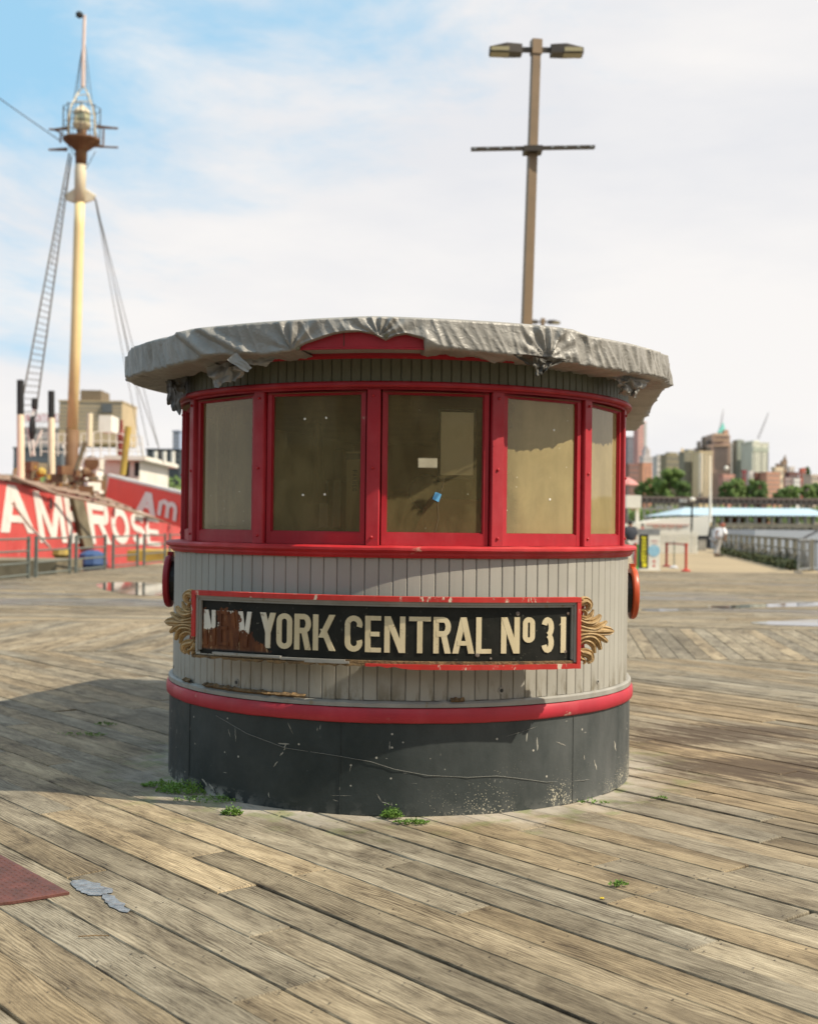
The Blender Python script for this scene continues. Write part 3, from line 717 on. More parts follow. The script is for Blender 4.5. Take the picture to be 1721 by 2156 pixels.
# posts and sashes
POSTS = [-88.9 + 27.7 * i for i in range(7)]
POSTS = [-89.6, -61.5, -33.9, -6.1, 21.6, 48.6, 75.5]
b = MB(); w = .034
b.prism([(-w, -1.262), (-w, -1.330), (-w + .004, -1.336), (w - .004, -1.336), (w, -1.330), (w, -1.262)], 1.345, 2.1285)
post_me = b.mesh('post', M['red'])
bolt = MB(); bolt.tube([(0, -1.335, 0), (0, -1.342, 0), (0, -1.345, 0)], [.008, .0075, .004], 8); bolt_me = bolt.mesh('bolt', M['redsill'])
for a in POSTS:
    p = place_part('post', post_me, kiosk, radians(a))
    for z in (1.385, 1.735, 2.098):
        q = bpy.data.objects.new('bolt', bolt_me); COL.objects.link(q); q.parent = p; q.location = (random.uniform(-.004, .004), 0, z)
def sash(a0, a1, r=1.283, thick=.034, name='window_sash'):
    am = radians((a0 + a1) / 2); half = radians((a1 - a0) / 2)
    hw = 1.30 * sin(half) - .038; rm = r * cos(half) + .022
    rot = Matrix.Rotation(am, 3, 'Z'); org = Vector((KX, KY, 0))
    z0, z1 = 1.346, 2.1285; st, br_, tr = .024, .060, .016
    b = MB()
    def bx(x0, x1, za, zb, y0, y1):
        b.box(org + rot @ Vector(((x0 + x1) / 2, (y0 + y1) / 2, (za + zb) / 2)), (x1 - x0, y1 - y0, zb - za), rot)
    f = -rm - thick / 2; k = -rm + thick / 2
    bx(-hw, -hw + st, z0, z1, f, k); bx(hw - st, hw, z0, z1, f, k); bx(-hw + st, hw - st, z0, z0 + br_, f + .001, k); bx(-hw + st, hw - st, z1 - tr, z1, f + .001, k)
    # glazing bead, stepped back
    s2 = st + .006
    bx(-hw + st, -hw + s2, z0 + br_, z1 - tr, f + .010, k); bx(hw - s2, hw - st, z0 + br_, z1 - tr, f + .010, k)
    bx(-hw + s2, hw - s2, z0 + br_, z0 + br_ + .006, f + .010, k); bx(-hw + s2, hw - s2, z1 - tr - .006, z1 - tr, f + .010, k)
    so = b.build(name, M['red'], kiosk)
    pb = MB(); x0, x1, za, zb = -hw + s2 + .0005, hw - s2 - .0005, z0 + br_ + .0065, z1 - tr - .0065; y = f + .018
    pb.quad(*[org + rot @ Vector(q) for q in ((x0, y, za), (x1, y, za), (x1, y, zb), (x0, y, zb))]); pb.build('pane', M['pane'], so)
    # side cheeks that close the gap to the posts, set well back
    for sgn in (-1, 1): c = MB(); c.box(org + rot @ Vector((sgn * (hw + .012), -rm + .022, (z0 + z1) / 2)), (.024, .012, z1 - z0), rot); c.build('rebate', M['red'], so)
    def at(fx, fz, dy=0.0): return org + rot @ Vector((x0 + (x1 - x0) * fx, y + dy, za + (zb - za) * fz))
    return so, at
SA = [sash(a0 , a1) for a0, a1 in zip(POSTS[:-1], POSTS[1:])]
# sides and back above the sill: solid panels with openings
def wallpanel(p0, p1, openings, z0=1.345, z1=2.14, th=.05):
    p0 = Vector((*p0, 0)); p1 = Vector((*p1, 0)); d = (p1 - p0); L = d.length; d.normalize(); n = Vector((-d.y, d.x, 0)); rot = Matrix.Rotation(atan2(d.y, d.x), 3, 'Z')
    b = MB(); g = MB(); x = 0.0
    def bx(a, c, za, zb): b.box(p0 + d * ((a + c) / 2) + n * th / 2 + Vector((0, 0, (za + zb) / 2)), (c - a, th, zb - za), rot)
    for (a, c, za, zb) in openings:
        bx(x, a, z0, z1)
        if za > z0: bx(a, c, z0, za)
        bx(a, c, zb, z1)
        g.quad(*[p0 + d * q + n * th / 2 + Vector((0, 0, zz)) for q, zz in ((a, za), (c, za), (c, zb), (a, zb))]); x = c
    bx(x, L, z0, z1); o = b.build('side_wall', M['wallin'], kiosk); g.build('pane', M['pane'], o)
a0 = radians(86); pr = (KX + 1.335 * sin(a0), KY - 1.335 * cos(a0)); a1 = radians(-106); pl = (KX + 1.335 * sin(a1), KY - 1.335 * cos(a1))
dd = 1.335 - KREF; pbr = (KX + KBR[0] + dd, KY + KBR[1] + dd); pbl = (KX + KBL[0] - dd, KY + KBL[1] + dd)
wallpanel(pr, pbr, [(.25, 1.0, 1.45, 2.05), (1.35, 2.3, 1.45, 2.05)]); wallpanel(pbr, pbl, [(.30, .62, 1.40, 1.78), (1.27, 1.45, 1.93, 2.01), ]); wallpanel(pbl, pl, [(.15, .46, 1.80, 2.06)])
c = cap(1.32, 2.118, False); c.build('ceiling', M['wallin'], kiosk)
c = cap(1.32, .30, True); c.build('floor_board', M['dark'], kiosk)
# inside: table, chair, carton, notice
def local(x, y, z): return Vector((KX + x, KY + y, z))
tb = thing('chart_table', tuple(local(.30, -.3, .30)), 'sloping red-brown chart table inside the kiosk behind the middle window', 'table')
b = MB(); cs = [P(866, 1130, 6.62), P(1040, 1130, 6.62), P(1016, 1052, 7.35), P(903, 1050, 7.35)]
k = b.pts(cs + [c + Vector((0, 0, -.04)) for c in cs]); b.f += [(k, k + 1, k + 2, k + 3), (k + 7, k + 6, k + 5, k + 4)] + [(k + i, k + 4 + i, k + 4 + (i + 1) % 4, k + (i + 1) % 4) for i in range(4)]; b.build('tabletop', M['brownred'], tb)
for c in cs: b = MB(); b.box2((c.x - .03, c.y - .03, .30), (c.x + .03, c.y + .03, c.z - .05)); b.build('leg', M['brownred'], tb)
ch = thing('chair', tuple(local(.0, .55, .30)), 'dark round backed chair behind the sloping table inside the kiosk', 'chair')
c = P(897, 1036, 7.9); b = MB(); b.lathe(c, [(.02, -.03), (.10, -.02), (.115, 0), (.10, .02), (.02, .03)], 20, 'Y'); b.build('backrest', M['black'], ch, True)
b = MB(); b.box((c.x, c.y - .2, .80), (.44, .44, .07)); b.build('seat', M['black'], ch)
for sx in (-.19, .19):
    for sy in (-.4, 0): b = MB(); b.cyl((c.x + sx, c.y + sy, .30), (c.x + sx * .95, c.y + sy, .78), .016); b.build('leg', M['steel'], ch)
b = MB(); b.cyl((c.x, c.y + .02, .80), (c.x, c.y + .02, c.z), .02); b.build('back_support', M['steel'], ch)
sh = thing('streak_sheet', tuple(local(-.75, -.2, 2.0)), 'pale hanging sheet added behind the leftmost window pane for reflection streaks', 'sheet')  # sheet added to give the pane reflection-like streaks
b = MB(); b.grid(lambda i, j: P(452 + i * 1.9, 840 + j * 19 , 7.25 + .035 * sin(i * .9 + j * .15) + .02 * noise.noise(Vector((i * .5, j * .2, 3)))), 24, 15); b.build('cloth', plain('greyed streak sheet', (.42, .37, .26), (.22, .18, .10), 7, .8), sh, True)
sh = thing('brown_coat', tuple(local(-.35, .9, 2.0)), 'brown hanging coat shape in the dark interior behind the second pane', 'coat')
b = MB(); b.grid(lambda i, j: P(668 + (i - 5) * (1.2 + j * .42), 885 + j * 22, 8.4 + .04 * sin(i * .9)), 11, 9); b.build('cloth', M['wallin'], sh, True)
for (x0, y0, x1, y1, Yq, mt, nm, lab) in ((595, 862, 740, 866, 8.2, 'orangewood', 'shelf', 'thin wooden shelf in the dark interior behind the second pane'), (700, 1012, 716, 1110, 8.9, 'paper', 'door_panel', 'pale narrow panel in the dark interior behind the second pane'), (672, 1012, 690, 1110, 8.9, 'paper', 'door_panel', 'pale strip left of the narrow panel behind the second pane')):
    p, q = P(x0, y1, Yq), P(x1, y0, Yq); b = MB(); b.box2((p.x, Yq, p.z), (q.x, Yq + .04, q.z)); tag(b.build(nm, M[mt], at=tuple(p)), lab, nm.replace('_', ' '))
# notice hanging behind window four of the seven (third in view from the left with the table)
so, at = SA[3]
nb = thing('notice_board', tuple(at(.78, .5, .06)), 'pale blank notice in a dark frame hanging behind the middle right window pane', 'notice')
def panel(mb, at, f0, f1, g0, g1, d0, d1):
    ps = [at(f0, g0, d0), at(f1, g0, d0), at(f1, g1, d0), at(f0, g1, d0)]; qs = [at(f0, g0, d1), at(f1, g0, d1), at(f1, g1, d1), at(f0, g1, d1)]
    k = mb.pts(ps + qs); mb.f += [(k, k + 1, k + 2, k + 3), (k + 7, k + 6, k + 5, k + 4), (k, k + 4, k + 5, k + 1), (k + 1, k + 5, k + 6, k + 2), (k + 2, k + 6, k + 7, k + 3), (k + 3, k + 7, k + 4, k)]
b = MB(); panel(b, at, .545, .955, .395, .915, .050, .062); b.build('frame', M['black'], nb)
b = MB(); panel(b, at, .575, .925, .425, .890, .047, .0495); b.build('sheet', M['paper'], nb)
b = MB(); cc = at(.525, .26, -.002)
ex = (at(1, 0) - at(0, 0)).normalized(); ez = Vector((0, 0, 1)); ey = Vector((-ex.y, ex.x, 0)); t_ = radians(-22)
e1 = ex * cos(t_) + ez * sin(t_); e2 = -ex * sin(t_) + ez * cos(t_)
b.poly([cc + e1 * x * .018 + e2 * y * .021 for x, y in ((-1, -.9), (1, -1), (.9, 1), (-.4, 1.05), (-1, .9))]); b.poly([cc + ey * -.0006 + e1 * x * .018 + e2 * y * .021 for x, y in ((-1, -.9), (1, -1), (.9, 1), (-.4, 1.05), (-1, .9))])
tag(b.build('tape_scrap', M['tape'], at=tuple(cc)), 'small scrap of light blue tape stuck on the window with the notice', 'tape')
b = MB(); crk = [(.60, .40), (.585, .33), (.56, .28), (.535, .2), (.545, .1), (.51, .005)]
b.tube([at(x, y, -.0015) for x, y in crk], .0011, 4); b.build('crack', M['paperbag'], so)
# round discs stuck on the second pane
so2, at2 = SA[2]
for fx, fz in ((.355, .83), (.60, .835), (.345, .265), (.595, .27)):
    b = MB(); c0 = at2(fx, fz); b.cyl(c0 + Vector((0, .002, 0)), c0 + Vector((0, -.0025, 0)), .0062, None, 12)
    tag(b.build('disc', M['white'], so2))
so4, at4 = SA[4]
for fx, fz in ((.69, .79), (.64, .26)):
    b = MB(); c0 = at4(fx, fz); dr = (at4(fx, fz, -.0025) - c0); b.cyl(c0 - dr, c0 + dr, .0062, None, 12); b.build('disc', M['white'], so4)
# cardboard carton leaning behind the second pane
ct = thing('carton', tuple(at2(.83, .25, .2)), 'brown cardboard carton with faded dark lettering and a green leaf standing inside the kiosk', 'carton')
b = MB(); panel(b, at2, .70, 1.04, -.45, .60, .16, .34); b.build('box', M['paperbag'], ct)
b = MB(); panel(b, at2, .70, 1.04, .54, .585, .154, .1595); b.build('band', M['black'], ct)
b = MB()
def cfn(u0):
    def f(u, v, d): # text runs downwards
        return at2(.775 + .048 * v, .46 - (u0 + u * .048) * .72, .1595 - d)
    return f
uu = 0.0
for chx in 'FANNEC': add_letter(b, chx, .62, .2, cfn(uu), .002); uu += .048 * .80
b.build('lettering', M['black'], ct)
b = MB(); b.poly([at2(.89 + .045 * sin(t * pi / 8) ** 1, .44 - .022 * t * .82, .155) for t in range(9)] + [at2(.89 - .045 * sin(t * pi / 8), .44 - .022 * t * .82, .155) for t in range(7, 0, -1)]); b.build('leaf_print', M['greenink'], ct)

# round ports on the two flanks
def port(side):
    a = radians(88 if side > 0 else -88); c = Vector((KX + 1.366 * sin(a), KY - 1.366 * cos(a), 0))
    z = P(1328, 1247, KY).z if side > 0 else P(366, 1222, KY).z
    c.z = z; sx = side
    o = MB(); prof = [(.150, 0), (.158, .004 * sx), (.160, .022 * sx), (.152, .034 * sx), (.120, .038 * sx), (.100, .030 * sx)]
    o.lathe(c + Vector((.012 * sx, 0, 0)), prof, 32, 'X'); ob = o.build('port_cover', M['orangered'] if side > 0 else M['red'], kiosk, autos=40)
    i = MB(); i.lathe(c, [(.120, -.02 * sx), (.120, .012 * sx)], 24, 'X'); i.build('collar', M['black'], ob)
    h = MB(); h.box(c + Vector((.025 * sx, 0, .160)), (.03, .05, .03)); h.build('hinge', M['orangered'] if side > 0 else M['red'], ob)
port(1); port(-1)
# drain holes low on the wall
for a, r in ((-74, .006), (-38.6, .010), (22.6, .010), (52.3, .006)):
    A = radians(a); c = Vector((KX + 1.352 * sin(A), KY - 1.352 * cos(A), .615)); n = Vector((sin(A), -cos(A), 0))
    o = MB(); o.tube([c + n * .001, c + n * .006, c + n * .0065], [r * 1.9, r * 1.8, r * 1.2], 14); d = o.build('vent', M['mould'], kiosk, autos=30)
    i = MB(); i.cyl(c + n * .0064, c + n * .0072, r, None, 12); i.build('hole', M['black'], d)
# rotted stretches at the foot of the boards
for a0, a1, zz in ((-50, -20, .585), (-61, -56, .583), (11, 14, .580)):
    n = int((a1 - a0) / .6) + 1
    b = MB()
    def rf(i, j, a0=a0, zz=zz):
        A = radians(a0 + i * .6); hh = .010 + .014 * abs(noise.noise(Vector((i * .7, 3.1, 0)))) ; r = 1.357 + (.022 if j == 1 else .004) + .012 * noise.noise(Vector((i * .9, j * 2.0, 7)))
        return (KX + r * sin(A), KY - r * cos(A), zz - .018 + j * hh)
    b.grid(rf, n, 3); b.build('rot', M['rotwood'], kiosk)
# scraped marks on the base cladding
def base_hit(x, y, r=1.3735):
    d = ray(x, y); e = Vector((d.x, d.y)); o2 = Vector((-KX, -KY)); A = e.dot(e); B = 2 * e.dot(o2); C_ = o2.dot(o2) - r * r
    t = (-B - sqrt(max(0, B * B - 4 * A * C_))) / (2 * A); return Vector((0, 0, EYE)) + d * t
SCU = plain('scraped primer', (.42, .40, .34), (.25, .24, .21), 60, .8)
rr = random.Random(5)
for (x0, y0, x1, y1, w) in ((602, 1566, 597, 1580, 2.6), (596, 1582, 590, 1592, 2.2), (584, 1603, 577, 1614, 3.0), (793, 1672, 803, 1688, 1.4), (803, 1688, 824, 1696, 1.6), (824, 1690, 825, 1697, 1.4), (480, 1535, 485, 1552, .9), (495, 1532, 496, 1562, 1.1), (605, 1520, 616, 1545, .8), (696, 1675, 742, 1676, .7), (700, 1684, 712, 1688, 1.5),
                           (668, 1532, 668, 1540, 1.2), (740, 1610, 735, 1625, .7), (1062, 1552, 1130, 1530, .6), (1170, 1562, 1190, 1570, 1.5), (1292, 1560, 1296, 1582, 2.0), (1250, 1600, 1256, 1622, 1.8), (1228, 1590, 1230, 1600, 1.4), (440, 1650, 452, 1668, 3.5), (425, 1640, 436, 1655, 3), (565, 1668, 566, 1680, 1.6)):
    n = 7; L = []; R2 = []
    dx, dy = x1 - x0, y1 - y0; l = sqrt(dx * dx + dy * dy); nx, ny = -dy / l, dx / l
    for k in range(n):
        t = k / (n - 1); ww = w * (.25 + sin(pi * t)) * rr.uniform(.4, 1.1); cx_, cy_ = x0 + dx * t + nx * rr.uniform(-.5, .5) * w, y0 + dy * t + ny * rr.uniform(-.5, .5) * w
        L.append(base_hit(cx_ + nx * ww / 2, cy_ + ny * ww / 2)); R2.append(base_hit(cx_ - nx * ww / 2, cy_ - ny * ww / 2))
    b = MB(); b.poly(L + R2[::-1]); b.build('scuff', SCU, kiosk)
# thin wire drooping round the base
pts = []
for (x, y) in ((455, 1507), (520, 1545), (600, 1575), (700, 1590), (780, 1604), (830, 1620), (900, 1633), (985, 1637), (1045, 1634), (1100, 1640), (1150, 1647), (1230, 1643), (1300, 1630)):
    d = ray(x, y); ex_ = Vector((d.x, d.y)); o2 = Vector((-KX, -KY)); A = ex_.dot(ex_); B = 2 * ex_.dot(o2); C_ = o2.dot(o2) - 1.377 ** 2; D_ = max(0, B * B - 4 * A * C_)
    t = (-B - sqrt(D_)) / (2 * A); pts.append(Vector((0, 0, EYE)) + d * t)
b = MB(); b.tube(pts, .0013, 5)
tag(b.build('wire', plain('grey cable', (.20, .20, .18), None, 5, .6), at=tuple(pts[0])), 'thin grey wire drooping across the black base of the kiosk', 'wire')

# ------------------------------------------------------------------ the name board
def face(X): return 6.155 + (X - .1) ** 2 / 4.0
def fpt(X, z, d):           # d = height above the board's face
    s = (X - .1) / 2.0; n = Vector((s, -1, 0)).normalized(); return Vector((X, face(X), z)) + n * d
def solveX(px, ymid=1320):
    X = (px - 860) * 6.2 / FPX
    for _ in range(6): X = P(px, ymid, face(X)).x
    return X
def zat(px, py): X = solveX(px, py); return P(px, py, face(X)).z
SXL, SXR = solveX(411), solveX(1216)
ZT, ZB = 1.098, .744
nbd = MB(); NS = 40
def strip(mb, X0, X1, z0, z1, d0, d1, n=NS, jag=None):
    for k in range(n):
        a = X0 + (X1 - X0) * k / n; c = X0 + (X1 - X0) * (k + 1) / n
        za = z0 + (jag(a) if jag else 0); zc = z0 + (jag(c) if jag else 0)
        ps = [fpt(a, za, d0), fpt(c, zc, d0), fpt(c, z1, d0), fpt(a, z1, d0), fpt(a, za, d1), fpt(c, zc, d1), fpt(c, z1, d1), fpt(a, z1, d1)]
        q = mb.pts(ps); mb.f += [(q + 4, q + 5, q + 6, q + 7), (q + 1, q, q + 3, q + 2), (q, q + 1, q + 5, q + 4), (q + 3, q + 7, q + 6, q + 2)]
        if k == 0: mb.f.append((q, q + 4, q + 7, q + 3))
        if k == n - 1: mb.f.append((q + 1, q + 2, q + 6, q + 5))
strip(nbd, SXL + .03, SXR - .03, ZB + .03, ZT - .03, -.025, 0)
board = nbd.build('name_board', M['sign'], kiosk, autos=30)
fw = .024
b = MB(); strip(b, SXL, SXR, ZT - fw, ZT, -.02, .034); b.build('frame', M['redframe'], board, autos=30)
jg = lambda X: (.006 * noise.noise(Vector((X * 26, 0, 0))) + .005 * noise.noise(Vector((X * 90, 4, 0)))) * (2.0 if X < -.02 else .4) + (.010 if X < -.02 else 0)
b = MB(); strip(b, -.20, SXR, ZB, ZB + fw, -.02, .034, 30, jg); b.build('frame', M['redframe'], board, autos=30)
b = MB(); strip(b, SXL, -.20, ZB, ZB + fw * .9, -.02, .026, 60, jg); b.build('frame', M['rotwood'], board)
tag(board.children[-1], 'bottom rail rotted to bare wood')
b = MB(); strip(b, SXL, SXL + fw * .8, .86, ZT - fw - .0005, -.02, .033, 3); b.build('frame', M['redframe'], board, autos=30)
b = MB(); strip(b, SXR - fw * .8, SXR, ZB + fw + .0005, ZT - fw - .0005, -.02, .033, 3); b.build('frame', M['redframe'], board, autos=30)
# inner moulding, two steps
for k, (o_, w_, d_) in enumerate(((0, .013, .024), (.013, .013, .015))):
    q = fw + o_; b = MB()
    strip(b, SXL + q * .8, SXR - q * .8, ZT - q - w_, ZT - q - .0006, -.01, d_)
    strip(b, SXR - (q + w_) * .8, SXR - q * .8, ZB + q + w_ * .5, ZT - q - w_ - .0005, -.01, d_, 3)
    strip(b, SXL + q * .8, SXL + (q + w_) * .8, ZB + q + w_, ZT - q - w_ - .0005, -.01, d_, 3)
    b.build('moulding', M['mould'], board, autos=30)
b = MB(); strip(b, -.35, SXR - .03, ZB + fw + .001, ZB + fw + .014, -.01, .018, 30, lambda X: -.0005); b.build('moulding', M['rotwood'], board)
for xa, xb, dz in ((SXL + .12, -.62, .010), (-.62, -.30, .004), (-.50, -.28, -.004)):     # splintered bits of moulding
    b = MB(); strip(b, xa, xb, ZB + fw + dz, ZB + fw + dz + .011, .012, .024 + abs(dz), 8, lambda X: .004 * noise.noise(Vector((X * 30, 1, 0)))); b.build('splinter', M['mould'], board)
# letters
LT = [('N', 430, 454), ('E', 459, 482), ('W', 484, 530), ('Y', 548, 581), ('O', 582.6, 615.5), ('R', 620, 655), ('K', 659, 706), ('C', 726, 763), ('E', 768.6, 802), ('N', 809, 853),
      ('T', 860.6, 906.5), ('R', 912, 948.7), ('A', 952, 998), ('L', 1001.6, 1034), ('N', 1054, 1093), ('o', 1099.5, 1125), ('3', 1138.6, 1164.7), ('1', 1175.5, 1190)]
ztop, zbot = 1.000, .822
for ch_, x0, x1 in LT:
    X0, X1 = solveX(x0), solveX(x1); H = ztop - zbot; zb = zbot
    if ch_ == 'o': zb = zbot + .052; H = ztop - zb
    wr = (X1 - X0) / H
    b = MB()
    def f(u, v, d, X0=X0, zb=zb, H=H): return fpt(X0 + u * H, zb + v * H, d)
    add_letter(b, ch_, wr, (.115 if x1 < 535 else .150) if ch_ != 'o' else .20, f, .0045, .0005)
    o = b.build('letter', M['cream'], board)
# bolts on the panel
RIV = plain('rusty rivet', (.13, .075, .05), (.20, .19, .17), 60, .6)
for x, y, r in ((1089, 1292, .011), (1278, 1292, .009), (1005, 1379, .012), (1272, 1372, .009), (1033, 1387, .006)):
    X = solveX(x if x < 1215 else 1195 - (1278 - x)); z = zat(min(x, 1180), y); b = MB(); b.tube([fpt(X, z, 0), fpt(X, z, .004), fpt(X, z, .005)], [r, r * .9, r * .5], 10)
    b.build('rivet', RIV, board)
# brackets holding the board off the wall
for X in (-.75, 0.0, .6):
    yb = KY - sqrt(1.354 ** 2 - (X - KX) ** 2)
    b = MB(); b.box2((X - .03, face(X) + .027, .86), (X + .03, yb + .01, .98)); b.build('bracket', M['dark'], board)
# carved acanthus ends, every lobe a ridge with its own grooves
LOBES = [([(415, 830), (520, 840), (700, 850), (900, 850), (1040, 862), (1120, 862)], [60, 80, 90, 105, 80, 6]),
         ([(415, 740), (560, 790), (720, 815), (860, 760), (970, 690)], [55, 62, 62, 60, 26]),
         ([(415, 640), (510, 690), (640, 710), (760, 670), (845, 575)], [50, 62, 78, 74, 30]),
         ([(415, 560), (500, 640), (600, 640), (670, 570), (705, 480)], [30, 42, 52, 46, 14]),
         ([(415, 930), (560, 895), (720, 900), (860, 960), (985, 1045)], [60, 64, 66, 66, 34]),
         ([(415, 1010), (540, 950), (680, 950), (790, 1030), (855, 1175)], [50, 60, 70, 70, 34]),
         ([(415, 1100), (520, 1020), (620, 1030), (710, 1100), (740, 1235)], [46, 52, 62, 58, 30]),
         ([(415, 400), (480, 350), (560, 330), (625, 390), (600, 470), (545, 500)], [70, 84, 84, 78, 56, 22]),
         ([(430, 300), (480, 300), (500, 330), (470, 370)], [30, 30, 28, 14]),
         ([(470, 490), (530, 490), (570, 540), (550, 600), (480, 605), (440, 560), (440, 500)], [24, 28, 30, 28, 28, 28, 20]),
         ([(430, 1140), (470, 1200), (560, 1220), (640, 1260), (660, 1340), (600, 1400)], [40, 60, 90, 90, 80, 30]),
         ([(420, 1200), (440, 1280), (470, 1320), (530, 1340), (550, 1390), (520, 1420)], [60, 70, 50, 34, 28, 14]),
         ([(470, 1430), (440, 1400), (430, 1350)], [20, 30, 40])]
def ornament(side):
    b = MB(); K = .000290
    X0 = SXR if side > 0 else SXL; s = (X0 - .1) / 2.0; tdir = Vector((1, s, 0)).normalized() * side; n = Vector((s, -1, 0)).normalized()
    base_ = Vector((X0, face(X0), 0)); zc = .925
    for li, (path, ws) in enumerate(LOBES):
        pp = []; W = []
        for i in range(len(path) - 1):
            for k in range(5):
                t = k / 5; pm = path[max(i - 1, 0)]; p0 = path[i]; p1 = path[i + 1]; p2 = path[min(i + 2, len(path) - 1)]
                cr = lambda a, b_, c, d: .5 * ((2 * b_) + (-a + c) * t + (2 * a - 5 * b_ + 4 * c - d) * t * t + (-a + 3 * b_ - 3 * c + d) * t ** 3)
                pp.append((cr(pm[0], p0[0], p1[0], p2[0]), cr(pm[1], p0[1], p1[1], p2[1]))); W.append(ws[i] + (ws[i + 1] - ws[i]) * t)
        pp.append(path[-1]); W.append(ws[-1]); m_ = len(pp); rows = []
        sec = [(-.62, -.4), (-.62, .15), (-.46, .62), (-.26, .40), (-.10, .95), (.10, 1.0), (.26, .48), (.46, .70), (.62, .15), (.62, -.4)]
        for i in range(m_):
            a = Vector(pp[max(i - 1, 0)]); c = Vector(pp[min(i + 1, m_ - 1)]); dr = (c - a).normalized(); nn_ = Vector((-dr.y, dr.x)); q = Vector(pp[i]); w = W[i]
            ln = i / (m_ - 1); rise = .012 + .012 * sin(pi * min(1, ln * 1.1)) + .0015 * li % .004
            ps = []
            for sx, h in sec:
                r2 = q + nn_ * sx * w * 1.45
                ps.append(base_ + tdir * ((r2.x - 428) * K) + Vector((0, 0, zc - (r2.y - 862) * K)) + n * (h * rise * (.35 + .65 * min(1, w / 60)) + .002 + ln * .008))
            rows.append(b.pts(ps))
        ns_ = len(sec)
        for A, B_ in zip(rows[:-1], rows[1:]):
            for j in range(ns_): b.f.append((A + j, A + (j + 1) % ns_, B_ + (j + 1) % ns_, B_ + j))
        b.f.append(tuple(rows[0] + j for j in range(ns_))); b.f.append(tuple(rows[-1] + j for j in range(ns_)))
    o = b.build('carved_leaf', M['gild'], board, autos=50)
    k = MB(); k.poly([base_ + tdir * ((x - 428) * K) + Vector((0, 0, zc - (y - 862) * K)) - n * .004 for x, y in ((425, 320), (560, 420), (520, 640), (800, 700), (990, 862), (800, 980), (560, 1090), (600, 1290), (425, 1400))])
    k.build('red_backing', M['redframe'], board)
ornament(1); ornament(-1)

# ------------------------------------------------------------------ tarpaulin over the roof
RC = 1.600
def pix_cyl(x, y, r=RC):
    d = ray(x, y); KX = KX0 - .035; e = Vector((d.x, d.y)); o2 = Vector((-KX, -KY)); A = e.dot(e); B = 2 * e.dot(o2); C_ = o2.dot(o2) - r * r
    D_ = max(0, B * B - 4 * A * C_); t = (-B - sqrt(D_)) / (2 * A); q = Vector((0, 0, EYE)) + d * t
    return degrees(atan2(q.x - KX, -(q.y - KY))), q.z
bot = [pix_cyl(*q) for q in ((285, 790), (328, 776), (397, 760), (431, 750), (465, 744), (520, 743), (581, 741), (610, 736), (624, 731), (640, 722), (670, 712), (700, 702), (722, 698), (756, 696.5), (785, 702), (811, 715), (830, 706), (854, 702), (887, 711), (924, 729), (975, 735), (1078, 746), (1169, 755), (1261, 772), (1334, 784), (1385, 795))]
top = [pix_cyl(*q) for q in ((290, 745), (330, 716), (397, 691), (480, 682), (600, 673), (700, 667), (780, 664), (900, 668), (1000, 673), (1100, 680), (1170, 686), (1210, 692), (1240, 705), (1334, 724), (1385, 738))]
def interp(tab, a):
    if a <= tab[0][0]: return tab[0][1]
    for (a0, z0), (a1, z1) in zip(tab[:-1], tab[1:]):
        if a <= a1:
            t = (a - a0) / max(1e-6, a1 - a0); return z0 + (z1 - z0) * t
    return tab[-1][1]
NF = 900; NSD = 60
def tarp_pts():
    out_ = []
    for i in range(NF + 1): out_.append(('a', -106 + 192 * i / NF))
    for i in range(1, NSD + 1): out_.append(('r', i / NSD))
    for i in range(1, NSD + 1): out_.append(('b', i / NSD))
    for i in range(1, NSD): out_.append(('l', i / NSD))
    return out_
TP = tarp_pts()
GROM = [(-18.4, None, 10), (-2.7, None, 13), (28.0, None, 14)]
def tarp_xy(k, r):
    kind, v = TP[k]; KX = KX0 - .035
    if kind == 'a': a = radians(v); return KX + r * sin(a), KY - r * cos(a), sin(a), -cos(a), v
    d = r - KREF; br = Vector((KX + KBR[0] + d + .19, KY + KBR[1] + d)); bl = Vector((KX + KBL[0] - d, KY + KBL[1] + d))
    a = radians(86); p = Vector((KX + r * sin(a), KY - r * cos(a))); a2 = radians(-106); q = Vector((KX + r * sin(a2), KY - r * cos(a2)))
    if kind == 'r': w = p.lerp(br, v); return w.x, w.y, 1, 0, 86 + v * 60
    if kind == 'b': w = br.lerp(bl, v); return w.x, w.y, 0, 1, 146 + v * 60
    w = bl.lerp(q, v); return w.x, w.y, -1, 0, -150 + v * 44
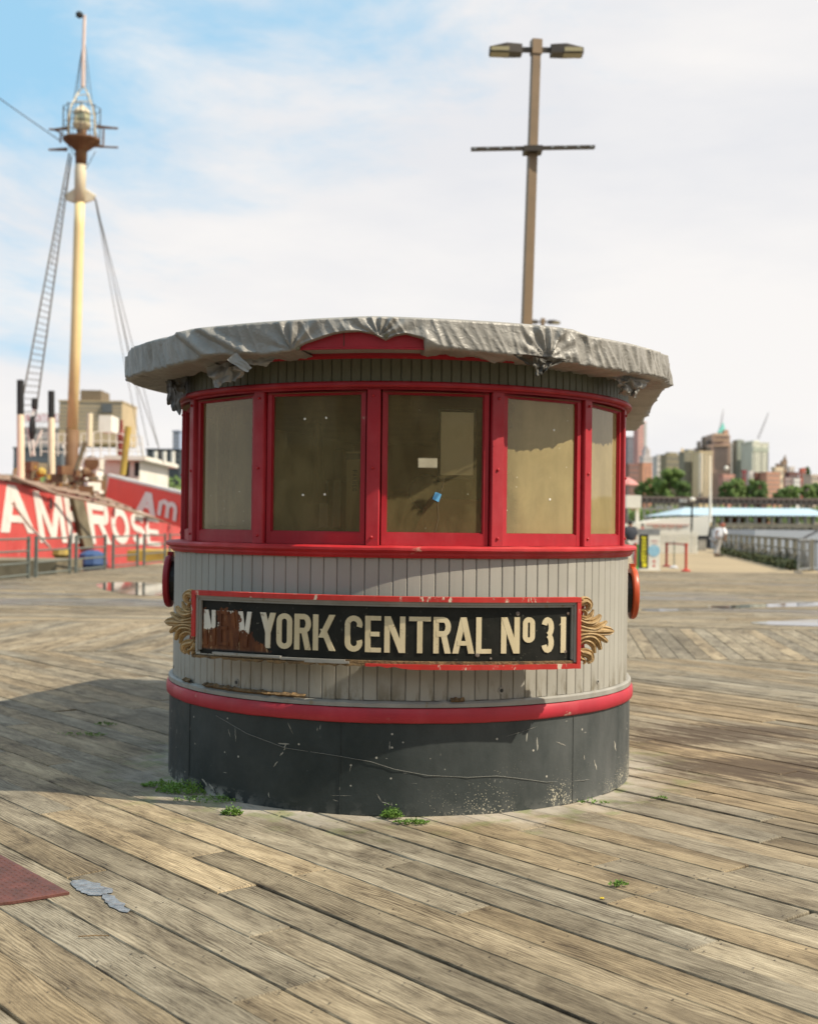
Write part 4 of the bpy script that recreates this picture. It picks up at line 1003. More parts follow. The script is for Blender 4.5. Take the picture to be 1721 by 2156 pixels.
def tarp():
    b = MB(); rows = 26; n = len(TP); rings = []
    for j in range(rows):
        ps = []
        for k in range(n):
            x0, y0, nx, ny, a = tarp_xy(k, RC); zb = interp(bot, a); zt = interp(top, a)
            zt = max(zt, 2.425) if abs(a) > 50 else zt; zb = max(zb, 2.29) if abs(a) > 70 else zb
            s = a * .0283           # arc length in m
            x, y = x0, y0
            if j == 0: x, y, z = tarp_xy(k, RC - .55)[0], tarp_xy(k, RC - .55)[1], zt + .035
            elif j <= 3: rr_ = RC - (.16, .05, .016)[j - 1]; q = tarp_xy(k, rr_); x, y, z = q[0], q[1], zt + (.014, .006, -.001)[j - 1]
            elif j <= 20:
                t = (j - 4) / 16; z = zt - .012 - (zt - .012 - zb) * t
                hang = .5 + .5 * t
                d = .012 * noise.noise(Vector((s * 26 + z * 6, z * 3.2, .3))) * hang + .022 * (noise.noise(Vector((s * 3.1, z * 1.5, 4)))) * hang
                rid = 1 - abs(noise.noise(Vector((s * 15 + z * 9, z * 2.2, 9)))) * 2.2; d += .013 * max(0, rid) ** 3 * hang
                for ga, _, kf in GROM:
                    gs = (a - ga) * .0283; gz = z - interp(bot, ga) + .004; rr_ = sqrt(gs * gs + gz * gz) + .004
                    if rr_ < .34:
                        fo = max(0, 1 - rr_ / .34); ph = atan2(gs, gz)
                        d += .015 * fo * min(1, rr_ / .05) * sin(ph * kf + 1.3 * noise.noise(Vector((ph * 2, ga, 0)))) * (abs(cos(ph)) + .2) - .012 * max(0, 1 - rr_ / .06)
                # loose crumpled fold right of centre and a diagonal crease at the left
                if 24 < a < 42: d += .016 * noise.noise(Vector((s * 22, z * 16, 2))) + .009 * sin((s * 45) + z * 28) * max(0, 1 - abs(a - 32) / 10)
                cr = a + 41 + (z - 2.38) * 60
                if abs(cr) < 2.4: d += .028 * cos(cr / 2.4 * pi / 2)
                cr = a + 34 + (z - 2.38) * 75
                if abs(cr) < 2.2: d += .026 * cos(cr / 2.2 * pi / 2)
                if abs(a) > 44: d += (.018 * noise.noise(Vector((s * 9, z * 5, 8))) + .014 * noise.noise(Vector((s * 34 + z * 8, z * 4, 5)))) * min(1, (abs(a) - 44) / 10)
                flat = .35 + .65 * min(1, abs(a - 14) / 9) if a > -2 else .85; d *= flat
                d += .006
                d = max(-.006, d)
                x += nx * d; y += ny * d
            else:
                m_ = j - 21; tuck = 1.0 if (a < -17.5 or a > 5) else .12
                rr_ = RC - (.004, .03, .08, .15, .235)[m_] * tuck; q = tarp_xy(k, rr_); x, y = q[0], q[1]
                z = min(zb, 2.30) - .004 + (-.004, -.006, -.010, -.006, .0)[m_] * tuck + .022 * noise.noise(Vector((s * 9, m_ * .35, 6))) * (m_ / 4) * tuck + .012 * noise.noise(Vector((s * 30 + m_, m_ * .5, 6))) * min(1, m_) * tuck
                if tuck < .5: z = zb - .001 * m_
            ps.append((x, y, z))
        rings.append(b.pts(ps))
    for A, B_ in zip(rings[:-1], rings[1:]):
        for i in range(n): jn = (i + 1) % n; b.f.append((A + jn, A + i, B_ + i, B_ + jn))
    c = b.pts([(KX + .25, KY + 1.2, 2.56)])
    for i in range(n): b.f.append((rings[0] + (i + 1) % n, c, rings[0] + i))
    return b
tp = tarp().build('tarpaulin', M['tarp'], at=(KX, KY, 2.45), smooth=True)
tag(tp, 'crumpled silver grey tarpaulin stretched over the kiosk roof and gathered at grommets', 'tarpaulin')
# brass grommets
for a, dz in ((-18.4, .006), (-2.7, .004)):
    A = radians(a); z = interp(bot, a) + dz; c = Vector((KX + (RC + .008) * sin(A), KY - (RC + .008) * cos(A), z)); n = Vector((sin(A), -cos(A), 0))
    b = MB(); b.tube([c - n * .004, c + n * .003, c + n * .004], [.013, .013, .008], 12); b.build('grommet', plain('dull brass', (.20, .17, .10), None, 40, .4, .5), tp)
# loose crumpled ends hanging under the eaves
def rag(corners, amp, seed, nu=26, nv=18, name='loose_flap', mat='tarp'):
    c = [P(*q) for q in corners]; b = MB()
    def f(i, j):
        u, v = i / (nu - 1), j / (nv - 1)
        q = c[0] * (1 - u) * (1 - v) + c[1] * u * (1 - v) + c[2] * u * v + c[3] * (1 - u) * v
        k = noise.noise_vector(Vector((u * 2.6 + seed, v * 2.6, seed))) + .5 * noise.noise_vector(Vector((u * 7 + seed, v * 7, seed)))
        return q + k * amp * .8 + Vector((0, -amp * noise.noise(Vector((u * 5, v * 2.5, seed + 4))), 0))
    b.grid(f, nu, nv); return b.build(name, M[mat], tp, True)
rag([(455, 742, 6.45), (590, 744, 6.22), (562, 772, 6.28), (500, 764, 6.35)], .010, 1)
rag([(478, 758, 6.22), (498, 741, 6.22), (530, 774, 6.2), (520, 784, 6.2)], .006, 11, 10, 10)
rag([(430, 765, 6.5), (525, 755, 6.4), (505, 795, 6.42), (450, 812, 6.5)], .035, 2)
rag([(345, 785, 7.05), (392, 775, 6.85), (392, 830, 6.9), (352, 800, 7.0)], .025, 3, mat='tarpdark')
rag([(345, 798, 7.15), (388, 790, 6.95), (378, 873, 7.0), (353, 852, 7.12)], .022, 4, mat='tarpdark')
rag([(275, 785, 7.6), (420, 748, 6.55), (400, 790, 6.95), (335, 812, 7.9)], .030, 13, 40, 20)
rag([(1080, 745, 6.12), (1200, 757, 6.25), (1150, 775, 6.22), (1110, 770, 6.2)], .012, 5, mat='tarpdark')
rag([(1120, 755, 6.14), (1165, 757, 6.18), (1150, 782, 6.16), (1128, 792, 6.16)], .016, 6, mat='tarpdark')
rag([(975, 738, 6.1), (1090, 747, 6.13), (1062, 757, 6.2), (1040, 765, 6.2)], .006, 15, 12, 8)
rag([(1270, 775, 6.55), (1385, 797, 7.0), (1350, 815, 6.9), (1300, 800, 6.7)], .022, 7, mat='tarp')
rag([(1300, 795, 6.68), (1345, 808, 6.8), (1338, 835, 6.8), (1308, 832, 6.75)], .035, 8, 20, 16)
rag([(1345, 800, 7.15), (1408, 803, 7.6), (1362, 868, 9.4), (1318, 830, 8.2)], .022, 9, 50, 30)
b = MB(); b.tube([P(382, 766, 6.95), P(415, 757, 6.72), P(450, 751, 6.5), P(478, 747, 6.38)], .012, 6)
b.build('edge_strip', M['orangewood'], kiosk)
# ------------------------------------------------------------------ on the boardwalk round the kiosk
def Gz(x, y, z=0.0): return G(x, y, z)
# nail heads over the joists
b = MB(); rr = random.Random(21); NAIL = plain('rusty nail heads', (.035, .026, .02), None, 5, .6)
for (cy_, quad, a, v0, tn, wm, z, tl) in near[:230]:
    us_ = [un(q)[0] for q in quad]; u0, u1_ = min(us_), max(us_); marks = [u0 + .03, u1_ - .03] + [k * .61 for k in range(int(u0 / .61) - 1, int(u1_ / .61) + 2) if u0 + .1 < k * .61 < u1_ - .1]
    for U in marks:
        for V in (v0 + .035 + rr.uniform(-.008, .008), v0 + PW - .035 + rr.uniform(-.008, .008)):
            p = UA * (U + rr.uniform(-.01, .01)) + NA * V; r_ = rr.uniform(.0032, .0048)
            if p.y > 8.5: continue
            b.poly([(p.x + r_ * cos(t * pi / 3), p.y + r_ * sin(t * pi / 3), z + .0028) for t in range(6)])
tag(b.build('nail', NAIL, walk), kind='stuff')
# red chequer plate at the left edge
cps = [G(27, 1818), G(146, 1883), G(27, 1902), G(-60, 1916), G(-160, 1740)]
pl = [(p.x, p.y) for p in (G(146, 1883), G(27, 1818), G(-75, 1764), G(-185, 1925), G(27, 1903))]
b = MB(); b.prism(list(pl) , -.002, .010, .003, .002)
plate = b.build('steel_plate', M['rust'], at=(pl[0][0], pl[0][1], 0)); tag(plate, 'red-brown chequered steel plate lying on the deck at the lower left', 'steel plate')
b = MB(); u1 = (Vector(pl[1]) - Vector(pl[0])).normalized(); u2 = Vector((-u1.y, u1.x))
ctr = Vector(pl[0]); inner = offset_poly(pl, .02)
def inside(p, poly):
    s = 0
    for i in range(len(poly)):
        a, c = poly[i], poly[(i + 1) % len(poly)]; cr = (c[0] - a[0]) * (p.y - a[1]) - (c[1] - a[1]) * (p.x - a[0]); s += 1 if cr > 0 else -1
    return abs(s) == len(poly)
for i in range(-40, 60):
    for j in range(-40, 60):
        q = ctr + u1 * i * .024 + u2 * j * .024
        if not inside(q, inner): continue
        a = u1 + u2 if (i + j) % 2 else u1 - u2; a = a.normalized(); w = Vector((-a.y, a.x))
        ps = [q + a * .009, q + w * .003, q - a * .009, q - w * .003]; k = b.pts([(p.x, p.y, .0101) for p in ps] + [(q.x, q.y, .0135)]); b.f += [(k + t, k + (t + 1) % 4, k + 4) for t in range(4)]; 
tag(b.build('tread_pattern', M['rust'], plate), kind='stuff')
def blob(name, pts, z, mat, label, cat, kind=None, h=.0015):
    c = [G(*q) for q in pts]; n = len(c); out_ = []
    for i in range(n):
        for k in range(4):
            t = k / 4; a, b_, d, e = c[i - 1], c[i], c[(i + 1) % n], c[(i + 2) % n]
            q = .5 * ((2 * b_) + (d - a) * t + (2 * a - 5 * b_ + 4 * d - e) * t * t + (3 * b_ - a - 3 * d + e) * t ** 3); out_.append((q.x, q.y))
    out_ = [(x + .018 * noise.noise(Vector((i * 1.3, 3, 1))), y + .018 * noise.noise(Vector((i * 1.3, 9, 1)))) for i, (x, y) in enumerate(out_)]
    ar = sum(out_[i - 1][0] * out_[i][1] - out_[i][0] * out_[i - 1][1] for i in range(len(out_)))
    if ar < 0: out_.reverse()
    b = MB(); cx_ = sum(p[0] for p in out_) / len(out_); cy_ = sum(p[1] for p in out_) / len(out_)
    b.poly([(x, y, z + h) for x, y in out_]); o = b.build(name, mat, at=(cx_, cy_, z)); 
    return tag(o, label, cat, kind=kind)
blob('sealant_patch', [(150, 1857), (175, 1853), (205, 1862), (238, 1876), (222, 1884), (195, 1886), (172, 1880), (155, 1868)], 0, M['tar'], 'glossy blue-grey sealant smear beside the red steel plate, upper of two', 'sealant patch')
blob('sealant_patch', [(215, 1884), (240, 1888), (258, 1905), (272, 1920), (255, 1921), (238, 1912), (222, 1900)], 0, M['tar'], 'glossy blue-grey sealant smear further from the red steel plate, lower of two', 'sealant patch')
for pts in ([(205, 1229), (260, 1226), (330, 1228), (380, 1232), (380, 1250), (310, 1254), (250, 1248), (215, 1240)],):
    tag(blob('puddle', pts, .001, M['puddle'], None, None), kind='structure')
for pts in ([(1480, 1277), (1560, 1274), (1660, 1270), (1740, 1268), (1760, 1272), (1700, 1277), (1600, 1279), (1530, 1281)],
            [(1580, 1311), (1640, 1307), (1740, 1305), (1770, 1313), (1740, 1319), (1660, 1317), (1610, 1315)],
            [(1350, 1283), (1400, 1282), (1460, 1284), (1410, 1287), (1365, 1287)]):
    tag(blob('puddle', pts, .001, M['puddle'], None, None), kind='structure')
# weeds and moss
def weed(x, y, r, n, label, seed, hmax=.05, sx=1.0):
    rr = random.Random(seed); c = G(x, y); b = MB()
    for k in range(n):
        a = rr.uniform(0, 2 * pi); q = r * sqrt(rr.random()); p = Vector((c.x + q * cos(a) * sx, c.y + q * sin(a) * .55, rr.uniform(.0, .006)))
        st = Vector((rr.uniform(-.5, .5), rr.uniform(-.5, .5), rr.uniform(.5, 1.2))).normalized() * rr.uniform(.4, 1) * hmax * 1.5 * (1.15 - q / r); tip = p + st
        for m_ in range(5):
            t = .3 + .17 * m_; o = p + st * t; d = Vector((rr.uniform(-1, 1), rr.uniform(-1, 1), rr.uniform(-.1, .7))).normalized() * rr.uniform(.006, .013); w = d.cross(Vector((rr.uniform(-1, 1), rr.uniform(-1, 1), rr.uniform(-1, 1)))).normalized() * .0035
            b.poly([o, o + d * .5 + w, o + d, o + d * .5 - w])
    return tag(b.build('weed', M['leaf'], at=(c.x, c.y, 0)), label, 'weed', 'weeds growing in the deck joints round the kiosk')
weed(393, 1668, .13, 420, 'largest leafy green weed at the left foot of the kiosk', 1, .055, 1.25)
weed(340, 1656, .09, 150, 'low dark green weed left of the largest weed', 2, .03, 1.3)
weed(440, 1686, .12, 110, 'thin trailing green weed right of the largest weed', 3, .025, 1.6)
weed(488, 1716, .05, 150, 'small bushy weed in the joint in front of the kiosk, left', 4, .045)
weed(824, 1722, .055, 170, 'bright green weed at the middle of the kiosk foot', 5, .05)
weed(865, 1734, .06, 110, 'flat green weed trailing right of the middle weed', 6, .018, 1.5)
weed(178, 1548, .10, 60, 'yellowish weed in a joint in the kiosk shadow', 7, .015, 1.8)
weed(222, 1527, .06, 50, 'small green weed in a joint in the kiosk shadow', 8, .02, 1.6)
weed(1245, 1692, .05, 26, 'small green weed on the right foot of the kiosk', 9, .02, 1.8)
weed(1390, 1683, .03, 20, 'tiny green weed on the boards right of the kiosk', 10, .015, 1.6)
weed(1302, 1865, .03, 40, 'tiny green weed in a joint at the lower right', 11, .015, 1.4)
def mosspatch(pts): 
    return tag(blob('moss', pts, .0005, M['moss'], None, None, h=.003), kind='stuff')
for x, y, sx, sy in ((560, 1712, 46, 8), (910, 1738, 38, 6), (1265, 1694, 20, 5), (470, 1700, 30, 6)):
    pass
# litter at the foot
def crumple(x, y, r, mat, name, label, cat, seed, sq=.6):
    c = G(x, y); b = MB()
    b.grid(lambda i, j: c + Vector((cos(2 * pi * i / 12) * sin(pi * j / 7), sin(2 * pi * i / 12) * sin(pi * j / 7), sq * (1 - cos(pi * j / 7)))) * r * (1 + .6 * noise.noise(Vector((i * .9, j * .8, seed)))), 12, 8, True)
    return tag(b.build(name, mat, at=(c.x, c.y, 0)), label, cat)
crumple(632, 1705, .020, M['steel'], 'foil_scrap', 'crumpled silver foil scrap at the foot of the kiosk', 'litter', 1)
crumple(746, 1714, .011, M['white'], 'paper_scrap', 'small white scrap at the foot of the kiosk', 'litter', 2, .4)
crumple(1267, 1893, .008, plain('yellow leaf', (.60, .45, .03), None, 9, .7), 'fallen_leaf', 'small bright yellow leaf in a board joint', 'leaf', 3, .4)
c = G(195, 1975); b = MB(); b.tube([c + Vector((-.05, 0, .004)), c + Vector((0, .006, .006)), c + Vector((.055, .012, .004))], .0022, 5)
tag(b.build('twig', M['rotwood'], at=(c.x, c.y, 0)), 'thin dry twig lying on the boards at the lower left', 'twig')

# ------------------------------------------------------------------ lamp masts
M['lamp'] = plain('bronze lamp paint', (.24, .16, .09), (.20, .135, .075), 3, .5)
M['lampdark'] = plain('dark bronze lamp head', (.055, .042, .030), None, 3, .5)
M['lens'] = plain('yellowed lamp lens', (.42, .36, .20), (.34, .29, .16), 40, .3)
def lamp(Y, xt, yt, xb, yb, s, label, bar=True, zf=0.0):
    T_ = P(xt, yt, Y); Bm = P(xb, yb, Y); d = (T_ - Bm); foot = Bm + d * ((zf - Bm.z) / d.z)
    o = thing('street_lamp', tuple(foot), label, 'street lamp', 'lamp masts on the pier'); b = MB(); up = (T_ - foot).normalized()
    rot = Matrix.Rotation(radians(12), 3, 'Z')
    ax = rot @ Vector((1, 0, 0)); ay = rot @ Vector((0, 1, 0)); w = .082 * s
    k = b.pts([foot + (ax * i + ay * j) * w for i, j in ((-1, -1), (1, -1), (1, 1), (-1, 1))]); k2 = b.pts([T_ + (ax * i + ay * j) * w * .80 for i, j in ((-1, -1), (1, -1), (1, 1), (-1, 1))])
    for i in range(4): j = (i + 1) % 4; b.f.append((k + i, k + j, k2 + j, k2 + i))
    b.f.append((k2, k2 + 1, k2 + 2, k2 + 3)); b.build('pole', M['lamp'], o)
    b = MB(); b.box(T_ + Vector((0, 0, -.06 * s)), (.165 * s, .165 * s, .24 * s), rot); b.build('pole_cap', M['lamp'], o)
    for sg in (-1, 1):
        b = MB(); c = T_ + Vector((sg * .165 * s, 0, -.10 * s)); b.box(c, (.20 * s, .07 * s, .07 * s)); b.build('arm', M['lampdark'], o)
        b = MB(); x0 = T_ + Vector((sg * .235 * s, 0, -.185 * s)); tilt = 0.02
        def q(u, v, w_): return x0 + Vector((sg * u * s, v * s, (w_ + u * tilt) * s))
        sec = [(0, .12, 0, .17), (.25, .15, -.0, .175), (.53, .13, 0.0, .10)]
        rings = [b.pts([q(u, -hw, z0), q(u, hw, z0), q(u, hw * .9, z1 * .85), q(u, hw * .4, z1), q(u, -hw * .4, z1), q(u, -hw * .9, z1 * .85)]) for u, hw, z0, z1 in sec]
        for A, B_ in zip(rings[:-1], rings[1:]):
            for i in range(6): j = (i + 1) % 6; b.f.append((A + i, A + j, B_ + j, B_ + i))
        b.f.append(tuple(rings[0] + i for i in range(6))); b.f.append(tuple(rings[-1] + i for i in reversed(range(6))))
        hd = b.build('lamp_head', M['lampdark'], o)
        b = MB(); b.box(q(.36, 0, -.004), (.30 * s, .22 * s, .014 * s)); b.box(q(.36, -.146, .045), (.29 * s, .006 * s, .065 * s)); b.build('lens', M['lens'], hd)
    if bar:
        c = P(1121, 311.5, Y) ; b = MB(); a0 = P(991, 314, Y - .12); a1 = P(1251, 309.5, Y - .12)
        dr = (a1 - a0).normalized(); rt = Matrix((dr, Vector((0, 1, 0)), dr.cross(Vector((0, 1, 0))))).transposed()
        b.box((a0 + a1) / 2, ((a1 - a0).length, .10, .045), rt); br = b.build('crossbar', M['lampdark'], o)
        for k in range(10):
            if k in (4, 5): continue
            h = MB(); h.box(a0 + dr * (a1 - a0).length * (.03 + .94 * k / 9) + Vector((0, -.052, 0)), (.05, .008, .03), rt); h.build('hook', M['steel'], br)
        h = MB(); h.box((a0 + a1) / 2 + Vector((0, .06, -.02)), (.30, .30, .09), rt); h.build('clamp', M['lampdark'], br)
lamp(20.5, 1128, 92, 1108, 676, 1.0, 'tall bronze double headed lamp mast rising behind the kiosk roof')
lamp(84, 1142, 673, 1137, 900, 1.5, 'distant double headed lamp mast just clearing the kiosk roof', False)

# ------------------------------------------------------------------ railing along the left edge
M['rail'] = plain('green-grey railing paint', (.16, .185, .165), (.11, .115, .10), 8, .5, .2)
def ledge_at(px): k = (px - 860) / FPX; Y = (-9.5 - 2.152) / (k - .0708); return Vector((-9.5 + .0708 * (Y - 30.4), Y, 0))
secs = [(-20, 61), (77, 148), (161, 222), (239, 290), (304, 348), (358, 400), (408, 440)]
names_ = ['nearest the left picture edge', 'second from the left, before the letter M', 'third from the left, before the letter R', 'fourth from the left, before the letters O and S', 'fifth from the left, before the letter E', 'next to the kiosk', 'hidden behind the kiosk']
for (xa, xb), nm in zip(secs[:6], names_):
    a, c = ledge_at(xa), ledge_at(xb); o = thing('railing', tuple(a), 'green-grey pipe railing section, ' + nm, 'railing', 'railing sections along the left edge of the pier')
    for p in (a, c):
        b = MB(); b.box(p + Vector((0, 0, .52)), (.075, .075, 1.04)); b.build('post', M['rail'], o)
    for z in (.98, .68, .38, .09):
        b = MB(); b.cyl(a + Vector((0, 0, z)), c + Vector((0, 0, z)), .026, None, 6); b.build('rail', M['rail'], o)
# ------------------------------------------------------------------ lightship
HX = -15.4
def hull_mat():
    m = NT('sun faded red hull'); p = m.pos(); c = m.mix(m.rng(m.noise(p, .35, 5, .6), .35, .65), (.60, .085, .075), (.50, .055, .05))
    st = m.noise(m.map(p, (1, 1.6, .18)), 1.0, 5, .7); c = m.mix(m.rng(st, .54, .72, 0, .6), c, (.28, .07, .045)); ch = m.noise(p, 2.2, 6, .7); c = m.mix(m.rng(ch, .62, .66, 0, .5), c, (.66, .40, .35))
    br = m.n('ShaderNodeTexBrick'); m.l(m.map(p, (0, .22, .55), (0, 0, 0), (0, radians(90), 0)), br.inputs['Vector'])
    m.set(Base_Color=c, Roughness=.55); m.bump(m.noise(m.map(p, (1, .5, 1)), .8, 3), .6, .08); return m.m
M['hull'] = hull_mat()
M['letw'] = plain('hull letter white', (.80, .76, .70), (.70, .64, .58), 1.2, .5)
M['buff'] = plain('buff mast paint', (.78, .62, .32), (.70, .53, .26), .8, .5)
M['buffp'] = plain('pale mast paint', (.76, .68, .50), (.66, .57, .40), .8, .5)
M['mastrust'] = plain('rust brown mast foot', (.12, .055, .022), (.20, .11, .05), .9, .7)
M['shipwhite'] = plain('ship white', (.78, .76, .70), (.66, .62, .54), .8, .5)
M['drab'] = plain('drab canvas and gear', (.24, .20, .13), (.12, .10, .06), 1.2, .8)
M['yellow'] = plain('dull yellow paint', (.50, .36, .06), (.30, .20, .05), 1.0, .6)
M['bannerred'] = plain('red banner cloth', (.80, .055, .030), (.74, .05, .03), 1, .6)
M['rope'] = plain('dark rigging rope', (.10, .085, .07), None, 1, .8)
M['wood2'] = plain('pinkish rail timber', (.38, .28, .22), (.28, .2, .15), 1, .7)
def hy(px): return HX / ((px - 860) / FPX)
def hz(px, py): return P(px, py, hy(px)).z
deckz = [(40, 3.15), (48.9, 2.91), (58.3, 2.63), (69.3, 2.15), (84, 1.35), (95, 1.4), (112, 2.2)]
def dz(Y):
    return interp(deckz, Y)
ship = thing('lightship', (HX - 4.5, 70, -2.7), 'long red lightship with huge white name letters moored beyond the left railing', 'ship')
b = MB(); ys = [40 + 2 * i for i in range(36)]; R_ = []
for Y in ys:
    t = (Y - 40) / 70; k = 1 - max(0, (t - .72) / .28) ** 2 * .75; hwid = 4.4 * k; off = (4.4 - hwid)
    R_.append(b.pts([(HX - 8.8 + off * .3, Y, dz(Y)), (HX - 8.8 + off * .3, Y, -3), (HX - .6 - off, Y, -3), (HX - off, Y, -1.2), (HX - off, Y, dz(Y)), ]))
for A, B_ in zip(R_[:-1], R_[1:]):
    for i in range(5): j = (i + 1) % 5; b.f.append((A + i, B_ + i, B_ + j, A + j))
b.f.append(tuple(R_[0] + i for i in range(5))); b.f.append(tuple(R_[-1] + i for i in reversed(range(5)))); b.build('hull', M['hull'], ship)
b = MB()
for i in range(len(ys) - 5): b.box2((HX - .02, ys[i] + .001, dz(ys[i]) - .02), (HX + .16, ys[i + 1], dz(ys[i]) + .16))
b.build('gunwale', M['wood2'], ship)
HL = [('A', -8, 66, 1022, 1122, 1010, 1135), ('M', 76, 134, 1038, 1143, 0, 0), ('B', 139, 182, 1046, 1144, 0, 0), ('R', 186, 229, 1055, 1146, 0, 0), ('O', 234, 271, 1069, 1146, 0, 0), ('S', 276, 305, 1080.5, 1147, 0, 0), ('E', 307, 335, 1089, 1150, 0, 0)]
for ch_, x0, x1, yt, yb, _, _ in HL:
    Y0, Y1 = hy(x0), hy(x1); xm = (x0 + x1) / 2; za, zb = hz(xm, yt), hz(xm, yb); H = za - zb; b = MB(); sl = (dz(Y1) - dz(Y0)) / (Y1 - Y0) * .55
    wr = 1.0 if ch_ != 'M' else 1.15
    def f(u, v, d, Y0=Y0, Y1=Y1, wr=wr): YY = Y0 + (Y1 - Y0) * u / wr; return Vector((HX + .002 + d, YY - (v - .5) * .55 * H, zb + H * v + (YY - (Y0 + Y1) / 2) * sl))
    add_letter(b, ch_, wr, .215, f, .02, .004, .15); b.build('letter', M['letw'], ship)
for x, y in ((104, 1062), (172, 1060), (306, 1094), (354, 1110), (237, 1078)):       # portholes
    Y = hy(x); c = Vector((HX, Y, hz(x, y))); b = MB(); b.lathe(c, [(.34, 0), (.34, .05), (.24, .05)], 12, 'X'); q = b.build('porthole', M['shipwhite'] if 0 else M['hull'], ship)
    i = MB(); i.lathe(c, [(.24, .0), (.24, .055)], 12, 'X'); i.build('glass', M['black'], q)
# dark slanted slab over the middle letter, standing in for the mast's shadow
b = MB(); cs = [Vector((HX + .06, hy(x), P(x, y, hy(x)).z)) for x, y in ((170, 1154), (190, 1154), (165, 1046), (143, 1046))]; k = b.pts(cs + [c + Vector((.16, 0, 0)) for c in cs]); b.f += [(k + 4, k + 5, k + 6, k + 7), (k, k + 4, k + 7, k + 3), (k + 1, k + 2, k + 6, k + 5), (k, k + 1, k + 5, k + 4), (k + 3, k + 7, k + 6, k + 2)]; b.build('mast_shadow_slab', M['drab'], ship)
# lantern mast
MY = 68.7
def mp(x, y, Y=MY): return P(x, y, Y)
b = MB(); b.tube([mp(147, 1062), mp(150, 1000), mp(152, 905)], [.33, .35, .36], 14); b.build('mast_foot', M['mastrust'], ship, True)
b = MB(); b.tube([mp(152, 905), mp(160, 700), mp(166, 480), mp(168, 425)], [.30, .29, .28, .27], 14); b.build('mast', M['buff'], ship, True)
b = MB(); b.tube([mp(168, 425), mp(169, 360), mp(170, 340), mp(171, 318)], [.30, .31, .27, .24], 14); b.build('mast_head', M['buffp'], ship, True)
b = MB(); b.tube([mp(170.5, 346), mp(171, 300), mp(171.5, 290)], [.30, .34, .42], 14); b.build('mast_collar', M['mastrust'], ship, True)
b = MB()
for sg in (-1, 1): b.poly([mp(168, 392), mp(168 + sg * 33, 413), mp(168 + sg * 30, 420), mp(168, 428)]); b.poly([mp(168, 392, MY + .2), mp(168 + sg * 33, 413, MY + .2), mp(168 + sg * 30, 420, MY + .2), mp(168, 428, MY + .2)]); b.cyl(mp(168, 392, MY + .1), mp(168 + sg * 33, 413, MY + .1), .06); b.cyl(mp(168 + sg * 31, 418, MY + .1), mp(168, 429, MY + .1), .07)
b.build('hounds', M['buffp'], ship)
b = MB(); c = mp(171.5, 300); b.lathe(c, [(.35, -.45), (.85, -.05), (1.02, .10), (1.02, .20), (.3, .20)], 16); b.build('platform', M['mastrust'], ship)
b = MB(); c = mp(172, 275); b.lathe(c, [(.28, -.6), (.28, .3)], 12); b.build('lantern_stem', M['mastrust'], ship, True)
b = MB(); c = mp(172, 262); b.lathe(c, [(.30, -.30), (.46, -.12), (.52, .0), (.46, .05)], 14); b.build('lantern_base', M['buffp'], ship)
b = MB(); b.lathe(c, [(.38, .05), (.44, .25), (.40, .62)], 14); b.build('lantern_glass', plain('lantern glass', (.20, .26, .20), (.45, .42, .25), 3, .15), ship)
b = MB(); b.lathe(c, [(.48, .62), (.46, .72), (.22, .95), (.12, 1.06)], 14); b.build('lantern_roof', M['buffp'], ship)
for k in range(6):
    a = k * pi / 3; b = MB(); b.cyl(c + Vector((.45 * cos(a), .45 * sin(a), .03)), c + Vector((.43 * cos(a), .43 * sin(a), .66)), .03, None, 5); b.build('lantern_bar', M['buffp'], ship)
# cage and railings round the lantern
b = MB(); c = mp(171.5, 290)
for k in range(8):
    a = k * pi / 4 + .2; e = Vector((.98 * cos(a), .98 * sin(a), 0)); b.cyl(c + e, c + e + Vector((0, 0, 1.7)), .035, None, 5)
for z in (.75, 1.6):
    for k in range(16):
        a, a2 = k * pi / 8, (k + 1) * pi / 8; b.cyl(c + Vector((.98 * cos(a), .98 * sin(a), z)), c + Vector((.98 * cos(a2), .98 * sin(a2), z)), .022, None, 4)
b.build('platform_railing', M['rope'], ship)
b = MB()
for x0, y0, x1, y1 in ((142, 272, 103, 272), (142, 268, 108, 273), (142, 312, 102, 315), (142, 316, 104, 315), (198, 264, 248, 270), (205, 268, 248, 270), (198, 308, 248, 310), (203, 304, 220, 309), (218, 272, 217, 306), (112, 272, 128, 278), (128, 278, 127, 300)):
    b.cyl(mp(x0, y0), mp(x1, y1), .055, None, 5)
b.build('yard_arms', M['mastrust'], ship)
b = MB()
for sg, Yo in ((-1, -.6), (1, -.6), (-1, .6), (1, .6)):
    o_ = MY + Yo; b.tube([mp(171.5 + sg * 29, 285, o_), mp(171.5 + sg * 27, 245, o_), mp(171.5 + sg * 22, 222, o_), mp(174.5 + sg * 10, 195, MY), mp(175, 180, MY)], .04, 5)
b.cyl(mp(160, 199), mp(188, 199), .03, None, 5); b.cyl(mp(154, 213), mp(194, 213), .03, None, 5)
b.build('cage', M['buffp'], ship)
b = MB(); b.tube([mp(174.5, 182), mp(176, 100), mp(178, 32)], [.13, .10, .09], 8)
b.build('topmast', plain('pale pink topmast', (.74, .58, .52), None, 2, .5), ship)
b = MB(); b.lathe(mp(167, 31), [(.05, -.18), (.2, -.08), (.2, .1), (.05, .2)], 8); b.cyl(mp(160, 28), mp(167, 31), .02, None, 4); b.cyl(mp(167, 31), mp(178, 34), .02, None, 4); b.build('anemometer', M['black'], ship)
def stay(pts, r=.025, name='stay'):
    b = MB(); b.tube(pts, r, 4); return b.build(name, M['rope'], ship)
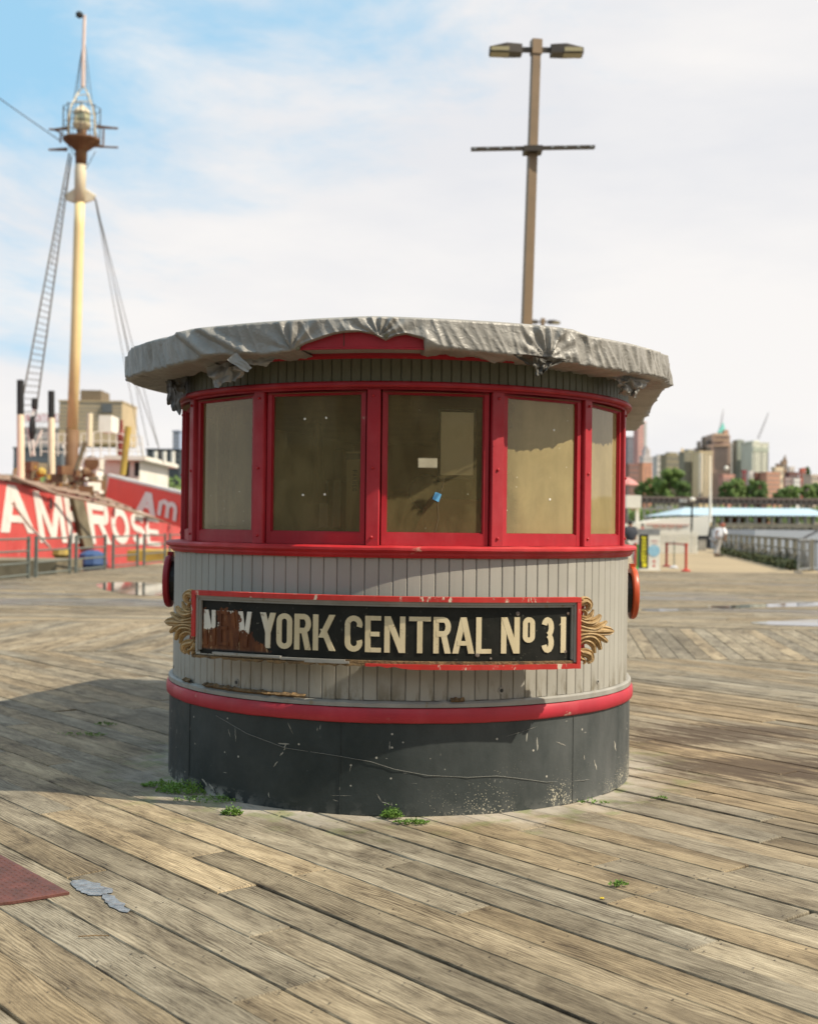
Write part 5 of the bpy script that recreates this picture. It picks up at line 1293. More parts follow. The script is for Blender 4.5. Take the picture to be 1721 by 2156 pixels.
for (x0, y0, x1, y1) in ((176, 75, 152, 285), (176, 75, 190, 285), (177, 75, 143, 285), (177, 75, 203, 290), (199, 268, 213, 312), (143, 305, 170, 345), (201, 318, 172, 372), (199, 415, 285, 800), (200, 418, 340, 965), (199, 414, 250, 700), (202, 420, 312, 940), (250, 700, 300, 960), (285, 800, 345, 975), (150, 325, 108, 560)):
    stay([mp(x0, y0), mp(x1, y1)], .022)
stay([mp(125, 295), mp(33, 231, MY - 5), mp(-60, 165, MY - 10)], .03)
# ratlines: two side ropes with rungs
for nm, (xa, ya), (xb, yb), (xc, yc), (xd, yd) in (('a', (152, 322), (44, 880), (148, 330), (72, 880)),):
    L0, L1, R0, R1 = mp(xa - 6, ya), mp(xb - 4, yb, MY - 6), mp(xc + 2, yc), mp(xd + 2, yd, MY - 4); b = MB(); b.tube([L0, L1], .045, 5); b.tube([R0, R1], .045, 5); n = 44
    for k in range(6, n): t = k / n; b.tube([L0.lerp(L1, t), R0.lerp(R1, t)], .022, 4)
    tag(b.build('ratlines', M['rope'], ship), kind='stuff')
# posts with black tips, davits
for x, yt, ym, yb, Y, w in ((108, 823, 880, 1000, 64, .17), (43, 800, 873, 1010, 56, .16)):
    b = MB(); b.cyl(P(x, ym, Y), P(x + 1, yb, Y), w); b.build('boom_post', M['buffp'], ship); b = MB(); b.cyl(P(x, yt, Y), P(x, ym, Y), w * .98); b.build('boom_post_tip', M['black'], ship)
for x, yt, yb in ((73, 838, 862), (68, 876, 925)):
    b = MB(); b.lathe((P(x, yt, 60) + P(x, yb, 60)) / 2, [(.10, -(P(x, yt, 60) - P(x, yb, 60)).z / 2), (.16, -.2), (.16, .2), (.1, (P(x, yt, 60) - P(x, yb, 60)).z / 2)], 8); b.build('block', M['black'], ship)
b = MB(); b.tube([P(74, 855, 60), P(66, 880, 60), P(72, 960, 60)], .05, 5); b.tube([P(58, 900, 60), P(65, 960, 60), P(88, 905, 60)], .06, 5); b.build('tackle', M['shipwhite'], ship)
for x0, y0, x1, y1, r, mt in ((270, 898, 258, 1000, .17, 'yellow'), (168, 985, 205, 1052, .10, 'shipwhite'), (189, 870, 188, 940, .15, 'buffp'), (180, 930, 140, 1050, .12, 'drab')):
    b = MB(); b.cyl(P(x0, y0, 66), P(x1, y1, 66), r); b.build('spar', M[mt], ship)
# deckhouse with a railed bridge
dh = []
b = MB(); a0, a1 = P(163, 966, 74), P(232, 1012, 74); b.box2((a0.x, 71.5, a1.z - 2), (a1.x, 77, a0.z)); dk = b.build('deckhouse', M['shipwhite'], ship)
b = MB(); q = P(192.5, 975, 71.46); b.lathe(q, [(.42, 0), (.42, .03)], 16, 'Y'); b.build('arched_port', M['mastrust'], dk)
b = MB(); a0, a1 = P(232, 972, 72), P(305, 1015, 72); b.box2((a0.x + .01, 70.5, a1.z - 2), (a1.x, 79, a0.z)); dk = b.build('wheelhouse', M['shipwhite'], ship)
b = MB(); a0, a1 = P(228, 961, 71), P(314, 971, 71); b.box2((a0.x, 69.9, a1.z), (a1.x, 80, a0.z)); b.build('bridge_deck', M['shipwhite'], ship)
for x in (267, 288):
    b = MB(); b.box(P(x, 988, 70.48), (.26, .04, .80)); b.build('window', M['black'], dk)
b = MB()
for Yr in (70.0, 79.0):
    xs = [168, 180, 195, 212, 230, 246, 262, 277, 292, 302]
    for x in xs: b.cyl(P(x, 966, Yr), P(x - (x - 230) * .05, 908 + abs(x - 215) * .13, Yr), .035, None, 5)
    for f_ in (0, .33, .66, 1):
        for xa, xb in zip(xs[:-1], xs[1:]): b.cyl(P(xa, 966, Yr).lerp(P(xa - (xa - 230) * .05, 908 + abs(xa - 215) * .13, Yr), f_), P(xb, 966, Yr).lerp(P(xb - (xb - 230) * .05, 908 + abs(xb - 215) * .13, Yr), f_), .03, None, 5)
for x in (86, 104, 122, 136): b.cyl(P(x, 960, 68), P(x, 912, 68), .035, None, 5)
for y in (912, 930, 950): b.cyl(P(86, y, 68), P(140, y + 3, 68), .03, None, 5)
tag(b.build('bridge_railing', M['shipwhite'], ship), kind='stuff')
b = MB(); b.lathe(P(255, 930, 75), [(.22, -1.6), (.22, 0), (.34, .3), (.12, .7), (.08, 1.3)], 10); b.build('vent_stack', plain('dark red vent', (.22, .03, .02), None, 2, .6), ship)
b = MB(); a0, a1 = P(208, 874, 78), P(234, 908, 78); b.box2((a0.x, 78, a1.z), (a1.x, 80, a0.z)); b.build('locker', M['shipwhite'], ship)
# cluttered foredeck gear
rr = random.Random(3)
for k in range(70):
    x = rr.uniform(30, 215); y = rr.uniform(985, 1030) + (x - 100) * .11; s = rr.uniform(.15, .5); c = P(x, y, rr.uniform(60, 68)); b = MB(); rot = Matrix.Rotation(rr.uniform(0, 3), 3, 'Z')
    mt = rr.choice(['yellow', 'yellow', 'drab', 'drab', 'shipwhite', 'mastrust', 'drab']) if x < 140 else rr.choice(['drab', 'drab', 'shipwhite', 'mastrust'])
    if k % 5: b.box(c, (s * 1.6, s, s), rot)
    else: b.lathe(c, [(s * .3, -s * .5), (s * .6, -s * .1), (s * .55, s * .3), (s * .2, s * .6)], 8)
    b.build('deck_gear', M[mt], ship)
b = MB(); b.poly([P(168, 985, 66), P(225, 1000, 66), P(223, 1055, 66), P(168, 1045, 66)]); b.poly([P(168, 985, 66.3), P(225, 1000, 66.3), P(223, 1055, 66.3), P(168, 1045, 66.3)]); b.build('canvas', M['drab'], ship)
# red banner on a sloping gangway
bn = thing('banner', tuple(P(300, 1080, 56)), 'long red banner with white lettering hung along a sloping gangway beside the ship', 'banner')
def bf(u, v, d=0.0):       # u 0..1 along, v 0..1 up
    Yb = 57 - 9 * u; xt, yt = 230 + 190 * u, 1003 + 47 * u; xb_, yb_ = 222 + 190 * u, 1046 + 78 * u
    a, c = P(xb_, yb_, Yb), P(xt, yt, Yb); q = a.lerp(c, v); q += Vector((0, -.10 * noise.noise(Vector((u * 9, v * 2, 1))) - d, 0)); return q
b = MB(); b.grid(lambda i, j: bf(i / 24, j / 6), 25, 7); b.grid(lambda i, j: bf(i / 24, j / 6, -.05), 25, 7); b.build('cloth', M['bannerred'], bn, True)
b = MB(); b.tube([bf(u / 6, 1.04, .02) for u in range(7)], .09, 6); b.build('top_rail', M['shipwhite'], bn)
b = MB()
def lf(u, v, d): return bf(.345 + u * .155, .02 + v * .76, .05 + d)
add_letter(b, 'A', 1.35, .38, lf, .01, .004, .22)
def lf2(u, v, d): return bf(.57 + u * .165, .12 + v * .66, .05 + d)
add_letter(b, 'm', 1.25, .24, lf2, .01, .004); b.build('lettering', M['letw'], bn)
# mooring lines and gangway spars in front of the hull
mo = thing('mooring_line', tuple(P(40, 1017, 47)), 'long pale mooring line slanting down the red hull towards the kiosk', 'rope')
b = MB(); b.tube([P(27, 1003, 48), P(120, 1040, 54), P(250, 1068, 60), P(376, 1106, 68)], .07, 6); b.build('rope', M['wood2'], mo)
mo = thing('mooring_line', tuple(P(40, 1017, 44)), 'thin mooring line crossing the letters A and M to the pier edge', 'rope')
b = MB(); b.tube([P(27, 1060, 46), P(60, 1105, 42), P(105, 1152, 38)], .045, 6); b.build('rope', M['wood2'], mo)
# floating stage, camel timbers and small things between hull and pier
b = MB(); a0, a1 = P(27, 1178, 36), P(135, 1218, 36); b.box2((a0.x - 4, 35.2, -2.5), (a1.x, 38, a0.z)); tag(b.build('timber_stage', M['drab'], at=(a0.x, 36, 0)), 'weathered brown timber stage below the left railing', 'timber stage')
b = MB(); b.box2((-11.6, 43, -2.6), (-9.9, 58, -1.0)); tag(b.build('floating_stage', plain('green grey float', (.10, .12, .09), (.16, .16, .12), 1, .8), at=(-11, 50, -1)), 'green-grey floating stage between the pier and the red hull', 'float')
b = MB(); c = P(195, 1176, 46); b.lathe(c, [(.3, -.5), (.55, -.2), (.5, .15), (.2, .3)], 10); tag(b.build('tarp_bundle', plain('blue tarp', (.04, .09, .22), None, 2, .6), at=tuple(c)), 'dark blue covered bundle below the railing', 'bundle')
b = MB(); c = P(340, 1172, 60); b.box2((c.x - 1.2, 58, -.4), (c.x + 1.6, 62, .10)); tag(b.build('yellow_float', M['yellow'], at=(c.x, 60, 0)), 'yellow edged float at the pier edge left of the kiosk', 'float')
b = MB(); c = P(128, 1168, 42); b.lathe(c, [(.1, -.2), (.3, 0), (.25, .2)], 8); tag(b.build('buoy', M['yellow'], at=tuple(c)), 'small yellow buoy below the railing', 'buoy')

# ------------------------------------------------------------------ right side of the pier
M['concrete'] = plain('weathered concrete', (.36, .34, .30), (.26, .24, .20), 1.5, .85)
M['fence'] = plain('weathered fence timber', (.24, .22, .17), (.16, .15, .11), 1.0, .8)
M['bushy'] = plain('dark low shrub', (.045, .06, .02), (.09, .10, .035), 2, .8)
def redge(px):     # fence line (14.1,44) to (19.4,78)
    k = (px - 860.5) / FPX; s = .156; Y = (14.1 - s * 44) / (k - s); return Vector((14.1 + s * (Y - 44), Y, 0))
fxs = [1707, 1690, 1673, 1656, 1640, 1625, 1611, 1597, 1584, 1572, 1560, 1549, 1539, 1529, 1520]
fe = thing('pier_fence', tuple(redge(1700)), 'long grey timber fence running along the right edge of the pier', 'fence')
for i, x in enumerate(fxs):
    p = redge(x); b = MB(); b.box(p + Vector((0, 0, .56)), (.14, .14, 1.12)); b.build('post', M['fence'], fe)
for z, h in ((1.08, .10), (.70, .07), (.30, .07)):
    b = MB()
    for xa, xb in zip(fxs[:-1], fxs[1:]):
        a, c = redge(xa), redge(xb); d = c - a; rot = Matrix.Rotation(atan2(d.y, d.x), 3, 'Z'); b.box((a + c) / 2 + Vector((0, 0, z)), (d.length, .06, h), rot)
    b.build('rail', M['fence'], fe)
rr = random.Random(9)
for i, (xa, xb) in enumerate(zip(fxs[:-1], fxs[1:])):          # boards of uneven height
    a, c = redge(xa), redge(xb); d = c - a; n = 7; b = MB(); dn = d.normalized(); rot = Matrix.Rotation(atan2(d.y, d.x), 3, 'Z')
    for k in range(n):
        q = a + d * ((k + .5) / n); hgt = rr.uniform(.35, .62); b.box(q + Vector((.08, 0, hgt / 2 + .02)), (d.length / n * .82, .03, hgt), rot)
    tag(b.build('picket', M['fence'], fe), kind='stuff')
b = MB(); rr = random.Random(4)
for k in range(2600):
    t = rr.random(); p = redge(1702 - 180 * t); q = p + Vector((rr.uniform(-.65, -.15), rr.uniform(-.4, .4), rr.uniform(0, .32)))
    d = Vector((rr.uniform(-1, 1), rr.uniform(-1, 1), rr.uniform(-1, 1))).normalized() * .09; w = d.cross(Vector((0, 0, 1))).normalized() * .05; b.poly([q - d, q + w, q + d, q - w])
tag(b.build('low_plants', M['bushy'], at=(0, 0, 0)), kind='stuff')
for x, y0, y1, w, lab in ((1476, 1135, 1159, 16, 'pale concrete block by the planter, left of the walking man'), (1565, 1146, 1171, 21, 'pale concrete block by the fence, right of the walking man'), (1700, 1140, 1206, 18, None)):
    if lab is None: continue
    Y = G(x, y1).y; c = P(x, (y0 + y1) / 2, Y); s = w * Y / FPX; hgt = (y1 - y0) * Y / FPX
    o = thing('concrete_block', (c.x, c.y, 0), lab, 'concrete block', 'concrete blocks along the right of the pier')
    b = MB(); b.prism([(c.x - s / 2, c.y - s / 2), (c.x + s / 2, c.y - s / 2), (c.x + s / 2, c.y + s / 2), (c.x - s / 2, c.y + s / 2)], 0, hgt * .9, .04, .06); b.build('body', M['concrete'], o)
    b = MB(); b.box((c.x, c.y, hgt * .93), (s * 1.08, s * 1.08, hgt * .06)); b.build('slab', M['concrete'], o)
# timber box planter
c = G(1449, 1151); s = 34 * c.y / FPX; o = thing('planter', (c.x, c.y, 0), 'wide timber planter with yellowish side left of the walking man', 'planter')
b = MB(); b.box((c.x, c.y + .8, .45), (s, 1.6, .9)); b.build('box', plain('yellowish timber', (.30, .27, .09), (.24, .20, .10), 1, .8), o)
b = MB(); b.box((c.x, c.y + .8, .93), (s + .15, 1.75, .08)); b.build('rim', M['fence'], o)
# metal crowd barrier at the right edge
a, c = G(1679, 1206), G(1716, 1201); o = thing('crowd_barrier', tuple(a), 'grey steel crowd barrier standing at the right end of the fence', 'barrier')
b = MB(); b.tube([a + Vector((0, 0, .1)), a + Vector((0, 0, 1.1)), c + Vector((0, 0, 1.1)), c + Vector((0, 0, .1)), a + Vector((0, 0, .1))], .03, 6); b.build('frame', M['steel'], o)
for k in range(1, 9):
    q = a.lerp(c, k / 9); b = MB(); b.cyl(q + Vector((0, 0, .1)), q + Vector((0, 0, 1.1)), .012, None, 5); b.build('bar', M['steel'], o)
for q in (a, c): b = MB(); b.box(q + Vector((0, 0, .02)), (.06, .7, .04)); b.build('foot', M['steel'], o)
# posts with belts
def stanchion(x, yb, yt, col, label, base_col=None, bw=.16):
    p = G(x, yb); H = P(x, yt, p.y).z; o = thing('stanchion', tuple(p), label, 'stanchion', 'queue posts beside the sign boards')
    m_ = plain('post ' + label[:12], col, None, 2, .45); b = MB(); b.cyl(p + Vector((0, 0, .05)), p + Vector((0, 0, H)), .045 if base_col is None else .022, None, 10); b.build('post', m_, o)
    b = MB(); b.cyl(p + Vector((0, 0, H - .09)), p + Vector((0, 0, H)), .06 if base_col is None else .03, None, 10); b.build('cap', m_, o)
    b = MB(); b.lathe(p, [(bw, 0), (bw, .03), (.05, .09)], 14); b.build('base', plain('stanchion foot', base_col, None, 2, .5) if base_col else m_, o); return p, H
s1 = stanchion(1443, 1203, 1144, (.52, .04, .02), 'bright red post with a flared foot, rightmost of the queue posts')
s2 = stanchion(1402, 1193, 1142, (.26, .03, .02), 'dark red post just right of the white sign board')
s3 = stanchion(1418, 1196, 1140, (.14, .17, .13), 'thin grey-green post with a pale round foot', (.6, .6, .62))
s4 = stanchion(1336, 1196, 1143, (.48, .03, .05), 'red post partly hidden by the right side of the kiosk')
s5 = stanchion(1341.5, 1199, 1146, (.06, .42, .03), 'bright green post between the kiosk and the black sign')
for (pa, Ha), (pc, Hc), col, lab in ((s2, s3, (.3, .04, .05), 'dark queue belt between the dark red and the thin post'), (s3, s1, (.42, .10, .10), 'pinkish queue belt ending at the bright red post')):
    b = MB(); b.box((pa + pc) / 2 + Vector((0, 0, (Ha + Hc) / 2 - .06)), ((pc - pa).length, .012, .05), Matrix.Rotation(atan2(pc.y - pa.y, pc.x - pa.x), 3, 'Z')); tag(b.build('queue_belt', plain('belt' + lab[:5], col, None, 2, .7), at=tuple(pa)), lab, 'belt')
# sign boards: black and yellow upright, and white board with a blue disc
Y = G(1365, 1201).y
o = thing('sign_board', tuple(G(1356, 1200)), 'narrow black sign board with tall yellow lettering beside the kiosk', 'sign')
def sp(x, y, d=0.0): return P(x, y, Y - d)
def pan(mb, x0, x1, y0, y1, d0, d1):
    a, c = sp(x0, y1), sp(x1, y0); mb.box2((a.x, Y - d0, a.z), (c.x, Y - d1, c.z))
b = MB(); pan(b, 1345.5, 1363.2, 1124, 1197, -.25, .0); b.build('panel', M['black'], o)
M['brightyellow'] = plain('bright yellow print', (.80, .72, .03), None, 2, .5)
b = MB(); 
for k, chx in enumerate('EXPRESS'.replace('X', 'A')): 
    pass
word = 'COFFEE'
b = MB(); y = 1129
for k, chx in enumerate('SCOOTER'):
    def sf(u, v, d, y=y): return sp(1359.8 - v * 10.0, y + u * 7.4, .001 + d)
    add_letter(b, chx, .95, .30, sf, .006, .001); y += 7.9
b.build('lettering', M['brightyellow'], o)
b = MB(); b.lathe(sp(1356, 1189.5, .004), [(.085, 0), (.085, -.006)], 16, 'Y'); b.build('yellow_disc', M['brightyellow'], o)
o = thing('sign_board', tuple(G(1376, 1201)), 'white sign board with a pale blue disc and two red arrows', 'sign')
b = MB(); pan(b, 1363.6, 1388.5, 1126, 1199, -.28, .02); b.build('panel', M['white'], o)
b = MB(); pan(b, 1345, 1388.5, 1114, 1125.5, -.32, .03); b.build('top_box', M['steel'], o)
b = MB(); pan(b, 1345, 1389, 1197.5, 1201, -.32, .05); b.build('foot', M['white'], o)
b = MB(); b.lathe(sp(1376, 1159.5, .026), [(.20, 0), (.20, -.006)], 24, 'Y'); b.build('blue_disc', plain('pale blue print', (.22, .45, .62), (.35, .58, .70), 6, .5), o)
for yy in (1181, 1190.5):
    b = MB(); b.poly([sp(1372.5, yy + 3, .027), sp(1379.5, yy + 3, .027), sp(1376, yy - 3.5, .027)]); b.build('red_arrow', plain('red print', (.6, .05, .03), None, 2, .5), o)
b = MB(); b.box(sp(1377, 1139, .024), (.22, .004, .035)); b.box(sp(1378, 1145, .024), (.16, .004, .02)); b.build('small_print', plain('pink print', (.55, .25, .24), None, 2, .5), o)
# white kiosk with a pink parasol half hidden by the right flank
o = thing('ticket_booth', tuple(G(1332, 1160)), 'white booth on a post half hidden by the right side of the kiosk', 'booth'); Yb = 60
b = MB(); a, c = P(1318, 1069, Yb), P(1349, 1043, Yb); b.box2((a.x, Yb, a.z), (c.x, Yb + 1.2, c.z)); b.build('head_box', M['white'], o)
b = MB(); a, c = P(1340, 1135, Yb), P(1349, 1069, Yb); b.box2((a.x, Yb + .3, 0), (c.x - .04, Yb + .5, c.z)); b.build('post', M['white'], o)
b = MB(); a, c = P(1318, 1140, Yb), P(1346, 1103, Yb); b.box2((a.x - .4, Yb - .4, 0), (c.x, Yb + .28, c.z)); b.build('counter', M['white'], o)
o = thing('parasol', tuple(G(1322, 1150)), 'pale pink parasol showing beside the right edge of the kiosk', 'parasol'); c = P(1321, 1021, 66)
b = MB(); b.lathe(c, [(.58, 0), (.57, .03), (.3, .26), (.03, .40)], 8); b.build('canopy', plain('pink canvas', (.62, .27, .25), None, 2, .7), o); b = MB(); b.cyl(c - Vector((0, 0, c.z)), c, .03); b.build('pole', M['steel'], o)
# slim lamp and flag pole
o = thing('park_lamp', (P(1455, 1100, 74).x, 74, 0), 'thin black park lamp with a white globe near the planter', 'park lamp')
b = MB(); b.cyl((P(1455, 1100, 74).x, 74, 0), P(1456, 1058, 74), .06); b.build('pole', M['black'], o); b = MB(); b.lathe(P(1457, 1052, 74), [(.06, -.12), (.18, -.04), (.18, .06), (.07, .13)], 12); b.build('globe', M['white'], o)
o = thing('flagpole', (P(1494, 1090, 110).x, 110, -.5), 'tall white pole rising from the bow of the white boat', 'pole'); b = MB(); b.tube([P(1494, 1100, 110), P(1494.5, 1060, 110), P(1495, 960, 110)], [.15, .11, .04], 8); b.build('pole', M['white'], o)
# white hull of a moored boat
Yb = 112
o = thing('white_boat', tuple(P(1420, 1110, Yb)), 'long white boat hull with a raked bow moored behind the sign boards', 'boat')
b = MB(); topl = [(1338, 1100), (1365, 1097), (1400, 1092), (1440, 1089.5), (1470, 1088), (1496.5, 1085)]; botl = [(1338, 1128), (1365, 1128), (1400, 1128), (1440, 1128), (1470, 1128), (1489, 1128)]
wd = [3, 4, 4, 3.4, 2.2, .3]
rg = [b.pts([P(*botl[i], Yb), P(*topl[i], Yb), P(*topl[i], Yb) + Vector((0, wd[i], 0)), P(*botl[i], Yb) + Vector((0, wd[i], 0))]) for i in range(6)]
for A, B_ in zip(rg[:-1], rg[1:]):
    for i in range(4): j = (i + 1) % 4; b.f.append((A + i, A + j, B_ + j, B_ + i))
b.f.append(tuple(rg[0] + i for i in range(4))); b.f.append(tuple(rg[-1] + i for i in range(4))); b.build('hull', M['white'], o)
b = MB(); b.box2((P(1360, 1100, Yb).x, Yb - .1, P(1360, 1105, Yb).z), (P(1450, 1100, Yb).x, Yb - .01, P(1360, 1103.5, Yb).z)); b.build('stripe', plain('faded red stripe', (.5, .22, .18), None, 2, .6), o)
for x in (1380, 1396, 1412, 1430): b = MB(); b.box(P(x, 1108, Yb - .06), (.5, .06, .28)); b.build('window', plain('pink tinted window', (.5, .32, .27), None, 2, .5), o)
# low clutter behind the queue: white-grey picket boards
b = MB()
o = thing('white_fence', tuple(G(1400, 1150)), 'white slatted fence between the sign boards and the planter', 'fence')
for k in range(24):
    x = 1388 + k * 3.4; b = MB(); a = P(x, 1138, 72); b.box((a.x, 72 + .02 * (k % 2), .62), (.07, .03, 1.24 if k % 4 else 1.4)); b.build('picket', M['white'], o)
for z in (.35, 1.0): b = MB(); a, c = P(1387, 1138, 72.06), P(1469, 1138, 72.06); b.box2((a.x, 72.05, z), (c.x, 72.09, z + .08)); b.build('rail', M['white'], o)
# pavilion with a pale blue roof on the next pier
Yp = 150; o = thing('pier_pavilion', tuple(P(1560, 1115, Yp)), 'long open pier shed with a pale blue hipped roof at the right', 'pavilion')
b = MB(); a0, a1, a2, a3 = P(1428, 1084.5, Yp), P(1760, 1086, Yp), P(1452, 1068, Yp + 8), P(1718, 1070, Yp + 8)
b1 = P(1428, 1084.5, Yp) + Vector((0, 22, 0)); b2 = P(1760, 1086, Yp) + Vector((0, 22, 0)); r0 = Vector((a2.x, Yp + 11, a2.z)); r1 = Vector((a3.x, Yp + 11, a3.z))
k = b.pts([a0, a1, b2, b1, r0, r1]); b.f += [(k, k + 1, k + 5, k + 4), (k + 1, k + 2, k + 5), (k + 2, k + 3, k + 4, k + 5), (k + 3, k, k + 4), (k + 3, k + 2, k + 1, k)]; b.build('roof', plain('pale blue roof sheet', (.42, .60, .70), (.36, .55, .66), .3, .3), o)
for k in range(19):
    x = 1432 + 17.5 * k; a = P(x, 1086, Yp + .5); b = MB(); b.box2((a.x - .16, Yp + .4, -1), (a.x + .16, Yp + .8, a.z)); b.build('post', M['concrete'], o)
b = MB(); a, c = P(1420, 1116, Yp), P(1770, 1108, Yp); b.box2((a.x, Yp - .4, -2.6), (c.x, Yp + 22, P(1500, 1112, Yp).z)); b.build('deck', M['black'], o)
b = MB(); a, c = P(1525, 1110, Yp), P(1770, 1104, Yp); b.box2((a.x, Yp - .1, P(1600, 1110, Yp).z), (c.x, Yp, P(1600, 1102, Yp).z)); b.build('parapet', M['fence'], o)
for x0, x1, colr in ((1528, 1538, (.32, .12, .05)), (1541, 1553, (.35, .11, .04)), (1558, 1566, (.25, .14, .07)), (1594, 1602, (.35, .05, .03)), (1635, 1640, (.6, .5, .36)), (1663, 1670, (.6, .5, .38)), (1610, 1616, (.25, .1, .08))):
    b = MB(); a, c = P(x0, 1106, Yp + 3), P(x1, 1089, Yp + 3); b.box2((a.x, Yp + 3, a.z), (c.x, Yp + 4, c.z)); b.build('stall', plain('stall %d' % x0, colr, None, 1, .8), o)
b = MB(); p, q = P(1588, 1150, 96), P(1775, 1118, 96); bo = thing('barge', (p.x, 96, -2.7), 'flat pale blue-white barge roof seen over the fence at the right edge', 'barge'); b.box2((p.x, 96, -2.7), (q.x + 6, 110, q.z)); b.build('hull', plain('pale barge', (.50, .52, .55), (.42, .44, .47), .3, .4), bo)
# dark mooring ramp at far right
b = MB(); a = P(1706, 1136, 60); b.tube([P(1681, 1139, 52), P(1700, 1128, 56), P(1730, 1113, 62)], .06, 6); tag(b.build('gangway_rail', M['black'], at=tuple(a)), 'thin dark rail slanting up at the right picture edge', 'rail')
b = MB(); b.box2((P(1674, 1137, 50).x, 49.6, P(1674, 1142, 50).z), (P(1716, 1137, 50).x, 50.4, P(1674, 1137.5, 50).z)); tag(b.build('bollard_cap', M['black'], at=(P(1690, 1139, 50).x, 50, 0)), 'flat black cover on the fence at the right edge', 'cover')

# ------------------------------------------------------------------ people
def skin_body(name, vs, es, rs, mat, parent, levels=2):
    me = bpy.data.meshes.new(name); org = WLOC[parent.name] if parent else (0, 0, 0)
    me.from_pydata([(v[0] - org[0], v[1] - org[1], v[2] - org[2]) for v in vs], es, []); me.materials.append(mat)
    o = bpy.data.objects.new(name, me); COL.objects.link(o)
    if parent: o.parent = parent; WLOC[o.name] = org
    sk = o.modifiers.new('skin', 'SKIN'); sk.use_smooth_shade = True
    ly = me.skin_vertices[0] if me.skin_vertices else me.skin_vertices.new()
    for i, r in enumerate(rs): ly.data[i].radius = (r, r) if isinstance(r, (int, float)) else r
    ly.data[0].use_root = True
    ss = o.modifiers.new('sub', 'SUBSURF'); ss.levels = levels; ss.render_levels = levels; return o
M['skin'] = plain('skin', (.36, .19, .12), None, 3, .6); M['shirt'] = plain('white shirt', (.82, .80, .80), (.78, .76, .77), 5, .8); M['trouser'] = plain('pale grey trousers', (.40, .38, .36), (.34, .32, .30), 5, .8)
def person(loc, h, head, lean, face_, shirt, trouser, label, stride=.16):
    o = thing('person', loc, label, 'person'); X, Y, Z = loc; k = h / 1.75; R = Matrix.Rotation(face_, 3, 'Z')
    def q(x, y, z): return Vector(loc) + R @ Vector((x * k, y * k, z * k))     # y = forward
    ln = lean
    pel = (0, 0, .95); ch_ = (0, ln * .55, 1.28); nk = (0, ln * 1.0, 1.47); hd = (0, ln * 1.25 + .02, 1.60); tp_ = (0, ln * 1.3 + .02, 1.70)
    J = [pel, ch_, nk, hd, tp_, (-.19, ln * .85, 1.42), (-.25, ln * .8 - .03, 1.14), (-.23, ln * .9 + .10, .92), (-.22, ln * .95 + .16, .84), (.19, ln * .85, 1.42), (.25, ln * .8 + .02, 1.14), (.23, ln * .8 + .02, .90), (.22, ln * .8 + .03, .80),
         (-.10, 0, .88), (-.10, stride * .7, .50), (-.10, stride, .09), (-.10, stride + .13, .04), (.10, 0, .88), (.10, -stride * .3, .50), (.10, -stride - .04, .12), (.10, -stride + .08, .04)]
    E = [(0, 1), (1, 2), (2, 3), (3, 4), (1, 5), (5, 6), (6, 7), (7, 8), (1, 9), (9, 10), (10, 11), (11, 12), (0, 13), (13, 14), (14, 15), (15, 16), (0, 17), (17, 18), (18, 19), (19, 20)]
    Rr = [.15, .155, .06, .10, .075, .06, .045, .035, .035, .06, .045, .035, .035, .085, .06, .042, .035, .085, .06, .042, .035]
    skin_body('body', [q(*j) for j in J], E, [r * k for r in Rr], M['skin'], o)
    sj = [J[i] for i in (0, 1, 5, 6, 9, 10)] + [(0, ln * .92, 1.43)]; sj[0] = (0, .0, .86)
    skin_body('shirt', [q(*j) for j in sj], [(0, 1), (1, 2), (2, 3), (1, 4), (4, 5), (1, 6)], [(.23 * k, .20 * k), (.26 * k, .21 * k), .12 * k, .10 * k, .12 * k, .10 * k, .11 * k], shirt, o)
    tj = [J[i] for i in (0, 13, 14, 15, 17, 18, 19)]; skin_body('trousers', [q(*j) for j in tj], [(0, 1), (1, 2), (2, 3), (0, 4), (4, 5), (5, 6)], [.18 * k, .13 * k, .10 * k, .085 * k, .13 * k, .10 * k, .085 * k], trouser, o)
    b = MB(); c = q(*hd); b.lathe(c + Vector((0, 0, .03)), [(.09 * k, -.03), (.105 * k, .03), (.09 * k, .085), (.04 * k, .115)], 10); b.build('hair', head, o, True)
    for i in (16, 20): b = MB(); e = q(*J[i]); b.box(e, (.09 * k, .22 * k, .08 * k), R); b.build('shoe', M['black'], o)
g = G(1508, 1172)
person(tuple(g), 1.72, M['brownred'], .22, radians(-60), M['shirt'], M['trouser'], 'man in a white shirt and pale trousers walking away bent forward'); [x for x in COL.objects if str(x.get('label')).startswith('man in')][0].scale = (1.35, 1.35, 1.0)
g = P(1326, 1160, 48); person((g.x, 48, 0), 1.72, M['black'], .0, radians(20), plain('dark blue shirt', (.03, .035, .05), None, 4, .8), M['trouser'], 'person in a dark top standing by the booth beside the kiosk')
g = P(1351, 1150, 64); person((g.x, 64, 0), 1.66, M['black'], .0, radians(80), plain('red shirt', (.45, .03, .04), None, 4, .8), M['black'], 'person in a red top behind the white sign board')
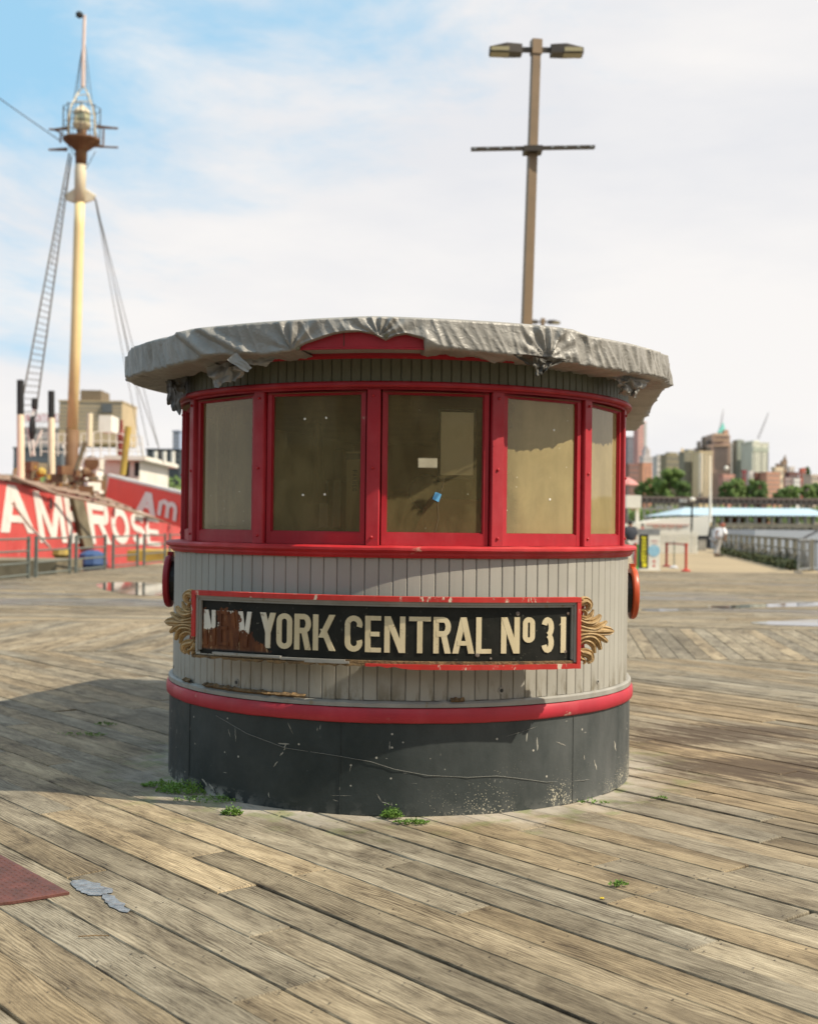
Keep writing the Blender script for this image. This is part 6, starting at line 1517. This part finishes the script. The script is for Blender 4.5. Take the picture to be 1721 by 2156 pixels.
# ------------------------------------------------------------------ far shore
YF = 520.0
b = MB(); b.box2((-700, YF - 60, -3.2), (700, YF + 500, 1.2)); tag(b.build('far_shore', plain('far shore ground', (.10, .10, .07), (.16, .15, .11), .05, .9)), kind='structure')
b = MB(); b.grid(lambda i, j: Vector((-700 + i * 35, YF + 40 + j * 30, 1 + min(24, j * 9) + 6 * noise.noise(Vector((i * .3, j * .3, 1))) * (j > 0))), 41, 8); tag(b.build('hill', plain('hillside', (.10, .11, .06), (.16, .14, .10), .03, .9)), kind='structure')
def bmat(c, c2=None): return plain('facade %d' % random.randrange(10 ** 6), c, c2 or tuple(x * .84 for x in c), .12, .85)
WIN = plain('far window glass', (.08, .09, .095), (.13, .14, .14), .5, .5)
WIN2 = plain('far window pale', (.22, .22, .205), (.15, .16, .155), .5, .5)
def bld(x0, x1, yt, yb, Y, col, label, depth=22, rows=0, cols=0, roofcol=None, win=WIN, rot=0.0, cat='building', name='apartment_building', ww=.5, wh=.55, parts=None, top=None):
    a, c = P(x0, yb, Y), P(x1, yt, Y); z0 = min(a.z, 3) if yb > 1040 else a.z - 6
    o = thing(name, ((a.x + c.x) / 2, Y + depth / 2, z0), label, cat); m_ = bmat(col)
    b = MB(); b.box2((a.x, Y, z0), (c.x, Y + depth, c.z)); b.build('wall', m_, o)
    b = MB(); b.box2((a.x - .3, Y - .35, c.z), (c.x + .3, Y + depth + .3, c.z + .7)); b.build('cornice', bmat(roofcol or tuple(x * .9 for x in col)), o)
    if rows and cols:
        W_ = c.x - a.x; H_ = c.z - a.z; 
        for r in range(rows):
            for q in range(cols):
                cx_ = a.x + W_ * (q + .5) / cols; cz = a.z + H_ * (r + .5) / rows
                wb = MB(); wb.box((cx_, Y - .02, cz), (W_ / cols * ww, .22, H_ / rows * wh)); wb.build('window', win, o)
                if rows * cols > 150 and False: pass
    if top:
        for (tx0, tx1, ty) in top:
            d, e = P(tx0, yt, Y + 3), P(tx1, ty, Y + 3); b = MB(); b.box2((d.x, Y + 3, c.z), (e.x, Y + depth - 3, e.z)); b.build('roof_block', m_, o)
    if ROT and c.x > 0:
        w_ = c.x - a.x; depth = min(depth, w_ * .8); k_ = w_ / (w_ * cos(ROT) + depth * sin(ROT)); o.rotation_euler = (0, 0, ROT); o.scale = (k_, k_ * depth / 22, 1)
    return o, a, c
B = 'building'
ROT = radians(22)
C_ = lambda r, g, b_, k=.95: srgb(r, g, b_, k)  # facade colours kept paler, distance haze put into the paint
bld(1322, 1341.5, 919, 1000, 640, C_(126, 124, 134), 'dark grey slab tower just right of the kiosk', 25, 9, 4, ww=.4)
o, a, c = bld(1341.5, 1367, 887, 985, 700, C_(205, 155, 148), 'tall pinkish brick tower right of the kiosk', 25, 12, 5, ww=.4, win=WIN2)
b = MB(); b.box2((c.x - 1.6, 699.6, 20), (c.x + .4, 702, c.z)); b.build('corner_strip', bmat(C_(178, 178, 176)), o)
bld(1353, 1381, 962, 985, 600, C_(205, 198, 196), 'pale grey stepped block below the pink tower', 20, 3, 6, top=((1358, 1374, 944), (1362, 1368, 938)), win=WIN2)
bld(1322, 1353, 978, 1052, 560, C_(150, 112, 102), 'brown brick block behind the pink parasol', 20, 7, 7)
bld(1352, 1381, 976, 1052, 550, C_(205, 150, 122), 'orange brick block left of the trees', 20, 0, 0)
o = bpy.data.objects[[x.name for x in COL.objects if x.get('label') == 'orange brick block left of the trees'][0]]
for x in (1360, 1371):
    a, c = P(x, 1050, 549.6), P(x + 2.6, 979, 549.6); b = MB(); b.box2((a.x, 549.4, 2), (c.x, 550, c.z)); b.build('shadowed_recess', WIN, o)
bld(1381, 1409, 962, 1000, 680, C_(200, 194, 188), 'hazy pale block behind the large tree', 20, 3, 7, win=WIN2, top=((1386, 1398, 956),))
bld(1398, 1438, 958, 1020, 600, C_(150, 142, 118), 'olive-tan block left of the cream tower', 20, 5, 8, top=((1408, 1432, 951),))
bld(1434, 1447, 953, 1020, 590, C_(222, 198, 158), 'thin cream tower with a small cap', 14, 8, 3, top=((1437, 1443, 943),), win=WIN2)
bld(1441, 1471, 952, 1052, 562, C_(148, 144, 124), 'side block of the cream tower, its shade painted olive', 24, 14, 6, top=((1452, 1470, 944),), ww=.55, wh=.4)  # cream tower's left face as its own box, shade put into the olive colour
# cream tower with bays and balconies
o, a, c = bld(1471, 1510, 951, 1052, 556, C_(240, 218, 175, .86), 'tall cream apartment tower with dark window columns and balconies', 24, 0, 0)
for r in range(15):
    z = a.z + (c.z - a.z) * (r + .5) / 15
    for fx in (.36, .62, .86):
        b = MB(); b.box((a.x + (c.x - a.x) * fx, 555.8, z), (1.0, .5, 1.7)); b.build('window', WIN, o)
    b = MB(); b.box((a.x + .3, 555.2, z - .3), (2.2, 2.0, .55)); b.build('balcony', M['white'], o)
    b = MB(); b.box((a.x + .6, 555.96, z + .45), (2.0, .2, .8)); b.build('window', WIN, o)
for fx in (.22, .50, .75): b = MB(); b.box2((a.x + (c.x - a.x) * fx - .5, 555.3, 2), (a.x + (c.x - a.x) * fx + .5, 556, c.z - 1)); b.build('bay', bmat(C_(246, 226, 186, .86)), o)
# stepped brown hotel with the green spire
o = thing('hotel_tower', tuple(P(1513, 1050, 620)), 'stepped brown hotel tower with a green copper spire', B)
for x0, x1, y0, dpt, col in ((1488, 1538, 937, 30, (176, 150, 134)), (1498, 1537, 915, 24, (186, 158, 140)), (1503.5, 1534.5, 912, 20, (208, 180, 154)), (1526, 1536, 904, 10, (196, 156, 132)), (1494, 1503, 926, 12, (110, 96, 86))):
    a, c = P(x0, 1052, 620), P(x1, y0, 620); b = MB(); b.box2((a.x, 620 + (30 - dpt) / 2 * .3, 2), (c.x, 620 + dpt, c.z)); w_ = b.build('wall', bmat(C_(*col)), o)
for y in (915.5, 926, 938): a, c = P(1503, y, 619.7), P(1535, y + 1.6, 619.7); b = MB(); b.box2((a.x, 619.4, c.z), (c.x, 620, a.z)); b.build('ledge', bmat(C_(214, 184, 150)), o)
for y in (921, 943, 950, 957, 964, 971, 978, 985):
    for x in range(1506, 1534, 4): b = MB(); b.box(P(x, y, 619.9), (.45, .3, .9)); b.build('window', WIN, o)
a = P(1518, 912.5, 628); tipz = P(1521.5, 888, 628); b = MB(); w_ = 1.9
k = b.pts([(a.x - w_, 626, a.z), (a.x + w_, 626, a.z), (a.x + w_, 630, a.z), (a.x - w_, 630, a.z), (tipz.x, 628, tipz.z)]); b.f += [(k, k + 1, k + 4), (k + 1, k + 2, k + 4), (k + 2, k + 3, k + 4), (k + 3, k, k + 4)]; b.build('spire', bmat(C_(130, 210, 195, .9)), o)
for x0, x1, y in ((1469, 1474.5, 929), (1480, 1485, 919), (1476, 1496, 941)):
    a, c = P(x0, 952, 600), P(x1, y, 600); b = MB(); b.box2((a.x, 600, a.z - 4), (c.x, 603, c.z)); tag(b.build('chimney', bmat(C_(98, 90, 82)), at=((a.x + c.x) / 2, 600, a.z)), {1469: 'shorter dark chimney above the cream tower', 1480: 'taller dark chimney above the cream tower', 1476: 'dark roof block between chimneys and hotel'}[x0], 'chimney' if x0 != 1476 else 'roof block')
bld(1534, 1551, 932, 1052, 640, C_(168, 168, 164), 'plain grey tower right of the brown hotel', 20, 14, 3, ww=.35, win=WIN2)
bld(1549, 1556.5, 935, 1052, 645, C_(225, 222, 212), 'narrow white tower strip between two grey towers', 20, 0, 0)
bld(1556.5, 1579, 926.5, 1052, 610, C_(152, 158, 146), 'grey-green tower left of the white tower', 26, 15, 5, ww=.35, top=((1562, 1572, 923),), win=WIN2)
o, a, c = bld(1577, 1629.5, 932, 1052, 600, C_(226, 226, 208, .84), 'wide white tower with dark vertical strips and roof frame', 26, 0, 0, top=((1584, 1600, 926),))
for x in (1583, 1606.5, 1627.5):
    q, r = P(x - 1.7, 1040, 599.8), P(x + 1.7, 936, 599.8); b = MB(); b.box2((q.x, 599.6, q.z), (r.x, 600.1, r.z)); b.build('dark_strip', WIN, o)
q, r = P(1580, 949, 599.8), P(1629, 939.5, 599.8); b = MB(); b.box2((q.x, 599.3, q.z), (r.x, 599.9, r.z)); b.build('header_band', bmat(C_(176, 182, 166)), o)
for rr_ in range(13):
    for x in (1589, 1595, 1601, 1612.5, 1618.5, 1623.5): b = MB(); b.box(P(x, 957 + rr_ * 7, 599.9), (.55, .3, .7)); b.build('window', WIN2, o)
bld(1520, 1556, 1001, 1052, 545, C_(200, 150, 134), 'low pinkish brick house behind the trees', 16, 3, 6)
bld(1567, 1579, 992, 1040, 552, C_(136, 66, 70), 'small dark red house by the white tower', 12, 3, 2)
bld(1579, 1597, 994, 1050, 548, C_(218, 212, 208), 'small white house left of the orange apartment block', 12, 4, 3, win=WIN2)
bld(1599, 1611, 996, 1052, 541, C_(125, 84, 72), 'left side of the orange apartment block, its shade painted brown', 20, 0, 0)  # darker side as its own box, shade put into the brown
bld(1611, 1655, 996, 1052, 540, C_(202, 150, 124), 'wide orange-brown brick apartment block among the trees', 20, 6, 8, win=WIN2)
bld(1634, 1660, 985, 1040, 575, C_(228, 208, 178), 'low cream block behind the orange brick block', 18, 3, 5, win=WIN2)
o, a, c = bld(1650, 1666, 972, 1030, 600, C_(146, 124, 104), 'brown gabled tower with a pointed roof', 14, 3, 3)
b = MB(); tip = P(1657, 957, 604); k = b.pts([(a.x, 600, c.z), (c.x, 600, c.z), (c.x, 610, c.z), (a.x, 610, c.z), (tip.x, 605, tip.z + .2)]); b.f += [(k, k + 1, k + 4), (k + 1, k + 2, k + 4), (k + 2, k + 3, k + 4), (k + 3, k, k + 4)]; b.build('roof', bmat(C_(120, 104, 90)), o)
bld(1640, 1652, 978, 1010, 606, C_(120, 100, 90), 'brown roofed house left of the gabled tower', 14, 0, 0)
bld(1662, 1692, 996, 1035, 560, C_(122, 84, 78), 'row of dark brown brick houses below the gabled tower', 16, 3, 7)
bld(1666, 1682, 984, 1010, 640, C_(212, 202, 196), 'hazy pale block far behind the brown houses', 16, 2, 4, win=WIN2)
bld(1692, 1707, 988, 1030, 575, C_(176, 96, 80), 'house with a red roof near the right edge', 16, 2, 3, top=((1694, 1703, 984),))
bld(1674, 1694, 1010, 1050, 545, C_(224, 220, 216), 'white townhouse between trees near the right edge', 12, 4, 4, win=WIN2)
bld(1655, 1674, 1008, 1050, 548, C_(172, 154, 150), 'greyish townhouse left of the white townhouse', 12, 4, 4)
bld(1700, 1760, 1002, 1050, 550, C_(206, 188, 170), 'pale tan building at the right picture edge', 16, 4, 9)
b = MB(); b.lathe(P(1528, 986, 560), [(.2, -1.1), (1.0, -.5), (1.1, .2), (.6, .9), (.1, 1.1)], 14); tag(b.build('white_dome', M['white'], at=tuple(P(1528, 986, 560))), 'small white dome among the roofs right of the cream tower', 'dome')
def crane(x0, y0, x1, y1, lab):
    a, c = P(x0, y0, 680), P(x1, y1, 680); b = MB(); b.tube([a, c], .18, 4); n = 12
    off = Vector((.9, 0, -.2)); b.tube([a + off, c], .14, 4)
    for k in range(n): b.tube([a.lerp(c, k / n), (a + off).lerp(c, (k + .5) / n)], .08, 3)
    tag(b.build('crane_jib', plain('grey crane steel', (.36, .34, .34), None, 1, .7), at=tuple(a)), lab, 'crane')
crane(1513, 905, 1522, 862, 'faint slanting crane jib behind the hotel spire'); crane(1593, 924, 1617, 869, 'faint slanting crane jib above the white tower')
# elevated road in two decks
o = thing('elevated_road', tuple(P(1500, 1060, 500)), 'long dark two level elevated road along the far shore', 'elevated road')
for (ya, yb), col, d in (((1047, 1052), (128, 112, 104), 0), ((1056, 1060.5), (96, 88, 84), -.5)):
    for (x0, x1, s0, s1) in ((1318, 1800, 0, 0),):
        a, c = P(x0, yb - 1, 500), P(x1, ya, 500); zc = (P(1540, ya, 500).z, P(1540, yb, 500).z); b = MB(); b.box2((a.x, 500 + d, zc[1]), (c.x, 512, zc[0])); b.build('road_deck', bmat(C_(*col)), o)
zc = (P(1540, 1052, 500).z, P(1540, 1056, 500).z)
b = MB(); a, c = P(1318, 1060, 509), P(1800, 1052, 509); b.box2((a.x, 509, zc[1] - .5), (c.x, 511, zc[0] + .3)); b.build('dark_opening', M['black'], o)
for x in range(1325, 1790, 12):
    a = P(x, 1055, 500.5); b = MB(); b.box2((a.x - .25, 500.3, 0), (a.x + .25, 501.3, zc[0])); b.build('pillar', M['concrete'], o)
# low piers and sheds under the road
rr = random.Random(12)
for k, (x, y, w, h, col, lab) in enumerate(((1363, 1092, 8, 10, (150, 146, 130), 'small grey shed'), (1388, 1068, 10, 5, (200, 198, 192), 'small white van'), (1437, 1054, 12, 6, (226, 222, 214), 'white vehicle'), (1436, 1068, 9, 4, (180, 176, 170), 'pale truck'), (1409, 1068, 9, 4, (214, 212, 206), 'white truck'))):
    a = P(x, y, 470); s = 470 / FPX; b = MB(); b.box((a.x, 470, a.z), (w * s, 3, h * s)); 
    q = thing('shed' if k == 0 else 'van', (a.x, 470, a.z - h * s / 2), ['small grey shed on the far shore beside the booth', 'small white van on the far shore above the boat, leftmost', 'white van on the elevated road left of the cream tower', 'pale van on the far shore left of the pavilion roof', 'white van on the far shore between two other vans'][k], 'shed' if k == 0 else 'van')
    b.build('body', bmat(C_(*col)), q); b = MB(); b.box((a.x, 468.45, a.z + h * s * .15), (w * s * .7, .1, h * s * .3)); b.build('window', WIN, q)
b = MB(); a, c = P(1350, 1072, 462), P(1440, 1072, 462); b.box2((a.x, 461, P(1400, 1074, 462).z), (c.x, 463, P(1400, 1070, 462).z)); q = thing('far_pier', (a.x, 462, 0), 'low grey pier edge along the far shore left of the pavilion roof', 'pier'); b.build('deck', M['concrete'], q)
for x in range(1355, 1440, 14): b = MB(); d = P(x, 1080, 462); b.box2((d.x - .3, 461.2, -2.7), (d.x + .3, 462, P(1400, 1074, 462).z)); b.build('pile', M['concrete'], q)
# ------------------------------------------------------------------ trees
LEAF = []
for i, (c1, c2) in enumerate((((.095, .165, .030), (.17, .26, .055)), ((.070, .135, .032), (.14, .22, .055)), ((.11, .18, .038), (.19, .28, .07)))):
    m = NT('tree foliage %d' % i); v = m.obj(); cc_ = m.mix(m.rng(m.noise(v, .35, 4, .6), .35, .65), c1, c2); m.set(Base_Color=cc_, Roughness=.7); LEAF.append(m.m)
BARK = plain('bark', (.09, .065, .045), None, 1, .9)
def tree(x, ytop, ybot, hw, Y, label, seed, mat=0, n=1500):
    rr = random.Random(seed); t_, bt = P(x, ytop - 3, Y), P(x, ybot, Y); H = t_.z - bt.z; W_ = hw * 1.22 * Y / FPX; c = Vector((t_.x, Y, (t_.z + bt.z) / 2))
    o = thing('tree', (t_.x, Y, bt.z - 3), label, 'tree', 'trees along the far shore')
    b = MB(); b.tube([Vector((t_.x, Y, bt.z - 3)), Vector((t_.x + .2, Y, bt.z + H * .25)), Vector((t_.x - .2, Y, bt.z + H * .6))], [H * .035, H * .026, H * .012], 7)
    for k in range(4):
        a = k * 1.6 + seed; s = Vector((t_.x, Y, bt.z + H * (.15 + .1 * k))); b.tube([s, s + Vector((cos(a) * W_ * .5, sin(a) * W_ * .5, H * .3))], [H * .014, H * .005], 5)
    b.build('trunk', BARK, o)
    cl = []
    for k in range(46):
        a = rr.uniform(0, 2 * pi); e = rr.uniform(-1, 1); q = Vector((cos(a) * sqrt(max(0, 1 - e * e * .8)) * W_ * sqrt(rr.random()) * .86, sin(a) * W_ * .6 * rr.uniform(.2, .8), e * H * .40)); cl.append((c + q, rr.uniform(.16, .28) * min(W_, H)))
    b = MB(); sz = max(.4, min(W_, H) * .062)
    for k in range(n * 2):
        q, r = rr.choice(cl); d = Vector((rr.gauss(0, 1), rr.gauss(0, 1), rr.gauss(0, 1))).normalized() * r * rr.uniform(.55, 1.05); p = q + d
        nn_ = (d.normalized() + Vector((rr.uniform(-.7, .7), rr.uniform(-.7, .7), rr.uniform(-.2, .9)))).normalized(); u = nn_.orthogonal().normalized(); w = nn_.cross(u); s = sz * rr.uniform(.6, 1.3)
        b.poly([p + u * s, p + w * s * .8, p - u * s, p - w * s * .8])
    b.build('crown', LEAF[mat], o)
tree(1353, 1016, 1056, 17, 530, 'small round tree beside the kiosk and booth', 1, 1)
tree(1376, 1004, 1056, 20, 528, 'tree between the booth and the large tree', 2, 0)
tree(1408, 986, 1056, 31, 525, 'largest tree, left of the cream tower', 3, 0, 2600)
tree(1437, 1012, 1056, 16, 522, 'low tree at the foot of the olive side block', 4, 1)
tree(1526, 1016, 1056, 16, 522, 'tree just right of the cream tower', 5, 1)
tree(1549, 1010, 1056, 20, 520, 'tree in front of the low pinkish house', 6, 2, 1900)
tree(1574, 1010, 1056, 20, 522, 'tree below the white tower, left one', 7, 0, 1900)
tree(1599, 1013, 1058, 17, 520, 'tall tree left of the orange brick block', 8, 1, 1700)
tree(1644, 1030, 1058, 15, 518, 'small tree in front of the orange brick block', 9, 1)
tree(1668, 1024, 1058, 18, 518, 'tree left of the white townhouse', 10, 0)
tree(1700, 1022, 1058, 15, 518, 'thin tree right of the white townhouse', 11, 2)
tree(1722, 1018, 1058, 18, 522, 'tree at the right picture edge', 12, 1)
tree(1700, 984, 1004, 5, 600, 'dark pointed treetop above the red roofed house', 13, 1, 400)
def thicket(x0, x1, yt, yb, Y, n, mat, seed, dep=10):
    rr = random.Random(seed); b = MB(); s0 = Y / FPX
    for k in range(n):
        x = rr.uniform(x0, x1); y = yb + (yt - yb) * rr.random() * (.75 + .35 * noise.noise(Vector((x * .08, seed, 0)))); p = P(x, y, Y + rr.uniform(0, dep)); u = Vector((rr.gauss(0, 1), rr.gauss(0, 1), rr.gauss(0, 1))).normalized(); w = u.orthogonal().normalized(); s = s0 * rr.uniform(1.6, 3.4)
        b.poly([p + u * s, p + w * s, p - u * s, p - w * s])
    return tag(b.build('shrub_belt', LEAF[mat], at=(0, 0, 0)), kind='stuff')
thicket(1322, 1800, 1060, 1100, 488, 5200, 1, 1)
thicket(1340, 1480, 1064, 1096, 486, 1200, 0, 2)
thicket(28, 380, 985, 1075, 470, 4200, 0, 3, 16)
# ------------------------------------------------------------------ far left skyline
o, a, c = bld(124, 257, 847, 905, 560, C_(196, 176, 142), 'broad tan block behind the ship mast', 30, 7, 22, ww=.5, wh=.5, win=WIN2)
q, r = P(169, 847, 566), P(213, 821.5, 566); b = MB(); b.box2((q.x, 566, c.z + .7), (r.x, 582, r.z)); b.build('roof_block', bmat(C_(122, 108, 88)), o)
q, r = P(214, 868, 559), P(236, 850, 559); b = MB(); b.box2((q.x, 559, q.z), (r.x, 560, r.z)); b.build('glazed_panel', WIN, o)
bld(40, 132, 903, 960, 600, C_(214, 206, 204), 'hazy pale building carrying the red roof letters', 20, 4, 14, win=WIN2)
# roof letters
o = thing('roof_sign', tuple(P(90, 890, 598)), 'row of red roof letters on a scaffold at the far left', 'sign')
b = MB(); 
for x in range(50, 134, 6): b.cyl(P(x, 903, 599), P(x, 869, 599), .14, None, 4)
for y in (870, 888): b.cyl(P(48, y, 599), P(132, y, 599), .14, None, 4)
b.build('scaffold', M['shipwhite'], o); x = 47
RL = plain('red roof letters', (.50, .14, .16), None, 1, .6)
for chx in 'WATCHTOWER':
    w_ = 8.4; b = MB()
    def f(u, v, d, x=x): return P(x + u * 13.5, 887 - v * 15, 598.4 - d)
    add_letter(b, chx, .50, .15, f, .2, .03); b.build('letter', RL, o); x += 8.5
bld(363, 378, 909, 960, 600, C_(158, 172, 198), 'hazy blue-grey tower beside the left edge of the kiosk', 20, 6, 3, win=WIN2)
bld(308, 378, 949, 988, 480, C_(58, 66, 72), 'low dark teal building beyond the ship wheelhouse', 16, 3, 9, win=WIN)
bld(28, 130, 946, 985, 500, C_(96, 104, 110), 'low dark blue-grey shed seen through the ship rigging', 14, 2, 12)
for x in (327, 346, 364): 
    b = MB(); b.cyl(P(x, 985, 300), P(x, 950, 300), .5, None, 8); tag(b.build('pale_post', M['shipwhite'], at=tuple(P(x, 985, 300))), {327: 'leftmost pale post before the dark teal building', 346: 'middle pale post before the dark teal building', 364: 'pale post before the dark teal building nearest the kiosk'}[x], 'post')
b = MB(); b.grid(lambda i, j: P(300 + i * 9, 1003 - j * 2 + i * .3, 100), 10, 2); 
# building added unseen behind the photographer, darkens pane reflections and frontal sky light
o = thing('unseen_hall', (-8, -34, 0), 'long brown hall added unseen behind the viewer to darken the kiosk panes', 'building')
b = MB(); b.box2((-60, -40, 0), (26, -30, 11)); b.build('wall', plain('brown hall cladding', (.13, .09, .06), (.09, .065, .045), .2, .8), o)
for k in range(14): b = MB(); x = -56 + k * 6; b.box2((x, -30.05, .2), (x + 3.4, -29.9, 3.4)); b.build('doorway', M['black'], o); b = MB(); b.box2((x, -30.05, 5), (x + 3.4, -29.9, 8)); b.build('window', WIN2, o)
b = MB(); k = b.pts([(-61, -41, 11), (27, -41, 11), (27, -29, 11), (-61, -29, 11), (-61, -35, 15), (27, -35, 15)]); b.f += [(k, k + 1, k + 5, k + 4), (k + 3, k + 4, k + 5, k + 2), (k, k + 4, k + 3), (k + 1, k + 2, k + 5), (k + 3, k + 2, k + 1, k)]; b.build('roof', M['fence'], o)
b = MB(); b.prism([(-62, -42), (28, -42), (28, -5.01), (-62, -5.01)], -.5, -.004); tag(b.build('quay', M['concrete']), kind='structure')
